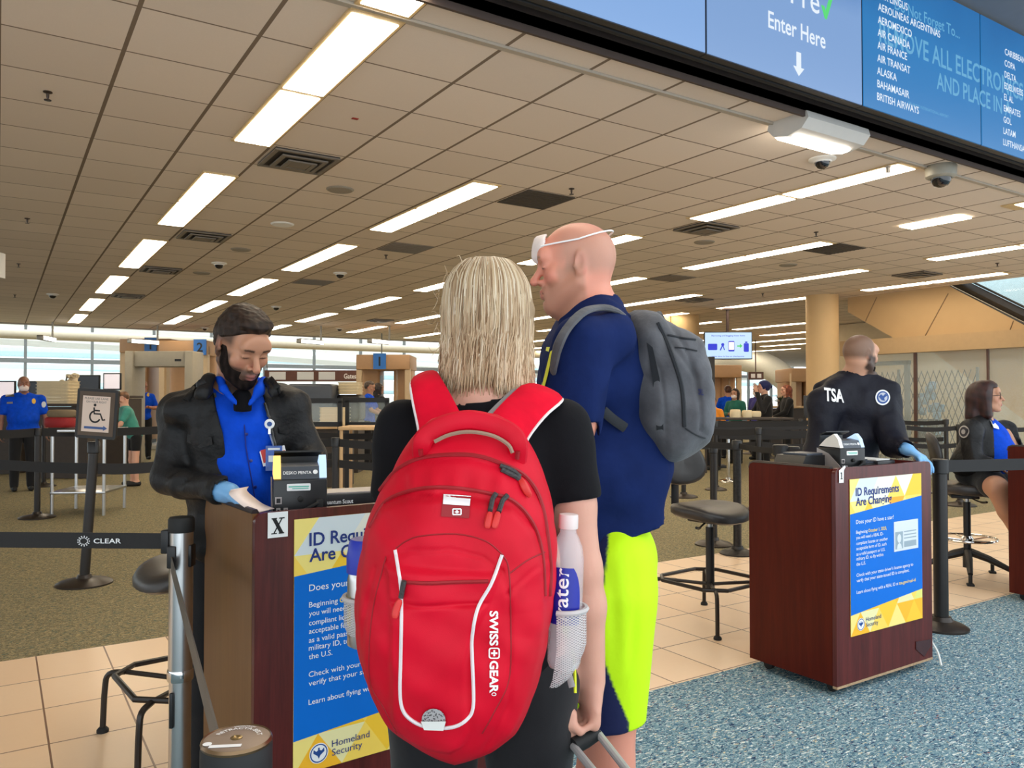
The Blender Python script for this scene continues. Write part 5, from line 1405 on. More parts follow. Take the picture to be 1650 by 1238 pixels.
# hair
rnd = random.Random(5)
fh = Field(axis((-.20, .11, .006)), axis((1.46, 1.76, .006)), axis((1.42, 1.74, .006)))
hc = hd.c
fh.ell(hc+np.array((0, -.012, .042)), (.085, .106, .090), .02); fh.ell(hc+np.array((.0, -.045, -.030)), (.080, .054, .080), .03)
fh.cone(hc+np.array((-.066, -.03, .02)), hc+np.array((-.068, -.025, -.085)), .028, .012, .02); fh.cone(hc+np.array((.066, -.03, .02)), hc+np.array((.066, -.025, -.105)), .030, .013, .02)
fh.wob(.003, 60, 2, stretch=(1, 1, .2))
def lock(r):
    ph = r.uniform(-2.2, 2.2)+r.gauss(0, .05)          # 0 = straight back
    lay = r.random()
    rad = .93+.13*lay
    top = hc+np.array((r.gauss(-.012, .012), -.015+r.gauss(0, .018), .112+.012*lay))
    ax, ay = .086*rad, .112*rad
    dx, dy = math.sin(ph), -math.cos(ph)
    wv = r.uniform(0, 6.28); wa = r.uniform(.002, .007)
    pts = [top]
    for th in (.55, 1.0, 1.4):
        pts.append(hc+np.array((dx*ax*math.sin(th), -.012+dy*ay*math.sin(th), .042+.090*rad*math.cos(th))))
    side = abs(math.sin(ph)); right = math.sin(ph) > 0
    endz = -.100-.022*side+(-.028*side if right else -.004)+r.gauss(0, .022)+.05*(lay > .72)*r.random()
    back = 1-side
    for i, t in enumerate((.25, .5, .75, 1.0)):
        z = .02+(endz-.02)*t
        pinch = 1-.09*t*(1-.3*side)-.12*back*max(0, t-.3)
        fl_ = (.008*side+.002)*max(0, t-.6)/.4*(1.0 if right else 1.1)
        pts.append(hc+np.array((dx*(ax*pinch+fl_)+wa*math.sin(wv+t*7), -.012+dy*ay*pinch*(1-.18*t)+wa*.6*math.cos(wv+t*6), z)))
    return pts
PALW = [((150, 120, 88), (190, 160, 124)), ((166, 136, 104), (204, 176, 140)), ((206, 188, 160), (222, 200, 168)), ((178, 152, 118), (206, 178, 142)), ((122, 94, 66), (160, 128, 94)), ((196, 174, 144), (196, 166, 128)), ((226, 214, 196), (216, 194, 160)), ((186, 160, 126), (210, 186, 150))]
pal = lambda r: tuple(L3(c) for c in r.choice(PALW))
B = MB(); cols = []
strands(B, cols, lock, 5200, rnd, pal, .0016, 13)
def fly(r):
    ph = r.uniform(-2, .2); dx, dy = math.sin(ph), -math.cos(ph); a = r.uniform(.095, .108)
    z0 = r.uniform(-.08, .12); k = math.sqrt(max(0, 1-((z0-.04)/.115)**2)) if z0 > .04 else 1
    p = hc+np.array((dx*a*k, -.012+dy*.115*k, z0)); q = p+np.array((dx*r.uniform(.0, .03), 0, r.uniform(-.04, .03)))
    return [p, (p+q)/2+np.array((0, 0, r.uniform(-.01, .015))), q]
strands(B, cols, fly, 46, rnd, pal, .0006, 6)
hair_from(fh, B, cols, 'hair', wm, L3((150, 124, 92)))
settle(wm)

# ---------------- red backpack on her back
PD = 1.38
OUT = [(756, 664), (800, 668), (836, 690), (858, 722), (880, 775), (893, 842), (896, 909), (892, 965), (884, 1015), (874, 1070), (858, 1125), (832, 1180), (795, 1208), (735, 1228), (705, 1218), (660, 1192), (625, 1168), (605, 1130), (585, 1075), (574, 1005), (575, 945), (584, 883), (605, 810), (632, 760), (664, 705), (694, 676), (722, 667)]
opts = [loc(x, y, PD) for x, y in OUT]
PC = loc(735, 950, PD)
ang = np.array([math.atan2(p.z-PC.z, p.x-PC.x) for p in opts]); rad = np.array([math.hypot(p.z-PC.z, p.x-PC.x) for p in opts])
o_ = np.argsort(ang); ang, rad = ang[o_], rad[o_]
angx = np.concatenate([ang-2*PI, ang, ang+2*PI]); radx = np.concatenate([rad]*3)
def Rout(a): return np.interp(a, angx, radx)
def smooth(e0, e1, x): t = np.clip((x-e0)/(e1-e0), 0, 1); return t*t*(3-2*t)
def seg_d(px, py, pts):                               # distance to a polyline, in pixels of the outline drawing
    d = np.full(np.shape(px), 1e9)
    for (ax, ay), (bx, by) in zip(pts[:-1], pts[1:]):
        vx, vy = bx-ax, by-ay; t = np.clip(((px-ax)*vx+(py-ay)*vy)/(vx*vx+vy*vy), 0, 1)
        d = np.minimum(d, np.hypot(px-ax-vx*t, py-ay-vy*t))
    return d
ZIP1 = [(612, 790), (640, 757), (684, 737), (756, 733), (808, 747), (849, 770), (874, 816), (887, 905), (886, 960)]
ZIP2 = [(596, 850), (622, 808), (669, 789), (725, 786), (787, 795), (828, 808), (859, 844), (874, 894), (878, 960)]
ARCH = [(638, 884), (655, 872), (679, 864), (736, 861), (782, 872), (810, 894)]
UPIPE = [(637, 886), (641, 910), (647, 960), (646, 1060), (645, 1115), (650, 1145), (668, 1163), (695, 1172), (730, 1171), (753, 1158), (763, 1134), (761, 1060), (761, 1026), (770, 980), (792, 940), (809, 894)]
SEAMR = [(810, 894), (820, 920), (823, 1010), (820, 1095), (795, 1150), (777, 1182)]
SEAML = [(622, 897), (600, 990), (596, 1095), (618, 1140), (640, 1182)]
SEAMR2 = [(820, 925), (850, 903), (878, 890)]
SEAML2 = [(622, 897), (636, 886)]
POCKZ = [(651, 938), (690, 940), (740, 938), (787, 937)]
def inside(px, py, poly):
    c = np.zeros(np.shape(px), bool); n = len(poly)
    for i in range(n):
        x0, y0 = poly[i]; x1, y1 = poly[(i+1) % n]
        m = (y0 > py) != (y1 > py); c ^= m & (px < (x1-x0)*(py-y0)/((y1-y0) if y1 != y0 else 1e-9)+x0)
    return c
PANEL2 = [(p[0], p[1]) for p in ZIP2]+[(880, 1050), (850, 1130), (800, 1200), (735, 1225), (660, 1190), (600, 1110), (585, 980)]
def pack_depth(u, v):                                 # thickness in front of the outline plane at (u, v) in metres from the centre
    a = np.arctan2(v, u); rho = np.clip(np.hypot(u, v)/Rout(a), 0, 1)
    px = 735+u*F/PD; py = 950-v*F/PD
    w = .135*np.power(np.clip(1-rho**2.7, 0, 1), .62)*(1-.16*smooth(.12, .30, v))
    w = w+.014*smooth(-4, 9, np.where(inside(px, py, PANEL2), 1, -1)*seg_d(px, py, PANEL2+PANEL2[:1]))*np.clip((1-rho)*9, 0, 1)
    w = w+.010*smooth(-3, 8, np.where(inside(px, py, UPIPE), 1, -1)*seg_d(px, py, UPIPE+UPIPE[:1]))*np.clip((1-rho)*9, 0, 1)
    for L_, dp, wd in ((ZIP1, .0055, 5), (ZIP2, .005, 4), (ARCH, .003, 3), (SEAMR, .004, 4), (SEAML, .004, 4), (SEAMR2, .003, 4), (POCKZ, .004, 4)):
        w = w-dp*np.exp(-(seg_d(px, py, L_)/wd)**2)
    # soft wrinkles
    w = w+.0022*np.sin(px*.19+2*np.sin(py*.021))*np.exp(-((py-772)/16)**2)*np.clip((1-rho)*6, 0, 1)
    w = w+.0022*np.sin((px+py*.55)*.055+1.3*np.sin(py*.018))*np.clip((1-rho)*5, 0, 1)+.0014*np.sin((px*.8-py)*.085+np.sin(px*.03))*np.clip((1-rho)*5, 0, 1)
    w = w+.0035*np.sin(px*.06+py*.03)*np.exp(-((py-925)/22)**2)*np.clip((1-rho)*6, 0, 1)
    return w
def pack_pt(u, v, off=0.0): return Vector((PC.x+u, PD-float(pack_depth(np.array(u), np.array(v)))-off, PC.z+v))
def pack_at(px, py, off=0.0):                         # point of the pack's face along a sight line
    Y = PD-.1
    for _ in range(8):
        p = loc(px, py, Y); Y = .5*Y+.5*(PD-float(pack_depth(np.array(p.x-PC.x), np.array(p.z-PC.z))))
    p = loc(px, py, Y); p.y -= off; return p
bp = thing('backpack', 'bright red backpack with white piping on the woman back', 'backpack', W(PC.x, PD, 0), -TH)
bp['ox'] = PC.x; bp['oy'] = PD
t = NT('red_ripstop'); v = t.coord('Object')
wv = t.n('ShaderNodeTexBrick'); t.l(v, wv.inputs[0])
nz = t.noise(v, 9, 3); fn = t.noise(v, 700, 1)
t.l(t.ramp(nz, [(.3, lin((192, 0, 30))), (.7, lin((212, 4, 40)))]), t.b.inputs['Base Color'])
t.bump(t.math('ADD', t.math('MULTIPLY', nz, .5), t.math('MULTIPLY', fn, .05)), .3, .01)
t.set('Roughness', .55); t.set('Specular IOR Level', .22); t.set('Sheen Weight', .0)
M_red = t.m
M_redstrap = fabric('red_strap_mesh', (216, 8, 42), rough=.85, fold=20, sheen=0, spec=.15)
M_redtube = mat('red_zip_tape', (150, 8, 22), .6, var=.05)
M_redrub = mat('red_rubber_pull', (206, 36, 32), .5)
M_pipe = mat('pale_piping', (226, 216, 216), .55)
M_cordz = mat('grey_black_cord', (58, 54, 54), .7, var=.5, scale=260)
NA, NR = 220, 84
G = MB()
for i in range(NR+1):
    s = 1-(1-i/NR)**1.35
    for j in range(NA):
        a = 2*PI*j/NA-PI; rr = float(Rout(a))*(1-s)
        u, v_ = rr*math.cos(a), rr*math.sin(a)
        G.v.append(pack_pt(u, v_))
for i in range(NR):
    for j in range(NA): G.f.append((i*NA+j, i*NA+(j+1) % NA, (i+1)*NA+(j+1) % NA, (i+1)*NA+j))
base = len(G.v)
for k, (sc, y) in enumerate(((1.0, PD+.03), (.985, PD+.075), (.94, PD+.088), (.0, PD+.088))):
    for j in range(NA):
        a = 2*PI*j/NA-PI; rr = float(Rout(a))*sc; G.v.append(Vector((PC.x+rr*math.cos(a), y, PC.z+rr*math.sin(a))))
prev = 0
for k in range(4):
    cur = base+k*NA
    for j in range(NA): G.f.append((prev+(j+1) % NA, prev+j, cur+j, cur+(j+1) % NA))
    prev = cur
shell = G.build('shell', M_red, bp, 180)
def line_on(pts, r, off=.0, n=40, flat=None): return [pack_at(p.x, p.y, off) for p in bez([(x, y, 0) for x, y in pts], n)]
def trim(name, pts, r, m, off=.001, n=44, parent=None, k=6): return MB().tube(line_on(pts, r, off, n), r, k).build(name, m, parent or bp)
trim('zipper', ZIP1, .0036, M_redtube); trim('zipper', ZIP2, .0034, M_redtube); trim('pocket_zipper', POCKZ, .0032, M_redtube, n=24)
trim('piping', UPIPE, .0030, M_pipe, .002, 70)
for s in (ARCH, SEAMR, SEAML, SEAMR2): trim('seam', s, .0014, M_redtube, .000, 30)
edge = [(p[0], p[1]) for p in OUT[2:13]]
# handle
hp = [(680, 737), (680, 715), (690, 700), (718, 684), (756, 677), (793, 684), (823, 698), (834, 716), (833, 744)]
hpts = bez([loc(x, y, 1.315 if 0 < i < 8 else 1.33) for i, (x, y) in enumerate(hp)], 40)
MB().tube(hpts, .0165, 10, flat=((0, -1, 0), .55)).build('handle', M_red, bp)
MB().tube(bez([loc(x, y, 1.302) for x, y in [(700, 712), (724, 701), (756, 696), (793, 702), (818, 716), (826, 730)]], 24), .0035, 6).build('handle_cord', mat('tan_cord', (150, 120, 100), .7), bp)
for s in (0, 1): MB().tube([hpts[3+34*s]+Vector((0, -.012, 0)), hpts[(1 if s == 0 else 39)]+Vector((0, -.013, 0))], .004, 6).build('handle_stitching', M_redtube, bp)
# shoulder straps
def strap(rows, name, m, th=.014):
    """rows of (left pixel, right pixel, depth left, depth right)"""
    B = MB(); L_ = bez([loc(*a) for a, b in rows], 22); R_ = bez([loc(*b) for a, b in rows], 22)
    n = 9
    for k in (0, 1):
        for i in range(23):
            for j in range(n):
                t_ = j/(n-1); p = L_[i].lerp(R_[i], t_); q = L_[min(i+1, 22)].lerp(R_[min(i+1, 22)], t_)-L_[max(i-1, 0)].lerp(R_[max(i-1, 0)], t_)
                nr = (R_[i]-L_[i]).cross(q).normalized(); nr = nr if nr.y*1.0-nr.z*.6 < 0 else -nr
                B.v.append(p+nr*((th*(.35+.65*math.sin(PI*t_)**.5)) if k == 0 else 0))
    o = 23*n
    for i in range(22):
        for j in range(n-1):
            a = i*n+j; B.f.append((a, a+1, a+n+1, a+n)); B.f.append((o+a+n, o+a+n+1, o+a+1, o+a))
    for i in range(22):
        for j in (0, n-1):
            a = i*n+j; B.f.append((a, a+n, o+a+n, o+a))
    for j in range(n-1):
        for i in (0, 22): a = i*n+j; B.f.append((a, a+1, o+a+1, o+a))
    s = B.build(name, m, bp, 60)
    return s, L_, R_
s1, L1, R1_ = strap([((676, 712, 1.42), (752, 694, 1.42)), ((674, 690, 1.45), (742, 668, 1.46)), ((666, 652, 1.49), (724, 634, 1.505)), ((662, 626, 1.525), (709, 609, 1.55)), ((664, 617, 1.58), (706, 603, 1.60)), ((668, 625, 1.65), (710, 612, 1.65)), ((672, 665, 1.70), (722, 660, 1.70)), ((668, 760, 1.70), (712, 760, 1.70))], 'shoulder_strap', M_redstrap)
MB().tube([p+Vector((0, -.004, .002)) for p in L1[1:15]], .0026, 6).build('strap_piping', M_pipe, s1)
s2, L2, R2_ = strap([((778, 694, 1.42), (846, 730, 1.42)), ((790, 672, 1.45), (850, 708, 1.45)), ((816, 645, 1.50), (878, 672, 1.49)), ((836, 627, 1.54), (902, 651, 1.53)), ((845, 622, 1.60), (905, 645, 1.58)), ((845, 632, 1.66), (900, 655, 1.65)), ((842, 672, 1.70), (890, 690, 1.70)), ((845, 760, 1.70), (888, 760, 1.70))], 'shoulder_strap', M_redstrap)
MB().tube([p+Vector((.001, -.004, .002)) for p in R2_[2:14]], .0028, 6).build('strap_piping', M_pipe, s2)
MB().tube([p+Vector((-.003, .004, -.002)) for p in L2[2:13]], .008, 6, flat=((0, -1, .3), .4)).build('strap_lining', mat('grey_lining', (140, 134, 132), .8), s2)
# badge, lettering, pulls
def pquad(px, name, m, off, parent=bp, n=6):
    (x0, y0), (x1, y1), (x2, y2), (x3, y3) = px; B = MB()
    for i in range(n+1):
        for j in range(n+1):
            a, b = i/n, j/n; B.v.append(pack_at((x0*(1-a)+x1*a)*(1-b)+(x3*(1-a)+x2*a)*b, (y0*(1-a)+y1*a)*(1-b)+(y3*(1-a)+y2*a)*b, off))
    for i in range(n):
        for j in range(n): B.f.append((i*(n+1)+j, i*(n+1)+j+1, (i+1)*(n+1)+j+1, (i+1)*(n+1)+j))
    return B.build(name, m, parent, 60)
bdg = pquad([(714, 796), (759, 799), (756, 835), (711, 832)], 'badge', M_redtube, .0022)
pquad([(715, 796), (759, 799), (757, 815), (714, 812)], 'white_label', M_lwhite, .0032, bdg)
el = MB()
for (x0, y0, x1, y1) in ((730, 819, 743, 821), (730, 828, 743, 830), (729, 820, 731, 829), (742, 820, 744, 829), (735, 822, 738, 827), (733, 824, 740, 825.5)):
    n0 = len(el.v); el.v += [pack_at(x, y, .0033) for x, y in ((x0, y0), (x1, y0), (x1, y1), (x0, y1))]; el.f.append((n0, n0+1, n0+2, n0+3))
el.build('emblem', M_lwhite, bdg, 0)
def vtext(B, body, px, py0, py1, cap, bold=.03):
    T = MB(); T.text(body, 1.0, Matrix.Identity(4), bold)
    xs = [q.x for q in T.v]; x0, x1 = min(xs), max(xs); k = (py1-py0)/(x1-x0)
    B.add([pack_at(px+q.y/.72*cap, py0+(q.x-x0)*k, .003) for q in T.v], T.f)
B = MB(); vtext(B, 'SWISS', 789.5, 984, 1040, 13.5); vtext(B, 'GEAR', 789.5, 1064, 1116, 13.5)
n0 = len(B.v); sq = rrect(-9, 9, -9, 9, 4, (1, 1, 1, 1), 4); sq2 = rrect(-7, 7, -7, 7, 3, (1, 1, 1, 1), 4); n_ = len(sq)
B.v += [pack_at(796.5+a, 1052+b, .003) for a, b in sq]+[pack_at(796.5+a, 1052+b, .003) for a, b in sq2]; B.f += [(n0+i, n0+(i+1) % n_, n0+n_+(i+1) % n_, n0+n_+i) for i in range(n_)]
for hw, hh in ((1.5, 5), (5, 1.5)):
    n0 = len(B.v); B.v += [pack_at(796.5+a*hw, 1052+b*hh, .003) for a, b in ((-1, -1), (1, -1), (1, 1), (-1, 1))]; B.f.append((n0, n0+1, n0+2, n0+3))
n0 = len(B.v); c8 = [(796+4*math.cos(a*PI/6), 1118+3*math.sin(a*PI/6)) for a in range(12)]; c9 = [(796+2.6*math.cos(a*PI/6), 1118+1.8*math.sin(a*PI/6)) for a in range(12)]
B.v += [pack_at(x, y, .003) for x, y in c8]+[pack_at(x, y, .003) for x, y in c9]; B.f += [(n0+i, n0+(i+1) % 12, n0+12+(i+1) % 12, n0+12+i) for i in range(12)]
B.build('lettering', M_lwhite, bp, 0)
def pull(cord, tab, name='zipper_pull'):
    c = MB().tube([pack_at(x, y, .007) for x, y in cord], .0042, 7).build(name, M_cordz, bp)
    t_ = bez([pack_at(x, y, .009) for x, y in tab], 10)
    MB().tube(t_, [.003, .0048, .0054, .0056, .0057, .0058, .0058, .0057, .0055, .005, .003], 8, flat=((0, -1, 0), .6)).build('pull_tab', M_redrub, c)
pull([(806, 750), (818, 754), (828, 759), (838, 768)], [(838, 770), (844, 783), (851, 797)])
pull([(808, 756), (820, 762), (832, 768), (842, 775)], [(840, 772), (847, 786), (854, 800)])
pull([(800, 794), (794, 803), (790, 822)], [(790, 824), (787, 838), (785, 850)])
pull([(818, 797), (810, 806), (804, 824)], [(803, 824), (799, 838), (796, 850)])
pull([(652, 935), (649, 950), (647, 962)], [(646, 964), (640, 980), (637, 994)])
lp2 = MB(); ps = [pack_at(x, y, .004) for x, y in disc_px(699, 1158, 19, 17, 24)]; lp2.v += ps; lp2.f.append(tuple(range(24)))
t = NT('grey_mesh_fabric'); v = t.coord('Object', (1, .001, 1)); vo = t.n('ShaderNodeTexVoronoi'); vo.inputs['Scale'].default_value = 330; t.l(v, vo.inputs['Vector'])
t.l(t.ramp(vo.outputs['Distance'], [(.35, lin((70, 66, 68))), (.5, lin((176, 170, 170)))]), t.b.inputs['Base Color']); M_gmesh = t.m
lp2.build('light_loop_panel', M_gmesh, bp, 0)
pquad([(679, 1160), (719, 1160), (715, 1175), (684, 1174)], 'light_loop', M_white, .007)
# mesh side pockets
t = NT('white_pocket_mesh'); v = t.coord('Object'); sp = t.n('ShaderNodeSeparateXYZ'); t.l(v, sp.inputs[0])
a = t.math('FRACT', t.math('MULTIPLY', t.math('ADD', sp.outputs[2], t.math('MULTIPLY', sp.outputs[0], .6)), 230.0)); b_ = t.math('FRACT', t.math('MULTIPLY', t.math('SUBTRACT', sp.outputs[2], t.math('MULTIPLY', sp.outputs[0], .6)), 230.0))
al = t.math('MAXIMUM', t.math('LESS_THAN', a, .42), t.math('LESS_THAN', b_, .42)); t.l(t.math('ADD', t.math('MULTIPLY', al, .75), .12), t.b.inputs['Alpha'])
t.set('Base Color', lin((206, 200, 198))); t.set('Roughness', .8); M_mesh = t.m
def side_pocket(cx, cy, r, z0, z1, s):
    p = MB(); n = 22; a0, a1 = (-PI*.62, PI*.42) if s > 0 else (PI*.58, PI*1.62)
    rows = 9
    for i in range(rows+1):
        t_ = i/rows; z = z0+(z1-z0)*t_; rr = r*(.35+.65*min(1, (t_*1.9)**.6))
        for j in range(n+1):
            q = a0+(a1-a0)*j/n; p.v.append(Vector((cx+rr*math.cos(q)-s*(r-rr)*.8, cy+rr*math.sin(q), z)))
    for i in range(rows):
        for j in range(n): p.f.append((i*(n+1)+j, i*(n+1)+j+1, (i+1)*(n+1)+j+1, (i+1)*(n+1)+j))
    o = p.build('mesh_pocket', M_mesh, bp, 180)
    rim = p.v[rows*(n+1):]
    MB().tube(rim, .005, 6, flat=((0, 0, 1), 2.0) if False else None).build('pocket_rim', mat('pale_grey_elastic', (190, 184, 182), .8), o)
bt = loc(908, 1075, 1.41); bt2 = loc(917, 826, 1.40)
side_pocket(bt.x, 1.405, .040, bt.z-.03, loc(900, 981, 1.40).z, 1)
th_ = loc(588, 1040, 1.42)
side_pocket(th_.x+.006, 1.42, .043, th_.z-.02, loc(566, 962, 1.42).z, -1)
# hip belt end
MB().tube(bez([loc(912, 1055, 1.47), loc(915, 1080, 1.48), loc(922, 1108, 1.47)], 10), .006, 6, flat=((0, -1, 0), .3)).build('strap_end', mat('grey_webbing', (150, 146, 144), .7), bp)
MB().tube(bez([loc(921, 1045, 1.475), loc(926, 1080, 1.485), loc(927, 1117, 1.475)], 10), .003, 6).build('yellow_edge', mat('yellow_edge', (220, 226, 40), .6), bp)
settle(bp)
# water bottle
wb = thing('water_bottle', 'clear water bottle with a blue label in the right mesh pocket', 'bottle', W(bt.x, 1.405, bt.z), -TH)
ax = (bt2-bt); tiltY = math.atan2(ax.x, ax.z)
Mb = Matrix.Rotation(tiltY, 4, 'Y'); H = ax.length
t = NT('bottle_plastic'); t.set('Base Color', (.93, .95, .97, 1)); t.set('Roughness', .06); t.set('Alpha', .30); t.set('Specular IOR Level', .9); M_pet = t.m
pr = [(.012, .0), (.026, .003), (.0295, .012), (.0295, .05), (.0285, .055), (.0295, .06), (.0295, H*.62), (.0292, H*.70), (.026, H*.78), (.019, H*.84), (.0145, H*.87), (.0145, H*.90)]
MB().lathe(pr, n=28, M=Mb).build('bottle', M_pet, wb)
MB().lathe([(.0168, H*.895), (.0172, H*.90), (.0172, H*.96), (.0165, H*.985), (.010, H*.99)], n=24, M=Mb).build('cap', mat('frosted_cap', (226, 210, 206), .4, var=.01), wb)
lbm = MB(); n = 26; a0, a1 = R(196), R(318)
for i in range(13):
    z = H*(.30+.36*i/12); hw = .5*math.sqrt(max(.02, 1-((i-5.0)/8.2)**2)) if i > 5 else .5
    for j in range(n+1):
        f = (j/n-.5)*2*hw+.5; q = a0+(a1-a0)*f; lbm.v.append(Mb @ Vector((.0302*math.cos(q), .0302*math.sin(q), z)))
for i in range(12):
    for j in range(n): lbm.f.append((i*(n+1)+j, i*(n+1)+j+1, (i+1)*(n+1)+j+1, (i+1)*(n+1)+j))
lb = lbm.build('label', mat('blue_bottle_label', (22, 34, 150), .35, var=.02), wb, 180)
T = MB(); T.text('water', .036, Matrix.Identity(4), .01)
xs = [q.x for q in T.v]; x0 = min(xs); Ln = max(xs)-x0; k = H*.36/Ln
L = MB(); L.add([Mb @ Vector((.0306*math.cos(R(272)-q.y/.0306), .0306*math.sin(R(272)-q.y/.0306), H*.30+(q.x-x0)*k)) for q in T.v if True], T.f)
L.v = L.v
L.build('lettering', M_lwhite, lb, 0)
# thermos
tb = thing('thermos', 'steel thermos with a blue lid in the left mesh pocket', 'thermos', W(th_.x+.006, 1.42, th_.z), -TH)
zc = loc(575, 921, 1.42).z-th_.z; zt = loc(575, 868, 1.42).z-th_.z
MB().lathe([(.030, 0), (.037, .004), (.037, zc-.012), (.035, zc-.004), (.034, zc)], n=28).build('body', M_steel, tb)
MB().lathe([(.0385, zc), (.0385, zc+.03), (.037, zt-.022), (.0345, zt-.006), (.031, zt), (.001, zt)], n=28).build('lid', mat('blue_lid', (28, 48, 168), .4), tb)
L = MB(); n0 = 0
for k in range(14):
    q = R(185)+k*.055; L.v += [Vector((.0374*math.cos(q), .0374*math.sin(q), .04)), Vector((.0374*math.cos(q), .0374*math.sin(q), zc-.035-.012*abs(math.sin(k*1.3))))]
for k in range(13): L.f.append((2*k, 2*k+2, 2*k+3, 2*k+1))
L.build('decoration', mat('yellow_dark_print', (190, 170, 60), .5, var=.9, scale=60), tb, 0)
# rolling case with handle in her hand
g0, g1 = loc(962, 1180, 1.585), loc(924, 1203, 1.55)
sc0 = thing('rolling_suitcase', 'grey tube handle of a rolling suitcase held by the woman', 'suitcase', W(.26, 1.36, 0), -TH); sc0['ox'] = .26; sc0['oy'] = 1.36
MB().tube([g0, g0.lerp(g1, .5), g1], [.015, .017, .016], 12).build('grip', M_rubber, sc0)
M_htube = mat('grey_tube', (186, 186, 184), .45, .3, var=.03)
t0, t1 = loc(1012, 1244, 1.46), loc(962, 1250, 1.44)
for a, b in ((g0, t0), (g1, t1)): MB().tube([a, b, b+(b-a)*1.2], .0075, 10).build('handle_tube', M_htube, sc0)
e = (t0+(t0-g0)*1.2+t1+(t1-g1)*1.2)/2
MB().box((e.x, e.y-.02, e.z*.5+.04), (.32, .22, e.z-.06), -.5, .03).build('case', M_black, sc0)
for sx in (-1, 1): MB().cyl((e.x+sx*.1-.012, e.y-.02, .03), (e.x+sx*.1+.012, e.y-.02, .03), .03).build('wheel', M_rubber, sc0)
settle(sc0)
M_darkhair = vcol('dark_hair', .5, .25, 0, 0, .4, 500)
M_beard = vcol('beard', .8, .12, 0, 0, .4, 500)
# ---------------- bearded officer at the X podium
def hat_hair(F, hd, grow, k=.012):
    F.ell(hd.p(0, -.012, .045), np.array((.075*hd.wide+grow, .097+grow, .082+grow))*hd.k, k, hd.Q)
    F.ell(hd.p(0, -.045, .02), np.array((.068*hd.wide+grow, .062+grow, .07+grow))*hd.k, k, hd.Q)
    return F
def local_fun(hd):
    Q, c, k = hd.Q, hd.c, hd.k
    def L(X, Y, Z):
        q = (X-c[0], Y-c[1], Z-c[2]); return [(q[0]*Q[0, i]+q[1]*Q[1, i]+q[2]*Q[2, i])/k for i in range(3)]
    return L
def noise_col(base, var, freq, seed=1):
    def f(P):
        rnd = np.random.RandomState(seed); t = 0
        for _ in range(5): d = rnd.normal(size=3); d = d/np.linalg.norm(d)*freq; t = t+np.sin(P @ d+rnd.uniform(0, 6))
        return np.concatenate([L3(base)[None]*(1+var*t[:, None]/3), np.ones((len(P), 1))], 1)
    return f
def fine_axes(c, h0, r, fine, lo, hi, coarse):         # axis: coarse outside, fine around c
    a, b = c-r, c+r; parts = []
    if lo < a: parts.append((lo, a, coarse))
    parts.append((max(lo, a), min(hi, b), fine))
    if b < hi: parts.append((b, hi, coarse))
    return axis(*parts)
M_jacket = fabric('black_jacket_nylon', (25, 24, 25), fold=26, weave=500, rough=.55, var=.15, bump=.55, spec=.3, sheen=.0)
M_navyjacket = fabric('navy_jacket_nylon', (20, 20, 31), fold=20, weave=500, rough=.6, var=.15, bump=.5, spec=.25, sheen=.0)
M_shirtblue = fabric('royal_blue_shirt', (6, 74, 206), fold=18, rough=.75, var=.14, bump=.45, spec=.15, sheen=0)
M_glove = mat('blue_nitrile', (120, 176, 226), .4, var=.05, scale=30, bump=.1)
M_trouser = fabric('black_trousers', (22, 22, 25), rough=.8)
M_zip = mat('dark_zip', (70, 68, 66), .4, .5, var=.3, scale=300)
M_gold = mat('gold_badge', (226, 190, 90), .3, .7, var=.2, scale=80)
M_button = mat('dark_blue_button', (16, 30, 110), .3)

D1 = 2.80
of = person(-.97, 2.83, 'bearded officer in a black jacket and blue shirt bending over the X podium')
hd = Head(J(389, 560, 2.72), R(229), R(-30), R(2), 1.06, .98, 1.05, 1.15)
nk = J(381, 628, 2.83); sL, sR = J(292, 668, 2.85), J(466, 660, 2.90)
eL, wL = J(272, 772, 2.76), J(362, 793, 2.56)
eR, wR = J(500, 735, 2.90), J(478, 800, 2.66)
chest = (nk+np.array((0.0, .02, -.17))); pel = np.array((-.985, 2.86, .93)); TY = R(206)
fb = Field(fine_axes(hd.c[0], 0, .13, .0042, -1.30, -.62, .012), fine_axes(hd.c[1], 0, .15, .0042, 2.50, 3.06, .012), axis((0, .9, .025), (.9, 1.42, .012), (1.42, 1.76, .0042)))
hd.sculpt(fb, nk+np.array((0, .0, -.01)), (.058, .062), eyes='low')
torso(fb, pel, chest, nk, .15, .18, .11, .11, yaw=TY)
arm(fb, sL, eL, wL); arm(fb, sR, eR, wR)
for sx in (-1, 1): leg(fb, pel+np.array((sx*.095, 0, -.04)), pel+np.array((sx*.10, 0, -.45)), pel+np.array((sx*.11, 0, -.85)), foot=(0, -1, 0))
SKO = (196, 142, 112)
def of_extra(C, q, mixin, ell, front):
    x, y, z = q.T
    mixin(np.clip((z-.006)/.030, 0, 1)*np.clip((.052+.10*np.clip(z-.05, 0, 1)-y)/.016, 0, 1)*np.clip((np.abs(x)-.03)/.02+(z > .06), 0, 1)*.85, (56, 40, 32))
    mixin(np.clip((-.002-y)/.02, 0, 1)*np.clip((z+.02)/.03, 0, 1)*.65, (70, 50, 40))
fb.build('body', M_skin, of, lambda P: hd.paint(P, SKO, (172, 108, 98), (30, 22, 18), .82, (38, 28, 24), (190, 122, 98), None, of_extra, (40, 26, 20)))
Lf = local_fun(hd)
fh = Field(axis((hd.c[0]-.13, hd.c[0]+.13, .0035)), axis((hd.c[1]-.14, hd.c[1]+.14, .0035)), axis((hd.c[2]-.06, hd.c[2]+.19, .0035)))
hat_hair(fh, hd, .006); fh.ell(hd.p(0, .046, .106), np.array((.062, .046, .026)), .02, hd.Q); fh.ell(hd.p(0, -.01, .112), np.array((.062, .07, .026)), .02, hd.Q)
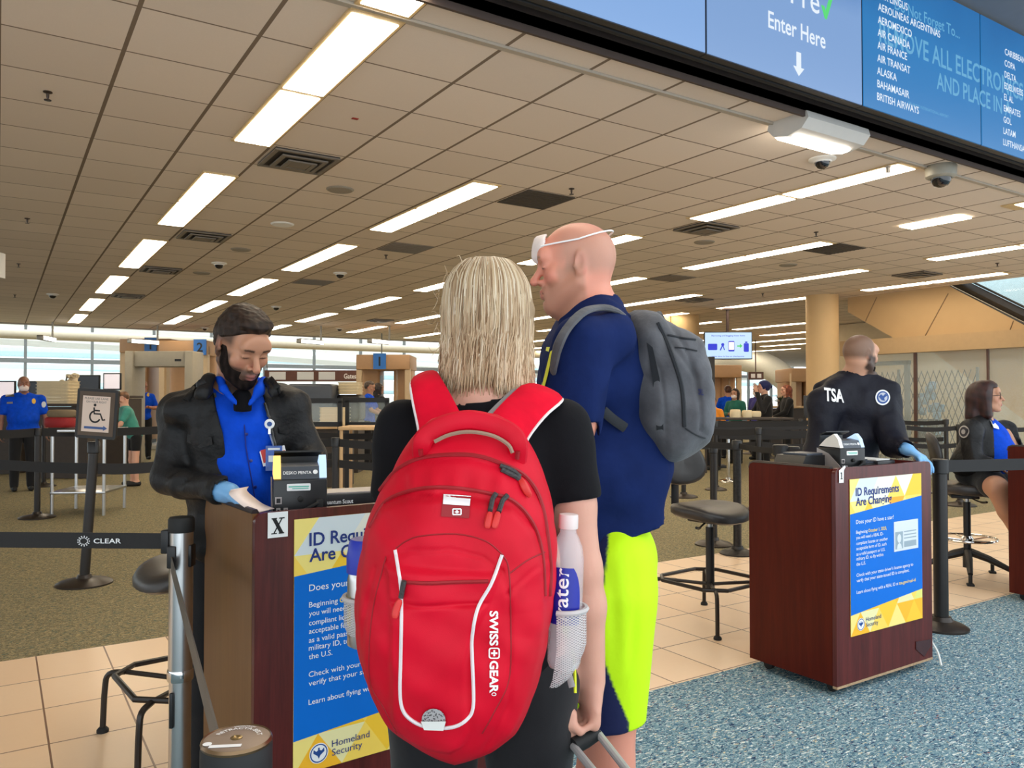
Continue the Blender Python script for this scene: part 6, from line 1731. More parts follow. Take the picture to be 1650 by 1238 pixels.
fh.wob(.0022, 190, 4, stretch=(1, 1, .6)); fh.wob(.0016, 420, 5)
def hairline(X, Y, Z):
    x, y, z = Lf(X, Y, Z)
    return np.interp(y+.10*np.clip(np.abs(x)-.045, 0, .04), [-.10, -.04, .0, .02, .04, .058, .075], [-.045, -.02, .034, .046, .058, .074, .086])-z
fh.cut(hairline, .006)
fh.build('hair', M_darkhair, of, noise_col((44, 31, 24), .55, 260))
fd = Field(axis((hd.c[0]-.13, hd.c[0]+.15, .0035)), axis((hd.c[1]-.15, hd.c[1]+.12, .0035)), axis((hd.c[2]-.16, hd.c[2]+.04, .0035)))
hd.sculpt(fd, nk, (.058, .062), ears=False, extra=.0035, mouth=False); 
def beard(X, Y, Z):
    x, y, z = Lf(X, Y, Z); ax = np.abs(x)
    low = z-np.interp(y, [-.02, .0, .022, .045, .062, .078, .1], [-.03, .012, .016, -.030, -.044, -.047, -.040])
    d = np.maximum(low, -(y-.006)-.35*(z+.03))
    mouth_ = .0125-np.sqrt((x/2.0)**2+(z+.058)**2)
    d = np.maximum(d, np.where(y > .06, mouth_, -1))
    neck_ = -(z+.115)+.45*np.clip(.06-y, 0, .1)*0
    return np.maximum(d, np.maximum(neck_, -.125-z))
fd.wob(.0016, 300, 7); fd.cut(beard, .004)
fd.build('beard', M_beard, of, noise_col((30, 22, 19), .5, 300, 3))
# blue shirt under the jacket
fs = Field(axis((-1.27, -.68, .0075)), axis((2.55, 3.05, .0075)), axis((.86, 1.50, .0075)))
torso(fs, pel, chest, nk-np.array((0, 0, .01)), .160, .178, .126, .130, yaw=TY, belly=.015, trap=.055)
fs.cone(nk+np.array((0, .005, -.03)), nk+np.array((.005, .0, .034)), .076, .074, .02); fs.cone(nk+np.array((.008, -.012, .02)), nk+np.array((.01, -.02, .16)), .063, .07, .01, op='sub')
for q in ([(352, 604, 2.76), (360, 626, 2.70), (380, 650, 2.665)], [(424, 612, 2.76), (418, 630, 2.72), (402, 652, 2.68)]): fs.chain([J(*a) for a in q], [.016, .017, .008], .012)
fs.cone(J(391, 630, 2.66), J(391, 650, 2.64), .026, .006, .008, op='sub')
ca, sa = math.cos(TY), math.sin(TY)
def opening(X, Y, Z):
    px = 825+F*X/Y; py = 643-F*(Z-CZ)/Y
    lft = np.interp(py, [590, 625, 660, 700, 760, 830], [352, 343, 349, 360, 368, 372]); rgt = np.interp(py, [590, 625, 660, 700, 760, 830], [414, 420, 430, 441, 449, 452])
    d = np.minimum(px-lft, rgt-px)*Y/F                      # > 0 inside the opening
    return np.where(Y < 2.86, d, -.05)
fs.cut(lambda X, Y, Z: np.where((Z > nk[2]-.045) & ((X-nk[0])**2+(Y-nk[1])**2 < .0076), -.1, -opening(X, Y, Z)-.035)); fs.wob(.003, 26, 8, stretch=(1, 1, .6)); fs.folds(.009, 22, 9, stretch=(1, 1, 1.3)); fs.creases([(J(362, y, 2.70), J(420, y+14, 2.70), .014, .006) for y in (700, 735, 775)])
shirt = fs.build('blue_shirt', M_shirtblue, of)
stree = bvh(shirt)
fu = Field(axis((nk[0]-.12, nk[0]+.12, .006)), axis((nk[1]-.14, nk[1]+.10, .006)), axis((nk[2]-.08, nk[2]+.06, .006)))
fu.cone(nk+np.array((0, -.005, -.06)), nk+np.array((.005, -.012, .030)), .072, .067, .02); fu.cone(J(391, 640, 2.74), J(391, 662, 2.72), .03, .03, .02); fu.cut(lambda X, Y, Z: Z-(nk[2]+.026)); fu.build('black_undershirt', M_blacktee, of)
pl = MB().tube([stick(stree, x, y, .0015)[0] for x, y in ((391, 656), (394, 690), (396, 720), (401, 750), (407, 782), (411, 806))], .0022, 6).build('placket', mat('dark_blue_seam', (8, 34, 130), .7), shirt)
for x, y in ((390, 657), (397, 700), (404, 743), (411, 785)):
    p, n = stick(stree, x, y, .001); MB().lathe([(.0055, 0), (.0055, .0025), (.004, .003)], n=12, M=Matrix.Translation(p) @ n.to_track_quat('Z', 'Y').to_matrix().to_4x4()).build('button', M_button, shirt)
# jacket
fj = Field(axis((-1.36, -.58, .0065)), axis((2.44, 3.10, .0065)), axis((.84, 1.54, .0065)))
torso(fj, pel+np.array((0, 0, .0)), chest, nk-np.array((0, 0, .01)), .188, .205, .150, .158, yaw=TY, belly=.0, trap=.050)
for s0, e0, w0 in ((sL, eL, wL), (sR, eR, wR)):
    fj.cone(s0, e0, .076, .060, .04); fj.cone(e0, w0, .060, .050, .03)
fj.cone(nk+np.array((0, .03, .0)), sL+np.array((0, 0, .01)), .060, .078, .04); fj.cone(nk+np.array((0, .03, .0)), sR+np.array((0, 0, .01)), .060, .078, .04)
for q in ([nk+np.array((0, .085, .02)), nk+np.array((-.085, .03, .022)), J(338, 614, 2.72), J(327, 634, 2.665), J(334, 646, 2.65)], [nk+np.array((0, .085, .02)), nk+np.array((.085, .04, .022)), J(432, 614, 2.74), J(441, 632, 2.69), J(436, 644, 2.67)]): fj.chain(q, [.024, .024, .022, .022, .008], .012)
fj.wob(.005, 15, 12, stretch=(1, 1, .8)); fj.folds(.026, 16, 13); fj.folds(.012, 32, 14)
CR = [(J(258, 700, 2.72), J(300, 715, 2.72)), (J(255, 735, 2.72), J(300, 742, 2.70)), (J(262, 770, 2.68), J(310, 745, 2.66)), (J(272, 790, 2.64), J(325, 762, 2.62)), (J(300, 806, 2.58), J(345, 775, 2.55)), (J(318, 690, 2.70), J(330, 740, 2.68)),
      (J(455, 690, 2.78), J(495, 700, 2.80)), (J(450, 720, 2.76), J(500, 725, 2.80)), (J(462, 745, 2.76), J(505, 742, 2.80)), (J(330, 660, 2.68), J(322, 720, 2.66))]
fj.creases([(a, b, .014, .010) for a, b in CR]); fj.creases([(a+np.array((.012, 0, -.02)), b+np.array((.0, 0, -.022)), .016, -.010) for a, b in CR])
for w0, e0 in ((wL, eL), (wR, eR)):
    d = (w0-e0)/np.linalg.norm(w0-e0); fj.cone(w0+d*.0, w0+d*.08, .040, .040, .004, op='sub')
fj.cone(nk+np.array((0.006, -.01, .01)), nk+np.array((.012, -.02, .16)), .074, .085, .012, op='sub')
fj.cut(opening, .006)
jk = fj.build('jacket', M_jacket, of); jt = bvh(jk)
def on(tree, pts, off=.003, n=24): return [stick(tree, p.x, p.y, off)[0] for p in bez([(x, y, 0) for x, y in pts], n)]
for pts in ([(344, 634), (351, 665), (361, 705), (366, 750), (370, 800)], [(428, 650), (438, 688), (446, 730), (450, 775)]):
    MB().tube(on(jt, pts, .003), .0052, 6).build('zipper', M_zip, jk)
for pts in ([(300, 646), (312, 628), (330, 615)], [(456, 640), (444, 624), (434, 612)]):
    MB().tube(on(jt, pts, .004, 12), .012, 6, flat=((0, -1, 0), .3)).build('shoulder_tab', M_jacket, jk)
fl = MB()
for pts in ([(305, 700), (342, 704), (344, 716), (324, 722), (304, 712)], [(447, 688), (470, 682), (474, 692), (462, 700), (449, 698)]):
    n0 = len(fl.v); fl.v += [stick(jt, x, y, .006)[0] for x, y in pts]; fl.f.append(tuple(range(n0, n0+5)))
fl.build('pocket_flap', M_jacket, jk, 60)
# gloved hands
for w0, e0, fd_, pn, sd in ((wL, eL, np.array((.80, -.52, -.26)), np.array((.1, -.25, -.95)), 1), (wR, eR, np.array((-.35, -.8, -.4)), np.array((0, -.3, -.95)), -1)):
    d = (w0-e0)/np.linalg.norm(w0-e0); w1 = w0+d*.028
    fg = Field(axis((w0[0]-.22, w0[0]+.22, .0042)), axis((w0[1]-.24, w0[1]+.10, .0042)), axis((w0[2]-.18, w0[2]+.09, .0042)))
    fg.cone(w0-d*.02, w1, .036, .033, .01)
    hand(fg, w1, fd_, pn, sd, 1.02, (.15, .2, .25, .35), .4, grow=.0012)
    fg.build('glove', M_glove, of)
ftr = Field(axis((-1.25, -.72, .011)), axis((2.68, 3.05, .011)), axis((.05, .98, .011)))
ftr.ell(pel, (.172, .125, .12), .04)
for sx in (-1, 1): leg(ftr, pel+np.array((sx*.095, 0, -.05)), pel+np.array((sx*.10, 0, -.45)), pel+np.array((sx*.11, 0, -.86)), (.105, .075, .072, .062), .02)
ftr.wob(.004, 18, 3); ftr.build('trousers', M_trouser, of)
for sx in (-1, 1):
    s_ = Field(axis((pel[0]+sx*.11-.07, pel[0]+sx*.11+.07, .009)), axis((2.62, 2.95, .009)), axis((-.01, .13, .009)))
    s_.cone((pel[0]+sx*.11, 2.86, .05), (pel[0]+sx*.11, 2.70, .035), .047, .036, .03); s_.cone((pel[0]+sx*.11, 2.86, .05), (pel[0]+sx*.11, 2.86, .12), .045, .045, .02); s_.cut(lambda X, Y, Z: -Z); s_.build('shoe', M_rubber, of)
M_cardred = mat('card_red', (200, 50, 40), .5)
# badge reel and cards
p, n = stick(stree, 427, 685, .030)
bq = lambda p: Matrix.Translation(p) @ (EYE-p).to_track_quat('Z', 'Y').to_matrix().to_4x4()
br = MB().lathe([(.017, 0), (.0175, .003), (.016, .006), (.001, .0065)], n=24, M=bq(p)).build('badge_reel', M_lwhite, of)
MB().lathe([(.0085, .0066), (.0085, .0072), (.001, .0073)], n=18, M=bq(p)).build('reel_emblem', M_sealblue, br)
MB().box((0, -.024, .003), (.008, .022, .003), M=bq(p)).build('clip', M_chrome, br)
p2, n = stick(stree, 431, 735, .035)
rc_ = MB().box((0, 0, -.004), (.086, .054, .0014), Matrix.Rotation(R(14), 4, 'Z'), M=bq(p2)).build('red_white_card', M_lwhite, of)
c2 = MB()
c2.box((-.030, 0, -.003), (.020, .046, .001), Matrix.Rotation(R(14), 4, 'Z'), M=bq(p2) @ Matrix.Rotation(R(14), 4, 'Z') @ Matrix.Translation((0, 0, 0)) @ Matrix.Rotation(R(-14), 4, 'Z'))
c2.build('red_print', M_cardred, rc_, 0)
for k in range(3):
    c2 = MB(); c2.box((.030, .012-.012*k, -.003), (.018, .005, .001), Matrix.Rotation(R(14+30), 4, 'Z'), M=bq(p2)); c2.build('red_stripe', M_cardred, rc_, 0)
ic = MB().box((0, -.008, .003), (.055, .086, .0016), M=bq(p2)).build('blue_id_card', mat('id_card_blue', (44, 84, 160), .3, var=.25, scale=60), of)
id_ = MB(); id_.box((-.010, -.010, .0044), (.016, .022, .0006), M=bq(p2)).box((0, .024, .0044), (.040, .007, .0005), M=bq(p2)).box((.014, -.010, .0044), (.018, .012, .0005), M=bq(p2)); id_.build('card_print', M_card, ic, 0)
MB().tube([p+Vector((0, -.004, -.028)), p2+Vector((0, -.004, .036))], .003, 6).build('clip_strap', M_glass, br)
settle(of)
# passport in his hand
pa = at(410, 812, 2.45); r = thing('passport_page', 'open white passport page in the officer gloved hand', 'passport', pa, -TH)
B = MB()
crv = [(-.055, .03, .045), (-.05, .0, .035), (-.02, -.01, .012), (.01, -.02, -.005), (.045, -.03, -.016)]
for p in bez(crv, 12): B.v += [p+Vector((.012, .045, .0)), p-Vector((.012, .045, 0)), p-Vector((.012, .045, .0015)), p+Vector((.012, .045, -.0015))]
for i in range(12):
    for j in range(4): B.f.append((4*i+j, 4*i+(j+1) % 4, 4*i+4+(j+1) % 4, 4*i+4+j))
B.build('pages', mat('passport_paper', (236, 220, 214), .5), r, 180)
MB().prism([(-.01, -.035), (.05, -.045), (.05, .03), (-.01, .035)], -.020, -.016, Matrix.Rotation(.1, 4, 'X')).build('cover', mat('passport_cover', (24, 40, 84), .5), r)

# ---------------- bald man
mn = person(.27, 2.05, 'tall bald man in a navy shirt and neon yellow shorts, a mask on his forehead')
hd = Head(J(927, 435, 2.07), R(88), R(-6), 0, .955, 1.02, 1.12, 1.08)
nk = J(955, 508, 2.09); sN, sF = J(944, 556, 1.86), J(935, 540, 2.30)
eN, wN = J(910, 756, 1.83), J(880, 900, 1.78)
eF, wF = J(900, 735, 2.36), J(840, 760, 2.36)
pel = np.array((.248, 2.06, 1.00)); chest = J(958, 612, 2.08); TY = R(97)
fb = Field(fine_axes(hd.c[0], 0, .14, .004, -.12, .52, .011), fine_axes(hd.c[1], 0, .11, .004, 1.70, 2.44, .011), axis((0, .95, .02), (.95, 1.58, .011), (1.58, 1.90, .004)))
hd.sculpt(fb, nk+np.array((0, 0, -.02)), (.064, .074), eyes='low')
fb.cone(hd.p(0, .045, -.095), nk+np.array((-.05, 0, .02)), .035, .045, .03)
torso(fb, pel, chest, nk, .145, .185, .098, .105, belly=.02, yaw=TY)
arm(fb, sN, eN, wN, (.060, .050, .046, .030)); arm(fb, sF, eF, wF, (.060, .050, .046, .030))
hand(fb, wN, (-.3, .1, -1), (-.2, 1, 0), -1, 1.0, (.5, .6, .6, .7)); hand(fb, wF, (-1, 0, -.2), (0, -.2, -1), 1, 1.0)
for sy in (-.11, .11): leg(fb, pel+np.array((0, sy, -.06)), (.235, 2.06+sy, .53), (.245, 2.06+sy, .09), (.082, .060, .064, .040), foot=(-1, 0, 0))
SKM = (224, 150, 126)
def mn_extra(C, q, mixin, ell, front):
    x, y, z = q.T
    mixin(np.clip((z-.06)/.05, 0, 1)*.35, (222, 140, 118)); mixin(np.clip((-.07-z)/.03, 0, 1)*np.clip((.02-y)/.04, 0, 1)*.3, (216, 130, 112))
fb.build('body', M_skin, mn, lambda P: hd.paint(P, SKM, (190, 112, 98), (150, 116, 90), .5, (152, 118, 92), (222, 128, 108), ((168, 136, 116), .55), mn_extra, (120, 84, 70)))
# mask pushed up, with its elastic
fm = Field(axis((hd.c[0]-.16, hd.c[0]+.02, .004)), axis((hd.c[1]-.10, hd.c[1]+.10, .004)), axis((hd.c[2]-.02, hd.c[2]+.16, .004)))
mc, mq = hd.p(0, .076, .064), hd.Q @ rotm(0, R(22), 0)
fm.ell(mc, (.046, .030, .042), .006, mq); fm.cone(hd.p(0, .102, .045), hd.p(0, .094, .092), .010, .008, .02); fm.ell(hd.p(0, .060, .060), (.050, .034, .046), .004, mq, 'sub')
fm.creases([(hd.p(-.05, .09, .075), hd.p(-.012, .124, .08), .004, .003), (hd.p(-.045, .09, .055), hd.p(-.01, .12, .05), .004, .003), (hd.p(.05, .09, .075), hd.p(.012, .124, .08), .004, .003)])
M_mask = mat('white_mask', (238, 222, 216), .7, var=.03)
mk = fm.build('face_mask', M_mask, mn)
el = []
for a in np.linspace(-.2, PI+.2, 30):
    x = .0795*math.cos(a)*1.03; y = -.012-.103*math.sin(a); el.append(Vector(hd.p(x, y if abs(a-PI/2) < 1.4 else y, .074+.018*math.sin(a))))
el = [Vector(hd.p(-.048, .088, .066)), Vector(hd.p(-.066, .05, .066))]+[Vector(hd.p(-.0795*math.cos(a), -.012-.101*math.sin(a), .068+.024*math.sin(a))) for a in np.linspace(0, PI, 24)]+[Vector(hd.p(.066, .05, .066)), Vector(hd.p(.048, .088, .066))]
MB().tube(el, .0022, 6).build('elastic', M_lwhite, mk)
# navy shirt
M_navy = fabric('navy_tshirt', (18, 34, 80), fold=12, rough=.85, var=.14, bump=.5, spec=.12, sheen=0)
fs = Field(axis((-.10, .56, .0075)), axis((1.70, 2.46, .0075)), axis((1.0, 1.70, .0075)))
torso(fs, pel+np.array((.0, 0, .02)), chest, nk-np.array((0, 0, .008)), .190, .215, .150, .160, belly=.05, yaw=TY, trap=.062)
for s0, e0 in ((sN, eN), (sF, eF)): fs.cone(s0, s0*.38+e0*.62, .078, .076, .04)
fs.cone(J(1020, 730, 2.02), J(1032, 850, 2.0), .06, .062, .06)
fs.cone(nk+np.array((-.01, 0, .02)), nk+np.array((-.02, 0, .14)), .070, .08, .012, op='sub')
hemn = (sN*.40+eN*.60)
d_ = (eN-sN)/np.linalg.norm(eN-sN)
fs.cut(lambda X, Y, Z: np.where((Y < 1.885) & (X < .195), (hemn[2]-Z)-.26*(X-hemn[0]), -1))
fs.cut(lambda X, Y, Z: 1.050+.060*np.clip((X-.20)/.17, 0, 1)-Z)
fs.wob(.004, 14, 21, stretch=(1, 1, .5)); fs.folds(.034, 12, 22, stretch=(1, 1, .5)); fs.folds(.014, 28, 23)
fs.creases([(J(900, 640, 1.78), J(960, 610, 1.78), .012, .006), (J(985, 690, 1.9), J(1030, 780, 1.86), .02, .012), (J(1005, 760, 1.9), J(1045, 840, 1.86), .018, .012), (J(970, 760, 1.9), J(985, 860, 1.88), .02, .010), (J(975, 560, 1.84), J(985, 640, 1.86), .014, .008), (J(910, 600, 1.78), J(965, 580, 1.78), .012, .004)])
sh = fs.build('navy_shirt', M_navy, mn); st_ = bvh(sh)
decal(st_, [(868, 640), (878, 610), (888, 568), (881, 566), (882, 560), (898, 560), (896, 568), (892, 569), (884, 606), (872, 650)], fan(10), 'yellow_letter', mat('yellow_print', (226, 232, 20), .6), sh, .003)
MB().tube([Vector(nk)+Vector((-.01+.076*math.cos(a), .076*math.sin(a), .018+.012*math.cos(a))) for a in np.linspace(0, 2*PI, 28)], .005, 6).build('neckband', M_navy, sh)
# neon shorts with a navy side stripe
M_neon = vcol('neon_shorts', .7, .3, 0, 0, .35, 40)
fo = Field(axis((.06, .44, .006)), axis((1.80, 2.32, .006)), axis((.58, 1.12, .006)))
fo.ell(pel+np.array((0, 0, .02)), (.130, .20, .13), .04)
for sy in (-.105, .105): fo.cone(pel+np.array((-.005, sy, -.06)), (.232, 2.06+sy, .62), .112, .094, .03)
fo.cut(lambda X, Y, Z: .622+.10*np.clip(X-.22, -.05, .12)-Z)
fo.wob(.004, 16, 31, stretch=(1, 1, .35)); fo.folds(.018, 15, 32, stretch=(1.2, 1.2, .3)); fo.creases([(J(985, 900, 1.85), J(995, 1120, 1.84), .016, .008), (J(1015, 890, 1.88), J(1020, 1100, 1.86), .014, .007)])
def neon(P):
    px, py = px_of(P); C = np.tile(L3((198, 246, 6)), (len(P), 1)); near = P[:, 1] < 2.0
    l0 = np.interp(py, [870, 920, 960, 1010, 1060, 1110, 1160], [963, 962, 961, 960, 955, 945, 930]); r0 = np.interp(py, [870, 920, 960, 1010, 1060, 1110, 1160], [980, 975, 969, 967, 972, 990, 1012])
    w_ = (np.clip((px-l0)/2+.5, 0, 1)*np.clip((r0-px)/2+.5, 0, 1)*near)[:, None]; w_ = np.maximum(w_, np.clip((.637-P[:, 2])/.006, 0, 1)[:, None]); C = C*(1-w_)+L3((22, 30, 74))*w_
    return np.concatenate([C, np.ones((len(P), 1))], 1)
fo.build('neon_shorts', M_neon, mn, neon)
for sy in (-.11, .11):
    s_ = Field(axis((-.04, .36, .009)), axis((1.97+sy, 2.15+sy, .009)), axis((-.01, .13, .009)))
    s_.cone((.25, 2.06+sy, .05), (.06, 2.06+sy, .035), .048, .038, .03); s_.cone((.25, 2.06+sy, .05), (.25, 2.06+sy, .12), .046, .046, .02); s_.cut(lambda X, Y, Z: -Z); s_.build('shoe', M_rubber, mn)
settle(mn)
# ---------------- grey backpack on his back
M_heather = fabric('grey_heather', (84, 84, 88), weave=420, fold=20, rough=.9, var=.22, bump=.45)
M_heatherd = fabric('dark_grey_panel', (40, 42, 46), rough=.85)
GO = [(1008, 508), (1024, 499), (1048, 503), (1063, 516), (1082, 527), (1112, 541), (1120, 546), (1126, 570), (1134, 610), (1140, 650), (1139, 690), (1134, 712), (1115, 728), (1080, 746), (1058, 743), (1036, 716), (1018, 694), (1008, 660), (1006, 600), (1002, 550)]
GD = 2.06; gp = [loc(x, y, GD) for x, y in GO]; GC = loc(1072, 630, GD)
ga = np.array([math.atan2(p.z-GC.z, p.x-GC.x) for p in gp]); gr = np.array([math.hypot(p.z-GC.z, p.x-GC.x) for p in gp]); o_ = np.argsort(ga); ga, gr = ga[o_], gr[o_]
gax, grx = np.concatenate([ga-2*PI, ga, ga+2*PI]), np.concatenate([gr]*3)
def GR(a): return np.interp(a, gax, grx)
def gdep(u, v):
    rho = np.clip(np.hypot(u, v)/GR(np.arctan2(v, u)), 0, 1)
    px = 1072+u*F/GD; py = 630-v*F/GD
    w = .155*np.power(np.clip(1-rho**4.2, 0, 1), .42)
    for L_, dp, wd in (([(1060, 520), (1078, 560), (1095, 610), (1101, 650), (1103, 688)], .008, 4), ([(1024, 560), (1042, 600), (1050, 680), (1058, 740)], .004, 3), ([(1104, 690), (1136, 706)], .006, 3), ([(1046, 540), (1080, 590), (1096, 610)], .006, 4)):
        w = w-dp*np.exp(-(seg_d(px, py, L_)/wd)**2)
    w = w+.004*np.sin(px*.10+py*.045)*np.clip((1-rho)*5, 0, 1)+.003*np.sin(px*.05-py*.09+1)*np.clip((1-rho)*5, 0, 1)
    return w
gb = thing('backpack', 'grey heather backpack with dark zippers on the bald man back', 'backpack', W(GC.x, GD, 0), -TH); gb['ox'] = GC.x; gb['oy'] = GD
G = MB(); NA, NR = 120, 40; tw = math.tan(R(8))
def gpt(u, v, s, off=0): y = s*(float(gdep(np.array(u), np.array(v)))+off); return Vector((GC.x+u+y*-tw*.35, GD+y, GC.z+v))
for s in (-1, 1):
    o = len(G.v)
    for i in range(NR+1):
        q = 1-(1-i/NR)**1.6
        for j in range(NA):
            a = 2*PI*j/NA-PI; rr = float(GR(a))*(1-q); G.v.append(gpt(rr*math.cos(a), rr*math.sin(a), s))
    for i in range(NR):
        for j in range(NA):
            f = (o+i*NA+j, o+i*NA+(j+1) % NA, o+(i+1)*NA+(j+1) % NA, o+(i+1)*NA+j); G.f.append(f if s < 0 else f[::-1])
gs = G.build('shell', M_heather, gb, 180); gt = bvh(gs)
MB().tube(on(gt, [(1060, 521), (1078, 560), (1095, 610), (1101, 650), (1103, 688)], .001), .0055, 6).build('zipper', M_heatherd, gb)
MB().tube(on(gt, [(1120, 548), (1098, 545), (1076, 540)], .001, 12), .003, 6).build('pocket_edge', M_heatherd, gb)
MB().tube(on(gt, [(1104, 690), (1120, 700), (1136, 706)], .001, 12), .002, 6).build('seam', M_heatherd, gb)
pn_ = [(1043, 552), (1052, 560), (1062, 610), (1068, 690), (1071, 738), (1062, 742), (1058, 690), (1053, 620)]
decal(gt, pn_, fan(8), 'side_panel', M_heatherd, gb, .003)
MB().tube(on(gt, [(1088, 560), (1104, 562), (1122, 566)], .002, 12), .002, 6).build('pocket_seam', M_heatherd, gb)
decal_text(gt, 'ORL', 1126, 636, (.35, .05), (0, -1), 10, 22, 'embroidery', mat('navy_thread', (40, 50, 110), .8), gb, .01, .003)
cb_ = MB().tube(bez([loc(1123, 569, 1.99), loc(1126, 575, 1.97), loc(1134, 585, 1.96), loc(1137, 588, 1.97), loc(1133, 588, 1.98), loc(1125, 577, 1.99)], 18), .0035, 6); cb_.build('carabiner', M_black, gb)
MB().tube(bez([loc(1056, 512, 1.98), loc(1062, 506, 2.05), loc(1068, 516, 2.1)], 10), .008, 6).build('top_loop', M_heatherd, gb)
# strap over the near shoulder
sp_pts = [(1008, 512, 1.93), (990, 499, 1.90), (966, 496, 1.88), (940, 503, 1.825), (915, 528, 1.785), (900, 556, 1.765), (893, 585, 1.78), (891, 600, 1.81)]
P_ = bez([loc(*a) for a in sp_pts], 26)
hint = lambda i: Vector((0, -.55, .8)) if i < 14 else Vector((-.5, -.85, .2))
MB().tube(P_, [.013]*20+[.012]*7, 8, flat=(hint, .5)).build('shoulder_strap', M_heather, gb)
MB().tube(bez([loc(893, 590, 1.80), loc(889, 606, 1.83), loc(892, 622, 1.86)], 8), .008, 6, flat=((0, -1, 0), .3)).build('strap_webbing', M_heatherd, gb)
MB().tube(bez([loc(972, 662, 1.88), loc(988, 676, 1.90), loc(1008, 690, 1.92)], 8), .012, 6, flat=((0, -1, 0), .3)).build('lower_strap', M_heatherd, gb)
MB().prism([(loc(998, 690, 1.92).x-GC.x, 0), (0, 0), (0, 0)], 0, 0) if False else None
settle(gb)

# ---------------- officer in the dark jacket behind podium 1
DT = 4.78
tm = person(2.08, 4.86, 'officer in a dark jacket lettered TSA, standing with his back turned behind podium 1')
hd = Head(J(1387, 574, DT), R(-70), R(-4), 0, 1.0, 1.0, 1.1)
nk = J(1378, 606, DT+.05); sL, sR = J(1327, 652, DT), J(1424, 656, DT-.02)
eL, wL = J(1318, 732, DT-.05), J(1345, 752, DT-.25); eR, wR = J(1440, 716, DT-.18), J(1460, 724, DT-.33)
pel = np.array((2.03, 4.88, .95)); chest = nk+np.array((.0, .02, -.19)); TY = R(-32)
fb = Field(fine_axes(hd.c[0], 0, .13, .0055, 1.70, 2.50, .014), fine_axes(hd.c[1], 0, .14, .0055, 4.40, 5.10, .014), axis((0, .9, .025), (.9, 1.5, .014), (1.5, 1.82, .0055)))
hd.sculpt(fb, nk, (.062, .068)); torso(fb, pel, chest, nk, .16, .19, .12, .12, yaw=TY); arm(fb, sL, eL, wL); arm(fb, sR, eR, wR)
for sx in (-1, 1): leg(fb, pel+np.array((sx*.1, 0, -.05)), pel+np.array((sx*.10, 0, -.46)), pel+np.array((sx*.10, .02, -.87)), foot=(.3, 1, 0))
fb.build('body', M_skin, tm, lambda P: hd.paint(P, (206, 156, 128), (180, 110, 98), (50, 38, 30), .9, (40, 30, 26), (200, 134, 108), ((112, 84, 66), .9)))
fd = Field(axis((hd.c[0]-.05, hd.c[0]+.16, .0045)), axis((hd.c[1]-.08, hd.c[1]+.15, .0045)), axis((hd.c[2]-.17, hd.c[2]+.02, .0045)))
hd.sculpt(fd, nk, (.05, .05), ears=False, extra=.006, mouth=False); Lt = local_fun(hd)
fd.ell(hd.p(0, .085, -.115), (.03, .026, .028), .02, hd.Q)
fd.cut(lambda X, Y, Z: (lambda x, y, z: np.maximum(np.maximum(z+.062, -(y-.045)), -.16-z))(*Lt(X, Y, Z))); fd.wob(.002, 250, 3); fd.build('beard', M_beard, tm, noise_col((30, 24, 22), .4, 250))
fj = Field(axis((1.66, 2.56, .010)), axis((4.34, 5.16, .010)), axis((.86, 1.60, .010)))
torso(fj, pel+np.array((0, 0, .05)), chest, nk-np.array((0, 0, .01)), .215, .225, .17, .17, yaw=TY, belly=.01, trap=.05); fj.cone(nk, sL+np.array((.01, 0, .012)), .07, .095, .06); fj.cone(nk, sR+np.array((0, 0, .01)), .07, .092, .06)
for s0, e0, w0 in ((sL, eL, wL), (sR, eR, wR)): fj.cone(s0, e0, .092, .080, .04); fj.cone(e0, w0, .080, .056, .03)
fj.cone(nk+np.array((0, 0, -.04)), nk+np.array((.005, .0, .045)), .092, .084, .03); fj.cone(nk+np.array((.005, .0, .03)), nk+np.array((.005, .0, .15)), .073, .075, .008, op='sub')
fj.wob(.006, 12, 41); fj.folds(.026, 13, 42); fj.folds(.012, 28, 43); d = (wR-eR)/np.linalg.norm(wR-eR); fj.cone(wR, wR+d*.1, .045, .045, .004, op='sub')
fj.creases([(J(1415, 690, 4.55), J(1450, 700, 4.5), .014, .010), (J(1412, 670, 4.6), J(1440, 680, 4.6), .014, .008), (J(1345, 700, 4.6), J(1400, 715, 4.6), .02, .010), (J(1330, 720, 4.6), J(1390, 740, 4.6), .02, .010), (J(1405, 620, 4.6), J(1408, 690, 4.6), .012, .008)])
jk = fj.build('jacket', M_navyjacket, tm); jt = bvh(jk)
decal_text(jt, 'TSA', 1328.5, 646, (1, .09), (-.04, -1), 19.5, 30, 'lettering', M_lwhite, jk, .03, .010)
pt = decal(jt, disc_px(1422, 641, 12, 12.5), fan(24), 'sleeve_patch', M_lwhite, jk, .004)
decal(jt, disc_px(1422, 641, 9.8, 10.2), fan(24), 'patch_field', M_sealblue, pt, .006); decal(jt, disc_px(1422, 641, 7.4, 7.8), fan(24), 'patch_centre', mat('patch_grey', (186, 190, 204), .7), pt, .008)
ew = [(1415, 640), (1419, 636), (1422, 639), (1426, 635), (1429, 638), (1424, 642), (1425, 647), (1420, 646)]
decal(jt, ew, fan(8), 'patch_eagle', M_sealblue, pt, .0095)
fg = Field(axis((wR[0]-.12, wR[0]+.2, .007)), axis((wR[1]-.22, wR[1]+.14, .007)), axis((wR[2]-.15, wR[2]+.1, .007)))
fg.cone(wR-d*.02, wR+d*.03, .036, .034, .01); hand(fg, wR+d*.03, (.4, -.7, -.35), (.0, -.3, -1), 1, 1.0, (.4, .5, .5, .6), grow=.001); fg.build('glove', M_glove, tm)
fg = Field(axis((wL[0]-.16, wL[0]+.2, .007)), axis((wL[1]-.24, wL[1]+.12, .007)), axis((wL[2]-.15, wL[2]+.1, .007)))
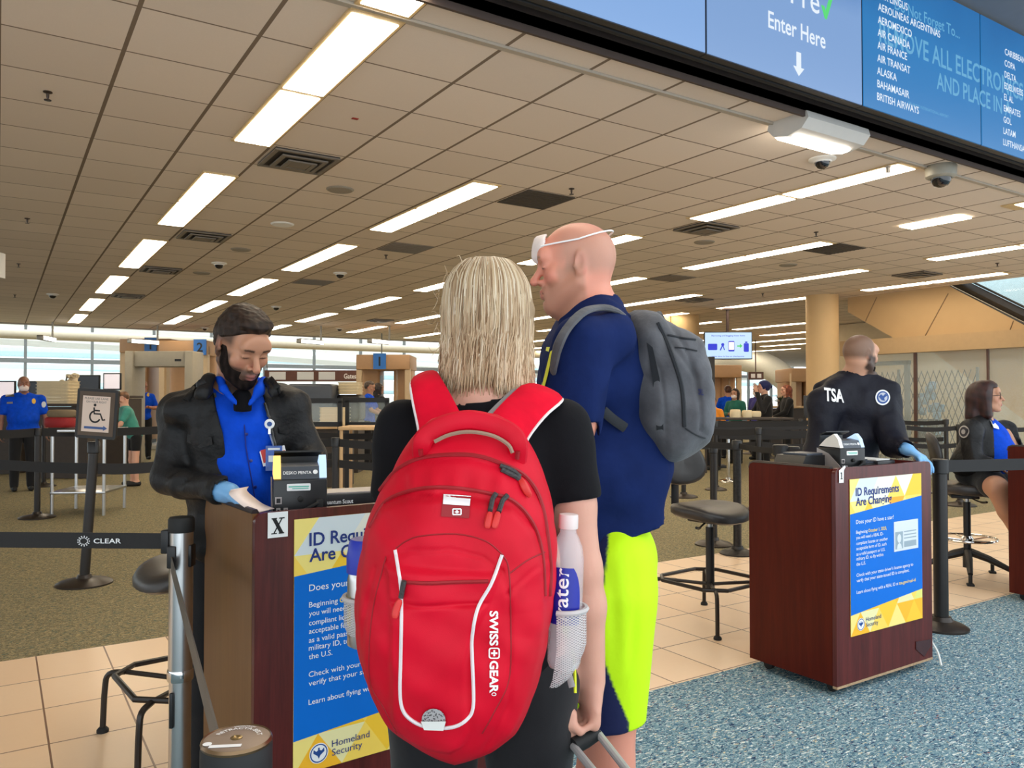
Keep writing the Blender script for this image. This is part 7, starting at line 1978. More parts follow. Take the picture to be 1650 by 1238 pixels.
dl_ = (wL-eL)/np.linalg.norm(wL-eL); fg.cone(wL-dl_*.02, wL+dl_*.03, .036, .034, .01); hand(fg, wL+dl_*.03, (.3, -.8, -.2), (0, -.2, -1), -1, 1.0, grow=.001); fg.build('glove', M_glove, tm)
ftr = Field(axis((1.75, 2.32, .014)), axis((4.68, 5.1, .014)), axis((.04, 1.02, .014))); ftr.ell(pel, (.18, .14, .13), .04)
for sx in (-1, 1): leg(ftr, pel+np.array((sx*.1, 0, -.05)), pel+np.array((sx*.10, 0, -.46)), pel+np.array((sx*.10, .02, -.88)), (.11, .08, .075, .065), .02)
ftr.build('trousers', M_trouser, tm)
for sx in (-1, 1):
    s_ = Field(axis((1.85 if sx < 0 else 2.05, 2.06 if sx < 0 else 2.26, .01)), axis((4.80, 5.15, .01)), axis((-.01, .13, .01))); a_ = pel+np.array((sx*.10, .02, -.90))
    s_.cone(a_, a_+np.array((.04, .16, -.015)), .046, .036, .03); s_.cut(lambda X, Y, Z: -Z); s_.build('shoe', M_rubber, tm)
settle(tm)

# ---------------- seated officer with glasses
DS = 6.3
sw_ = person(3.86, 6.32, 'seated officer with dark shoulder length hair and glasses, her bare knee in view')
hd = Head(J(1589, 642, DS), R(-124), R(4), 0, 1.02)
nk = J(1584, 678, DS+.02); sN, sF = J(1565, 694, DS-.12), J(1618, 694, DS+.16)
eN, wN = J(1566, 742, DS-.18), J(1606, 752, DS-.30); eF, wF = J(1640, 742, DS+.1), J(1660, 752, DS-.1)
chest = nk+np.array((.03, .01, -.19)); pel = J(1572, 772, DS+.05); TY = R(-148)
kn1, an1 = J(1606, 786, DS-.34), J(1652, 880, DS-.36); kn2, an2 = J(1650, 790, DS-.05), J(1668, 880, DS-.1)
fb = Field(fine_axes(hd.c[0], 0, .13, .0065, 3.55, 4.40, .014), fine_axes(hd.c[1], 0, .12, .0065, 5.82, 6.64, .014), axis((0, .5, .02), (.5, 1.46, .014), (1.46, 1.72, .0065)))
hd.sculpt(fb, nk, (.05, .056), eyes='open'); torso(fb, pel+np.array((.02, 0, .08)), chest, nk, .17, .17, .12, .14, yaw=TY, belly=.03)
arm(fb, sN, eN, wN); arm(fb, sF, eF, wF); hand(fb, wN, (.8, -.5, -.1), (0, 0, -1), 1, .95); hand(fb, wF, (.6, -.6, 0), (0, 0, -1), -1, .95)
fb.cone(pel+np.array((.03, -.06, .0)), kn1, .105, .082, .03); fb.cone(kn1, kn1*.6+an1*.4, .076, .072, .02); fb.cone(kn1*.6+an1*.4, an1, .072, .042, .02)
fb.cone(pel+np.array((.05, .08, .0)), kn2, .105, .078, .03); fb.cone(kn2, an2, .070, .045, .02)
fb.build('body', M_skin, sw_, lambda P: hd.paint(P, (198, 146, 116), (176, 96, 92), (40, 28, 24), None, None, (196, 128, 104), None, None, (30, 20, 18)))
fs = Field(axis((3.55, 4.30, .010)), axis((5.95, 6.62, .010)), axis((.66, 1.50, .010))); torso(fs, pel+np.array((.02, 0, .1)), chest+np.array((.02, -.01, 0)), nk-np.array((0, 0, .01)), .185, .175, .145, .155, yaw=TY, belly=.05, trap=.055)
fs.ell(chest+np.array((.09, -.05, -.05)), (.10, .10, .09), .04); fs.cone(nk+np.array((.02, 0, .02)), nk+np.array((.01, 0, .15)), .06, .07, .01, op='sub'); fs.wob(.004, 22, 51); fs.build('blue_shirt', M_shirtblue, sw_)
fj = Field(axis((3.50, 4.36, .010)), axis((5.90, 6.66, .010)), axis((.72, 1.50, .010))); torso(fj, pel+np.array((.0, 0, .12)), chest, nk-np.array((0, 0, .015)), .205, .20, .165, .175, yaw=TY, belly=.03, trap=.07)
for s0, e0, w0 in ((sN, eN, wN), (sF, eF, wF)): fj.cone(s0, e0, .090, .078, .04); fj.cone(e0, w0, .076, .052, .03)
def opening2(X, Y, Z):
    px = 825+F*X/Y; py = 643-F*(Z-CZ)/Y
    lft = np.interp(py, [660, 690, 720, 745, 770], [1597, 1600, 1602, 1601, 1598]); rgt = np.interp(py, [660, 690, 720, 745, 770], [1616, 1640, 1644, 1642, 1640])
    return np.where(Y < 6.42, np.minimum(np.minimum(px-lft, rgt-px), 749-py)*Y/F, -.05)
fj.wob(.005, 14, 52); fj.folds(.014, 15, 53); fj.cut(opening2, .006); fj.cone(nk+np.array((.02, 0, .0)), nk+np.array((.01, 0, .15)), .066, .08, .01, op='sub')
jk = fj.build('jacket', M_jacket, sw_); jt = bvh(jk)
pt = decal(jt, disc_px(1554, 696, 8, 10), fan(24), 'sleeve_patch', mat('patch_pale', (196, 190, 184), .7), jk, .005); decal(jt, disc_px(1554, 696, 6.2, 8), fan(24), 'patch_field', mat('patch_dark', (54, 52, 58), .7), pt, .007); decal(jt, disc_px(1554, 696, 3.2, 4), fan(24), 'patch_centre', mat('patch_pale2', (170, 166, 164), .7), pt, .009)
fsr = Field(axis((3.55, 4.2, .011)), axis((5.90, 6.60, .011)), axis((.60, .95, .011))); fsr.ell(pel+np.array((.03, 0, .03)), (.17, .18, .11), .05)
fsr.cone(pel+np.array((.03, -.06, .01)), (pel+np.array((.03, -.06, .01)))*.32+kn1*.68, .12, .105, .03); fsr.cone(pel+np.array((.05, .08, .01)), pel*.35+kn2*.65, .12, .10, .03); fsr.build('black_shorts', M_trouser, sw_)
fh = Field(axis((hd.c[0]-.17, hd.c[0]+.12, .0065)), axis((hd.c[1]-.15, hd.c[1]+.15, .0065)), axis((hd.c[2]-.22, hd.c[2]+.17, .0065)))
hat_hair(fh, hd, .018); fh.cone(hd.p(0, -.06, .0), hd.p(0, -.085, -.13), .085, .075, .05); fh.cone(hd.p(.06, .0, .03), hd.p(.062, .0, -.13), .045, .036, .03); fh.cone(hd.p(-.06, .0, .03), hd.p(-.062, .0, -.13), .045, .036, .03)
Lh = local_fun(hd); fh.cut(lambda X, Y, Z: (lambda x, y, z: np.maximum(np.where(z < .078, y-.048-.12*np.clip(z, -.1, .08), y-.082), -.17-z))(*Lh(X, Y, Z)), .01)
fh.wob(.005, 70, 61, stretch=(1, 1, .2)); fh.wob(.002, 200, 62, stretch=(1, 1, .2)); fh.build('hair', M_hairv, sw_, noise_col((52, 26, 22), .5, 120))
gl = MB()
for sx in (-1, 1): gl.tube([Vector(hd.p(sx*.033+.026*math.cos(a), .098, .012+.020*math.sin(a))) for a in np.linspace(0, 2*PI, 18)], .0022, 5); gl.tube([Vector(hd.p(sx*.058, .097, .016)), Vector(hd.p(sx*.078, .03, .016)), Vector(hd.p(sx*.08, -.01, .014))], .002, 5)
gl.tube([Vector(hd.p(-.008, .102, .014)), Vector(hd.p(.008, .102, .014))], .002, 5); gl.build('glasses', M_blackink, sw_)
stt = bvh(sw_.children[1])
decal(stt, [(1593, 679), (1601, 677), (1607, 690), (1608, 694), (1600, 692)], fan(5), 'name_badge', M_lwhite, sw_, .02)
for an in (an1, an2):
    s_ = Field(axis((an[0]-.1, an[0]+.2, .012)), axis((an[1]-.2, an[1]+.1, .012)), axis((an[2]-.13, an[2]+.05, .012))); s_.cone(an+np.array((0, 0, -.06)), an+np.array((.09, -.10, -.08)), .045, .036, .03); s_.build('shoe', M_rubber, sw_)
settle(sw_)
# ------------------------------------------------------------------ the far side of the hall
def simple(label, px, D, top, view, shirt, trousers, skin=(196, 146, 116), hair=None, long_hair=False, mask=False, bald=False, arms='down', sleeves='short', hunch=0.0, seat=False, shorts=False, look=0.0, build_=1.0, hij=None, res=.013, facing_pitch=0):
    """a person far away: px of the head centre, distance, px row of the crown, view = 0 faces us, 90 faces our right, 180 back to us"""
    X = (px-825)*D/F; zt = CZ+(643-top)*D/F
    H = zt if not seat else zt+.45
    s = H/1.75
    az = math.atan2(X, D)
    yaw = PI-az+math.radians(view) if True else 0
    yaw = math.pi - az + math.radians(view)
    p = person(X, D, label)
    f = np.array((-math.sin(yaw), math.cos(yaw), 0)); rt = np.array((math.cos(yaw), math.sin(yaw), 0)); up = np.array((0, 0, 1))
    o = np.array((X, D, 0))
    base = zt-1.75*s+(0 if not seat else 0)
    pz = lambda z: np.array((0, 0, base+z*s))
    pel = o+pz(.95)-f*hunch*.30; chest = o+pz(1.27-.10*hunch)+f*hunch*.05; nk = o+pz(1.47-.16*hunch)+f*hunch*.22
    hc = o+pz(1.625-.10*hunch*0)+f*(.02+hunch*.30)-up*hunch*.2
    if hunch: hc[0] = X; hc[1] = D; hc[2] = zt-.125*s
    if hunch:
        sh = hc-(nk+up*.15*s+f*.03); nk = nk+sh*.9; chest = chest+sh*.55; pel = pel+sh*.1
    hd = Head(hc, yaw+look, math.radians(facing_pitch), 0, s)
    ww = .62*s; x0, x1, y0, y1 = X-ww, X+ww, D-ww, D+ww
    W_ = build_
    sw, hw = .175*s*W_, .145*s*W_
    shs = [nk+rt*sx*sw-up*.065*s for sx in (-1, 1)]
    A = []
    for i, sx in enumerate((-1, 1)):
        a = arms if isinstance(arms, str) else arms[i]
        sh_ = shs[i]
        if a == 'down': el, wr = sh_+rt*sx*.06*s-up*.29*s, sh_+rt*sx*.07*s-up*.53*s+f*.06*s
        elif a == 'fold': el, wr = sh_+rt*sx*.09*s-up*.27*s+f*.04*s, sh_-rt*sx*.12*s-up*.24*s+f*.24*s
        elif a == 'reach': el, wr = sh_+rt*sx*.05*s-up*.24*s+f*.12*s, sh_-up*.34*s+f*.34*s
        elif a == 'face': el, wr = sh_+rt*sx*.05*s-up*.24*s+f*.12*s, hc+f*.16*s-up*.05*s+rt*sx*.03*s
        else: el, wr = sh_+rt*sx*.2*s-up*.22*s, sh_+rt*sx*.36*s-up*.14*s+f*.2*s
        A.append((sh_, el, wr))
    fb = Field(fine_axes(hc[0], 0, .12*s, .008, x0, x1, .016), fine_axes(hc[1], 0, .13*s, .008, y0, y1, .016), axis((0, hc[2]-.16*s, .02), (hc[2]-.16*s, zt+.03, .008)))
    hd.sculpt(fb, nk, (.056, .06), eyes='low'); torso(fb, pel, chest, nk, hw, sw, .105*s*W_, .105*s*W_, yaw=yaw, belly=.03*(W_-1)*4)
    for sh_, el, wr in A:
        arm(fb, sh_, el, wr, tuple(r*s for r in (.046, .040, .038, .027))); d = (wr-el)/np.linalg.norm(wr-el)
        hand(fb, wr, d, -rt*.4-up*.3+f*.1, 1, .95*s, (.6, .7, .7, .8))
    ft_ = []
    for sx in (-1, 1):
        hip = pel+rt*sx*.09*s-up*.06*s
        kn = hip+rt*sx*.02*s-up*.42*s+f*.02*s if not seat else hip+f*.4*s
        an = np.array((kn[0]-f[0]*.02, kn[1]-f[1]*.02, .09)); ft_.append((hip, kn, an)); leg(fb, hip, kn, an, tuple(r*s for r in (.085, .058, .055, .038)), foot=f)
    fb.build('body', M_skin, p, lambda P: hd.paint(P, skin, brow=(40, 30, 26), lid=(50, 36, 30), scalp=((120, 96, 80), .6) if bald else None))
    fs = Field(axis((x0, x1, res)), axis((y0, y1, res)), axis((max(.3, pel[2]-.16), nk[2]+.08, res)))
    torso(fs, pel, chest, nk-up*.01, hw*1.17, sw*1.1, .135*s*W_, .135*s*W_, yaw=yaw, trap=.058*s, belly=.03*(W_-1)*4)
    for sh_, el, wr in A:
        if sleeves == 'short': fs.cone(sh_, sh_*.35+el*.65, .066*s, .066*s, .03)
        else: fs.cone(sh_, el, .066*s, .056*s, .03); fs.cone(el, wr, .056*s, .042*s, .02)
    fs.cone(nk+up*.03*s, nk+up*.15*s, .062*s, .07*s, .01, op='sub'); fs.wob(.004, 18, int(px)); fs.cut(lambda X_, Y_, Z_: (pel[2]-.07)-Z_)
    so = fs.build('shirt', shirt, p)
    fo = Field(axis((x0, x1, res)), axis((y0, y1, res)), axis((.03, pel[2]+.12, res))); fo.ell(pel, np.array((hw*1.1, .12*s*W_, .13*s)), .04, rotm(yaw))
    for hip, kn, an in ft_:
        if shorts: fo.cone(hip, hip*.55+kn*.45, .10*s, .09*s, .02)
        else: leg(fo, hip, kn, an, tuple(r*s for r in (.098, .074, .07, .06)), .02)
    fo.build('shorts' if shorts else 'trousers', trousers, p)
    for hip, kn, an in ft_:
        s_ = Field(axis((an[0]-.2, an[0]+.2, .014)), axis((an[1]-.2, an[1]+.2, .014)), axis((-.015, .13, .014))); g = np.array((an[0], an[1], .04)); s_.cone(g-f*.03, g+f*.14, .046, .036, .03); s_.cut(lambda X_, Y_, Z_: -Z_); s_.build('shoe', M_rubber, p)
    if hair is not None:
        fh = Field(axis((hc[0]-.2*s, hc[0]+.2*s, .008)), axis((hc[1]-.2*s, hc[1]+.2*s, .008)), axis((hc[2]-.27*s, hc[2]+.18*s, .008)))
        hat_hair(fh, hd, .012)
        if long_hair:
            fh.cone(hd.p(0, -.06, 0), hd.p(0, -.075, -.18), .075, .055, .04)
            for sx in (-1, 1): fh.cone(hd.p(sx*.06, 0, .03), hd.p(sx*.068, 0, -.15), .036, .022, .03)
        L_ = local_fun(hd)
        fh.cut(lambda X_, Y_, Z_: (lambda x, y, z: np.maximum(np.where(z < .07, y-(.03 if long_hair else .0)-.05*np.clip(z, -.1, .1), y-.075), -z-(.2 if long_hair else .045)))(*L_(X_, Y_, Z_)), .01)
        fh.wob(.004, 90, 3); fh.build('hair', M_hairv, p, noise_col(hair, .4, 120))
    if hij is not None:
        fh = Field(axis((hc[0]-.2*s, hc[0]+.2*s, .008)), axis((hc[1]-.2*s, hc[1]+.2*s, .008)), axis((hc[2]-.22*s, hc[2]+.2*s, .008))); hat_hair(fh, hd, .026); fh.cone(hd.p(0, -.09, .06), hd.p(0, -.15, .02), .05, .03, .03)
        L_ = local_fun(hd); fh.cut(lambda X_, Y_, Z_: (lambda x, y, z: np.maximum(y-.045-.45*np.clip(z, 0, .1), -z-.06))(*L_(X_, Y_, Z_)), .01); fh.wob(.004, 60, 4); fh.build('head_wrap', hij, p)
    if mask:
        fm = Field(axis((hc[0]-.16*s, hc[0]+.16*s, .006)), axis((hc[1]-.16*s, hc[1]+.16*s, .006)), axis((hc[2]-.16*s, hc[2]+.04*s, .006)))
        fm.ell(hd.p(0, .055, -.055), np.array((.066, .058, .056))*s, .01, hd.Q); L_ = local_fun(hd)
        fm.cut(lambda X_, Y_, Z_: (lambda x, y, z: np.maximum(np.maximum(.035-y, z+.008), -.115-z))(*L_(X_, Y_, Z_)), .006); fm.build('face_mask', M_mask, p)
    return p, so, hd, pel, s
M_black_wool = fabric('black_knit', (24, 24, 26), rough=.9)
M_greentee = fabric('green_blouse', (26, 96, 84), rough=.8)
M_teal = fabric('teal_tshirt', (70, 150, 136), rough=.8)
M_hijab = fabric('navy_head_wrap', (28, 36, 84), rough=.8)
M_orange = fabric('orange_jacket', (226, 140, 40), rough=.8)
q = simple('masked officer in a blue shirt standing at the far left', 38, 12.3, 607, 4, M_shirtblue, M_trouser, (150, 104, 82), mask=True, bald=True, build_=1.32)
p, so, hd, pel, s = q; t_ = bvh(so); M0 = Matrix.Translation((-p['ox'], -p['oy'], 0))
decal(t_, disc_px(54, 647, 3.2, 4.4, 10), fan(10), 'badge', M_gold, p, .01); decal(t_, [(9, 636), (23, 636), (23, 640), (9, 640)], fan(4), 'name_tag', M_lwhite, p, .01); decal(t_, [(11, 648), (21, 648), (21, 651), (11, 651)], fan(4), 'name_plate', M_steel, p, .01)
decal(t_, disc_px(70, 652, 3.5, 5, 12), fan(12), 'sleeve_patch', M_card, p, .01)
settle(p)
q = simple('officer in a blue shirt with folded hands beside the metal detector', 231, 18.6, 614, 12, M_shirtblue, M_trouser, (170, 116, 90), bald=True, arms=('fold', 'out'), facing_pitch=-20)
p, so = q[0], q[1]; t_ = bvh(so); decal(t_, disc_px(238, 637, 2.2, 3, 10), fan(10), 'badge', M_gold, p, .02); decal(t_, [(219, 635), (224, 635), (224, 637), (219, 637)], fan(4), 'name_tag', M_lwhite, p, .02); settle(p)
settle(simple('person in a teal shirt bending over the steel cart', 199, 12.9, 632, -75, M_teal, M_trouser, (224, 172, 146), hair=(120, 84, 56), arms='reach', hunch=.55, shorts=True, facing_pitch=-30)[0])
settle(simple('officer in a blue shirt in profile at the screening belt, left of the blonde woman', 594, 16.5, 615, 75, M_shirtblue, M_trouser, (186, 140, 112), hair=(80, 66, 56), arms='reach', facing_pitch=-15)[0])
settle(simple('dark clothed person behind the officer at the screening belt', 609, 17.2, 618, 120, M_black_wool, M_trouser, (150, 110, 88), hair=(44, 32, 26), long_hair=True, arms='reach', sleeves='long')[0])
settle(simple('person in a blue shirt seen from behind, under the hanging screen', 1173, 19.0, 622, 200, M_shirtblue, M_trouser, (190, 140, 112), hair=(70, 40, 30), arms='reach')[0])
settle(simple('masked woman in a green top, under the hanging screen', 1185, 17.5, 627, -28, M_greentee, M_trouser, (196, 146, 120), hair=(40, 28, 24), long_hair=True, mask=True, arms='fold', sleeves='long')[0])
settle(simple('person in black with a navy head wrap holding a hand to the face', 1232, 16.0, 615, -70, M_black_wool, M_trouser, (206, 160, 136), hij=M_hijab, arms=('face', 'reach'), sleeves='long', build_=1.1)[0])
settle(simple('masked person in purple behind the head wrap', 1221, 18.5, 622, -40, fabric('purple_shirt', (70, 66, 140)), M_trouser, (170, 120, 98), hair=(40, 30, 28), mask=True)[0])
settle(simple('red haired person in a dark jacket with a shoulder strap, left of the column', 1268, 16.8, 621, -70, M_black_wool, M_trouser, (216, 166, 140), hair=(130, 66, 40), long_hair=True, arms='reach', sleeves='long')[0])
settle(simple('person in an orange jacket beside the black stand', 1148, 15.8, 640, -10, M_orange, M_trouser, (190, 140, 110), hair=(60, 40, 30), arms='fold', sleeves='long', hunch=.3)[0])

# walk-through detectors and body scanners
M_beige = mat('beige_scanner', (196, 172, 138), .5, var=.03)
M_tan = mat('tan_scanner', (176, 138, 100), .5, var=.03)
M_greyd = mat('grey_detector', (168, 160, 142), .5, var=.03)
M_bsign = mat('blue_sign', (40, 110, 190), .5, var=.02)
def arch_gate(px, D, wpx, top, label, group='walk-through detectors', rz=-TH):
    p = W((px-825)*D/F, D); w_ = wpx*D/F; h = CZ+(643-top)*D/F
    r = thing('metal_detector', label, 'metal detector', (p.x, p.y, 0), rz, group)
    for sx in (-1, 1): MB().box((sx*(w_/2-.09), 0, h/2), (.18, .62, h), bev=.02).build('side_panel', M_greyd, r)
    b = MB().box((0, 0, h-.17), (w_-.36, .5, .34), bev=.02).build('header', M_greyd, r)
    MB().box((w_*.27, -.255, h-.2), (.14, .01, .05)).build('display', M_black, b)
    return r
arch_gate(265, 17.6, 108, 567, 'grey walk-through metal detector beside the blue shirted officer')
def body_scanner(px, D, wpx, top, label, num, rz=-TH):
    p = W((px-825)*D/F, D); w_ = wpx*D/F; h = CZ+(643-top)*D/F
    r = thing('body_scanner', label, 'body scanner', (p.x, p.y, 0), rz, 'body scanners')
    d = 1.5
    MB().box((0, 0, h-.2), (w_, d, .4), bev=.03).build('canopy', M_tan, r)
    MB().box((0, 0, .06), (w_, d, .12), bev=.02).build('platform', M_greyd, r)
    for sx in (-1, 1):
        MB().box((sx*(w_/2-.28), d*.18, h/2), (.5, d*.6, h-.3), bev=.1, seg=3).build('curved_wall', M_tan, r)
        MB().box((sx*(w_/2-.07), -d*.42, h/2), (.14, .14, h-.3)).build('pillar', M_beige, r)
    MB().box((w_*.22, -.05, h*.5), (.03, .6, h*.72)).build('glass_panel', M_glass, r)
    MB().box((-w_*.16, .2, h*.42), (.08, .5, h*.75)).build('dark_panel', M_black, r)
    if num:
        Mf = Matrix(((1, 0, 0, 0), (0, 0, -1, -d/2-.02), (0, 1, 0, h-.18), (0, 0, 0, 1)))
        s_ = MB().box((num[1]*w_, 0, 0), (.34, .42, .02), M=Mf).build('number_sign', M_bsign, r); L = MB(); L.text(num[0], .34, Mf @ Matrix.Translation((num[1]*w_, -.12, .015)), .02, 'CENTER'); L.build('number', M_blackink, s_, 0)
    return r
body_scanner(252, 23.0, 80, 549, 'tan body scanner with the number 1 sign behind the metal detector', ('1', .12))
body_scanner(312, 22.0, 76, 552, 'tan body scanner with the number 2 sign left of the bearded officer', ('2', .36))
body_scanner(624, 22.0, 84, 574, 'beige body scanner with a small blue sign between officer and blonde woman', ('1', -.06))
body_scanner(1292, 24.0, 60, 595, 'beige body scanner left of the round column', None)
body_scanner(1160, 26.0, 50, 590, 'grey body scanner under the hanging screen', None)
# steel cart
def steel_table(px, D, wpx, label, depth=.7, h=1.05, rz=0.0, shelf=True, m=None):
    p = W((px-825)*D/F, D); w_ = wpx*D/F
    r = thing('steel_cart', label, 'cart', (p.x, p.y, 0), -TH+rz, 'steel tables'); m = m or M_steel
    MB().box((0, 0, h), (w_, depth, .04), bev=.006).build('top', m, r)
    for sx in (-1, 1):
        for sy in (-1, 1): MB().cyl((sx*(w_/2-.03), sy*(depth/2-.03), 0), (sx*(w_/2-.03), sy*(depth/2-.03), h), .02, n=10).build('leg', m, r)
    if shelf: MB().box((0, 0, .28), (w_-.02, depth-.02, .03), bev=.004).build('lower_shelf', m, r)
    return r
steel_table(146, 10.0, 84, 'steel cart with a lower shelf behind the wheelchair sign', .75, 1.03, .12)
bx = W((98-825)*10.25/F, 10.25); r = thing('red_bag', 'red bag lying on the steel cart beside the masked officer', 'bag', (bx.x, bx.y, 1.05), -TH)
MB().add(pad(.36, .3, .14).v, pad(.36, .3, .14).f, Matrix.Translation((0, 0, .07))).build('bag', mat('dark_red_bag', (150, 26, 30), .7, bump=.3), r, 60); MB().add(pad(.34, .28, .1).v, pad(.34, .28, .1).f, Matrix.Translation((.02, 0, .18))).build('folded_top', mat('khaki_cloth', (120, 104, 80), .8, bump=.3), r, 60)
M_tray = mat('cream_tray', (222, 204, 166), .6, var=.04)
def trays(px, D, n, w_, label, z0=1.0):
    p = W((px-825)*D/F, D)
    for k in range(n):
        B = MB(); B.prism(rrect(-w_/2, w_/2, -.2, .2, .04, (1, 1, 1, 1), 4), 0, .05); B.prism(rrect(-w_/2-.015, w_/2+.015, -.215, .215, .05, (1, 1, 1, 1), 4), .045, .056)
        o = B.build('plastic_tray', M_tray, None, loc=(p.x, p.y, z0+k*.058), rz=-TH); tag(o, '%s, number %d from the bottom' % (label, k+1), 'tray', 'stacked plastic trays')
M_desk = mat('dark_counter', (64, 54, 46), .6, var=.1)
M_desk2 = mat('wood_counter', (206, 170, 124), .5, var=.06)
def counter(px, D, wpx, h, label, m, depth=.6, name='counter', rz=0.0):
    p = W((px-825)*D/F, D); w_ = wpx*D/F
    r = thing(name, label, 'counter', (p.x, p.y, 0), -TH+rz, 'counters')
    MB().box((0, 0, h-.02), (w_, depth, .05), bev=.008).build('top', m, r); MB().box((0, .02, (h-.05)/2), (w_-.06, depth-.06, h-.06)).build('cabinet', M_desk if m is not M_desk else m, r)
    return r
counter(110, 14.4, 92, 1.33, 'dark counter behind the masked officer, trays stacked on it', M_desk)
trays(94, 14.4, 7, .58, 'cream plastic tray in the stack behind the masked officer', 1.335)
def monitor(px, D, label, z, w_=.5, h=.36, screen=None, rz=0.0):
    p = W((px-825)*D/F, D); r = thing('monitor', label, 'monitor', (p.x, p.y, z), -TH+rz, 'desk monitors')
    MB().box((0, 0, .12+h/2), (w_, .04, h), bev=.008).build('case', M_black, r); MB().box((0, -.022, .12+h/2), (w_-.05, .004, h-.05)).build('screen', screen or M_devgrey, r)
    MB().box((0, .02, .06), (.05, .04, .13)).build('stem', M_black, r); MB().box((0, .02, .005), (.2, .16, .01)).build('foot', M_black, r)
    return r
t = NT('lit_paper_screen'); t.set('Emission Color', lin((226, 208, 212))); t.set('Emission Strength', .45); M_scrp = t.m
counter(8, 15.2, 60, 1.30, 'low dark counter at the left edge behind the masked officer', M_desk)
monitor(8, 15.2, 'monitor with a pale screen at the left edge', 1.285, .42, .36, M_scrp)
monitor(52, 15.4, 'monitor behind the masked officer head', 1.285, .4, .36) ; counter(52, 15.6, 24, 1.30, 'short counter hidden by the masked officer', M_desk)
counter(172, 16.0, 96, 1.48, 'long dark counter behind the wheelchair sign', M_desk)
r_ = monitor(143, 16.0, 'dark monitor on the long counter behind the wheelchair sign', 1.48, .46, .30)
monitor(181, 16.0, 'pale monitor on the long counter, right of the wheelchair sign', 1.48, .36, .34, M_scrp)
# flowers-like bundle on the counter
p = W((112-825)*14.6/F, 14.6); r = thing('tote_bundle', 'pale bundle with a dark rod standing on the tray counter', 'bundle', (p.x, p.y, 1.33), -TH)
rnd = random.Random(2); b = MB()
for k in range(16): b.add(pad(.10, .08, .07, 10).v, pad(.10, .08, .07, 10).f, Matrix.Translation((rnd.uniform(-.1, .12), rnd.uniform(-.08, .08), .2+rnd.uniform(0, .42))) @ Matrix.Rotation(rnd.uniform(0, 3), 4, 'X'))
b.box((0, 0, .12), (.2, .2, .24)); b.build('bundle', mat('mixed_pale', (206, 190, 160), .8, var=.5, scale=14), r, 60); MB().cyl((-.1, -.12, 0), (.02, -.12, .5), .012).build('rod', M_black, r)
# middle: glass partitions, x-ray belts and boxes
M_pframe = mat('black_partition_frame', (22, 22, 24), .5)
def partition(px, D, wpx, y0, y1, label):
    p = W((px-825)*D/F, D); w_ = wpx*D/F; z0, z1 = CZ+(643-y1)*D/F, CZ+(643-y0)*D/F
    r = thing('glass_partition', label, 'partition', (p.x, p.y, 0), -TH, 'glass partitions')
    f = MB()
    for sx in (-1, 1): f.box((sx*w_/2, 0, z1/2), (.06, .06, z1))
    f.box((0, 0, z1), (w_+.06, .06, .07)).box((0, 0, z0), (w_+.06, .06, .07)); f.build('frame', M_pframe, r)
    MB().box((0, 0, (z0+z1)/2), (w_-.05, .012, z1-z0-.06)).build('glass', M_glass, r)
    return r
partition(517, 11.5, 62, 646, 684, 'black framed glass partition right of the bearded officer')
partition(592, 12.2, 64, 645, 684, 'black framed glass partition before the officer at the screening belt')
counter(520, 13.0, 96, .98, 'light topped counter behind the first glass partition', M_desk2)
trays(540, 13.2, 5, .42, 'cream tray in the stack behind the first glass partition', .99)
steel_table(600, 9.4, 92, 'pale wooden table left of the blonde woman', .6, 1.08, 0, True, M_desk2)
for i, (px, D, w_, h, z, lab) in enumerate([(506, 15.2, .85, .75, .95, 'grey x-ray machine hood behind the bearded officer shoulder'), (566, 15.6, .45, .5, 1.0, 'dark case beside the tray stack on the counter'), (500, 17.4, .5, .5, 1.0, 'dark machine with a camera arm behind the officer shoulder')]):
    p = W((px-825)*D/F, D); r = thing('xray_machine', lab, 'machine', (p.x, p.y, 0), -TH, 'screening machines')
    MB().box((0, 0, z+h/2), (w_, .7, h), bev=.06, seg=3).build('hood', (M_devgrey, M_black, M_black)[i], r); MB().box((0, 0, z/2), (w_*.9, .66, z)).build('base', M_desk, r)
trays(565, 15.45, 4, .4, 'yellowish tray in the stack on the dark case', 1.51)
counter(470, 14.0, 80, 1.02, 'counter behind the bearded officer, hidden by his shoulder', M_desk)
# brown sign band across the far windows
p = W((522-825)*24.2/F, 24.2); r = thing('sign_band', 'brown gate sign band with white numerals before the far windows', 'sign', (p.x, p.y, CZ+(643-606)*24.2/F), -TH)
MB().box((0, 0, 0), (3.6, .12, .34)).build('board', mat('brown_sign', (96, 62, 52), .6), r)
L = MB(); Mf = Matrix(((1, 0, 0, 0), (0, 0, -1, -.07), (0, 1, 0, -.08), (0, 0, 0, 1))); fit(L, 'Gates 100-129', .62, 0, .15, .95, Mf, .02); L.build('lettering', M_lwhite, r, 0)
for k, x in enumerate((-1.4, -.55, .1)): MB().box((x, -.065, 0), (.5, .01, .24)).build('pale_panel', M_card, r)
MB().cyl((-1.75, .03, .0), (-1.75, .03, 1.302), .02).cyl((1.75, .03, 0), (1.75, .03, 1.302), .02).build('hanger', M_mull, r)
p = W((1218-825)*27/F, 27); r = thing('sign_band', 'small brown sign with white squares under the hanging screen', 'sign', (p.x, p.y, CZ+(643-606)*27/F), -TH)
MB().box((0, 0, 0), (.5, .1, .26)).box((0, .02, .68), (.03, .03, 1.08)).build('board', mat('brown_sign2', (84, 56, 48), .6), r); 
for x in (-.11, .10): MB().box((x, -.055, 0), (.14, .01, .14)).build('white_square', M_lwhite, r)
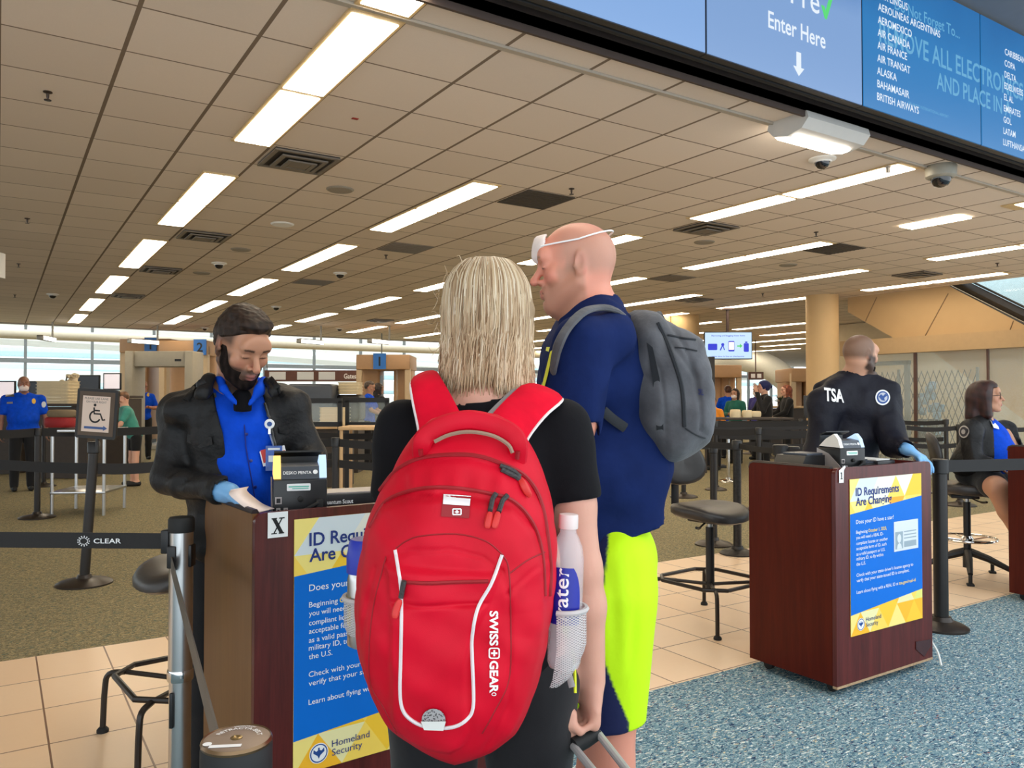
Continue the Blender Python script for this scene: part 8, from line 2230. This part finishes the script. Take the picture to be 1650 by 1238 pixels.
# hanging screen
tp = at(1173.5, 557, 17.3); r = thing('hanging_screen', 'hanging screen showing a wallet, keys and a phone', 'screen', tp, -TH+R(-3))
w_, h_ = 74*17.3/F, 42*17.3/F
MB().box((0, .04, 0), (w_+.04, .07, h_+.04), bev=.01).build('case', M_black, r)
t = NT('tv_white'); t.set('Emission Color', lin((196, 226, 250))); t.set('Emission Strength', .68); t.set('Base Color', (.02, .02, .02, 1)); ds = MB().box((0, .0, 0), (w_, .008, h_)).build('display', t.m, r)
t = NT('tv_blue'); t.set('Emission Color', lin((16, 44, 216))); t.set('Emission Strength', .62); t.set('Base Color', (.02, .02, .02, 1)); M_tvb = t.m
t = NT('tv_green'); t.set('Emission Color', lin((60, 190, 80))); t.set('Emission Strength', .8); t.set('Base Color', (.02, .02, .02, 1)); M_tvg = t.m
Mf = Matrix(((1, 0, 0, 0), (0, 0, -1, -.006), (0, 1, 0, 0), (0, 0, 0, 1)))
L = MB(); fit(L, 'Removing and bagging these items', -.36, .20, .035, .72, Mf, .01); L.build('lettering', M_tvb, ds, 0); L = MB(); fit(L, 'takes time in line at checkpoint', -.36, -.25, .03, .70, Mf, .01); L.build('lettering', M_tvb, ds, 0)
b = MB(); b.prism(rrect(-.44, -.24, -.10, .04, .02, (1, 1, 1, 1), 3), 0, .003, Mf); b.build('wallet', M_tvb, ds, 0)
b = MB(); b.prism([(-.12+.035*math.cos(a*PI/6), .02+.035*math.sin(a*PI/6)) for a in range(12)], 0, .003, Mf); b.box((-.15, -.05, .002), (.025, .12, .003), R(-25), M=Mf).box((-.10, -.05, .002), (.02, .10, .003), R(20), M=Mf); b.build('keys', M_tvb, ds, 0)
ph = MB().prism(rrect(0, .13, -.13, .10, .02, (1, 1, 1, 1), 3), 0, .003, Mf).build('phone', M_tvb, ds, 0); MB().box((.065, -.01, .004), (.11, .17, .002), M=Mf).build('phone_screen', M_scrp, ph, 0)
MB().prism([(.19, -.025), (.25, -.025), (.25, -.06), (.30, -.01), (.25, .04), (.25, .0), (.19, .0)], 0, .003, Mf).build('arrow', M_tvg, ds, 0)
MB().prism(rrect(.33, .44, -.14, .05, .02, (1, 1, 1, 1), 3), 0, .003, Mf).box((.385, .07, .002), (.05, .03, .003), M=Mf).build('bag_icon', M_tvb, ds, 0)
MB().cyl((0, .07, 0), (0, .07, CH-tp.z-.02), .035).lathe([(.12, CH-tp.z-.05), (.12, CH-tp.z-.004)], (0, .07, 0), 16).build('pole', mat('dark_brown_pole', (60, 40, 36), .5), r)
p = W((1146-825)*16.6/F, 16.6); r = thing('black_stand', 'tall black stand under the hanging screen', 'stand', (p.x, p.y, 0), -TH)
MB().box((0, 0, 1.15), (.13, .12, 2.3), bev=.01).build('column', M_black, r); MB().box((0, 0, .02), (.6, .6, .04), bev=.01).build('base', M_black, r)
p = at(1312, 640, 12.0)
r = thing('notice_stand', 'black framed notice beside the officer in the dark jacket', 'sign', (p.x, p.y, 0), -TH)
MB().box((0, 0, 1.30), (.32, .03, .34), bev=.006).build('frame', M_black, r); MB().box((.01, -.018, 1.24), (.20, .004, .24)).build('paper', mat('notice_paper', (222, 206, 180), .6), r); MB().cyl((0, 0, 0), (0, 0, 1.14), .02).build('pole', M_black, r); MB().lathe([(.18, 0), (.18, .015), (.05, .03)], n=20).build('base', M_black, r)
# counters and things on the right far side
steel_table(1205, 15.0, 130, 'long dark table under the hanging screen', .6, 1.05, 0, False, M_desk)
counter(1255, 21.0, 90, 1.22, 'cream topped counter left of the round column', M_desk2, .6)
p = W((1195-825)*14.9/F, 14.9); r = thing('paper_bag', 'cream paper bags on the long dark table', 'bag', (p.x, p.y, 1.055), -TH)
for k, x in enumerate((-.12, .1, .26)): MB().add(pad(.2, .16, .16, 14).v, pad(.2, .16, .16, 14).f, Matrix.Translation((x, 0, .08)) @ Matrix.Scale((1.1, .9, .7)[k], 4, (0, 0, 1))).build('bag', M_tray, r, 60)
p = W((1258-825)*20.8/F, 20.8); r = thing('potted_plant', 'small dark plant on the cream topped counter', 'plant', (p.x, p.y, 1.22), -TH)
MB().lathe([(.06, 0), (.09, .12), (.08, .12)], n=14).build('pot', M_desk, r); b = MB(); rnd = random.Random(8)
for k in range(40):
    a, e = rnd.uniform(0, 6.28), rnd.uniform(.2, 1.4); d = Vector((math.cos(a)*math.cos(e), math.sin(a)*math.cos(e), math.sin(e)))*rnd.uniform(.15, .3); b.tube([(0, 0, .1), Vector((0, 0, .1))+d*.6, Vector((0, 0, .1))+d], [.004, .02, .002], 4, flat=((0, 0, 1), .2))
b.build('leaves', mat('dark_leaf', (40, 60, 36), .6), r)
# folding gate behind the glass
GB_ = BW+.95
gy0, gy1 = side_pt(1575, 640, GB_)[0], side_pt(1404, 640, GB_)[0]
r = thing('folding_gate', 'black lattice folding gate behind the glass wall', 'gate', (GB_, (gy0+gy1)/2, 0)); L = gy1-gy0; n = 18; b = MB(); st = L/n
for layer in (0, 1):
    for i in range(-2, n):
        for k in range(3):
            z0 = .10+k*.62; x = -L/2+i*st
            if layer == 0: p0, p1 = Vector((0, x, z0)), Vector((0, x+st*2, z0+.62))
            else: p0, p1 = Vector((.02, x+st*2, z0)), Vector((.02, x, z0+.62))
            if min(p0.y, p1.y) < -L/2-.01 or max(p0.y, p1.y) > L/2+.01: continue
            b.tube([p0, p1], .008, 4)
b.build('lattice', mat('gate_steel', (70, 62, 54), .5, .3), r)
for x in (-L/2, L*.22, L/2): MB().box((.01, x, 1.0), (.04, .04, 2.0)).build('upright', M_mull, r)
p = side_pt(1497, 660, BW+2.2); r = thing('display_stand', 'pale blue display stand behind the folding gate', 'display', (BW+2.2, p[0], 0)); b = MB(); rnd = random.Random(4)
for k in range(22): b.box((rnd.uniform(-.1, .1), rnd.uniform(-.25, .25), .5+rnd.uniform(0, 1.2)), (.14, .12, .16), rnd.uniform(0, 1), .02)
b.build('goods', mat('mixed_blue_goods', (120, 150, 170), .6, var=.6, scale=8), r); MB().box((0, 0, .5), (.25, .5, 1.0)).build('stand', M_devgrey, r)
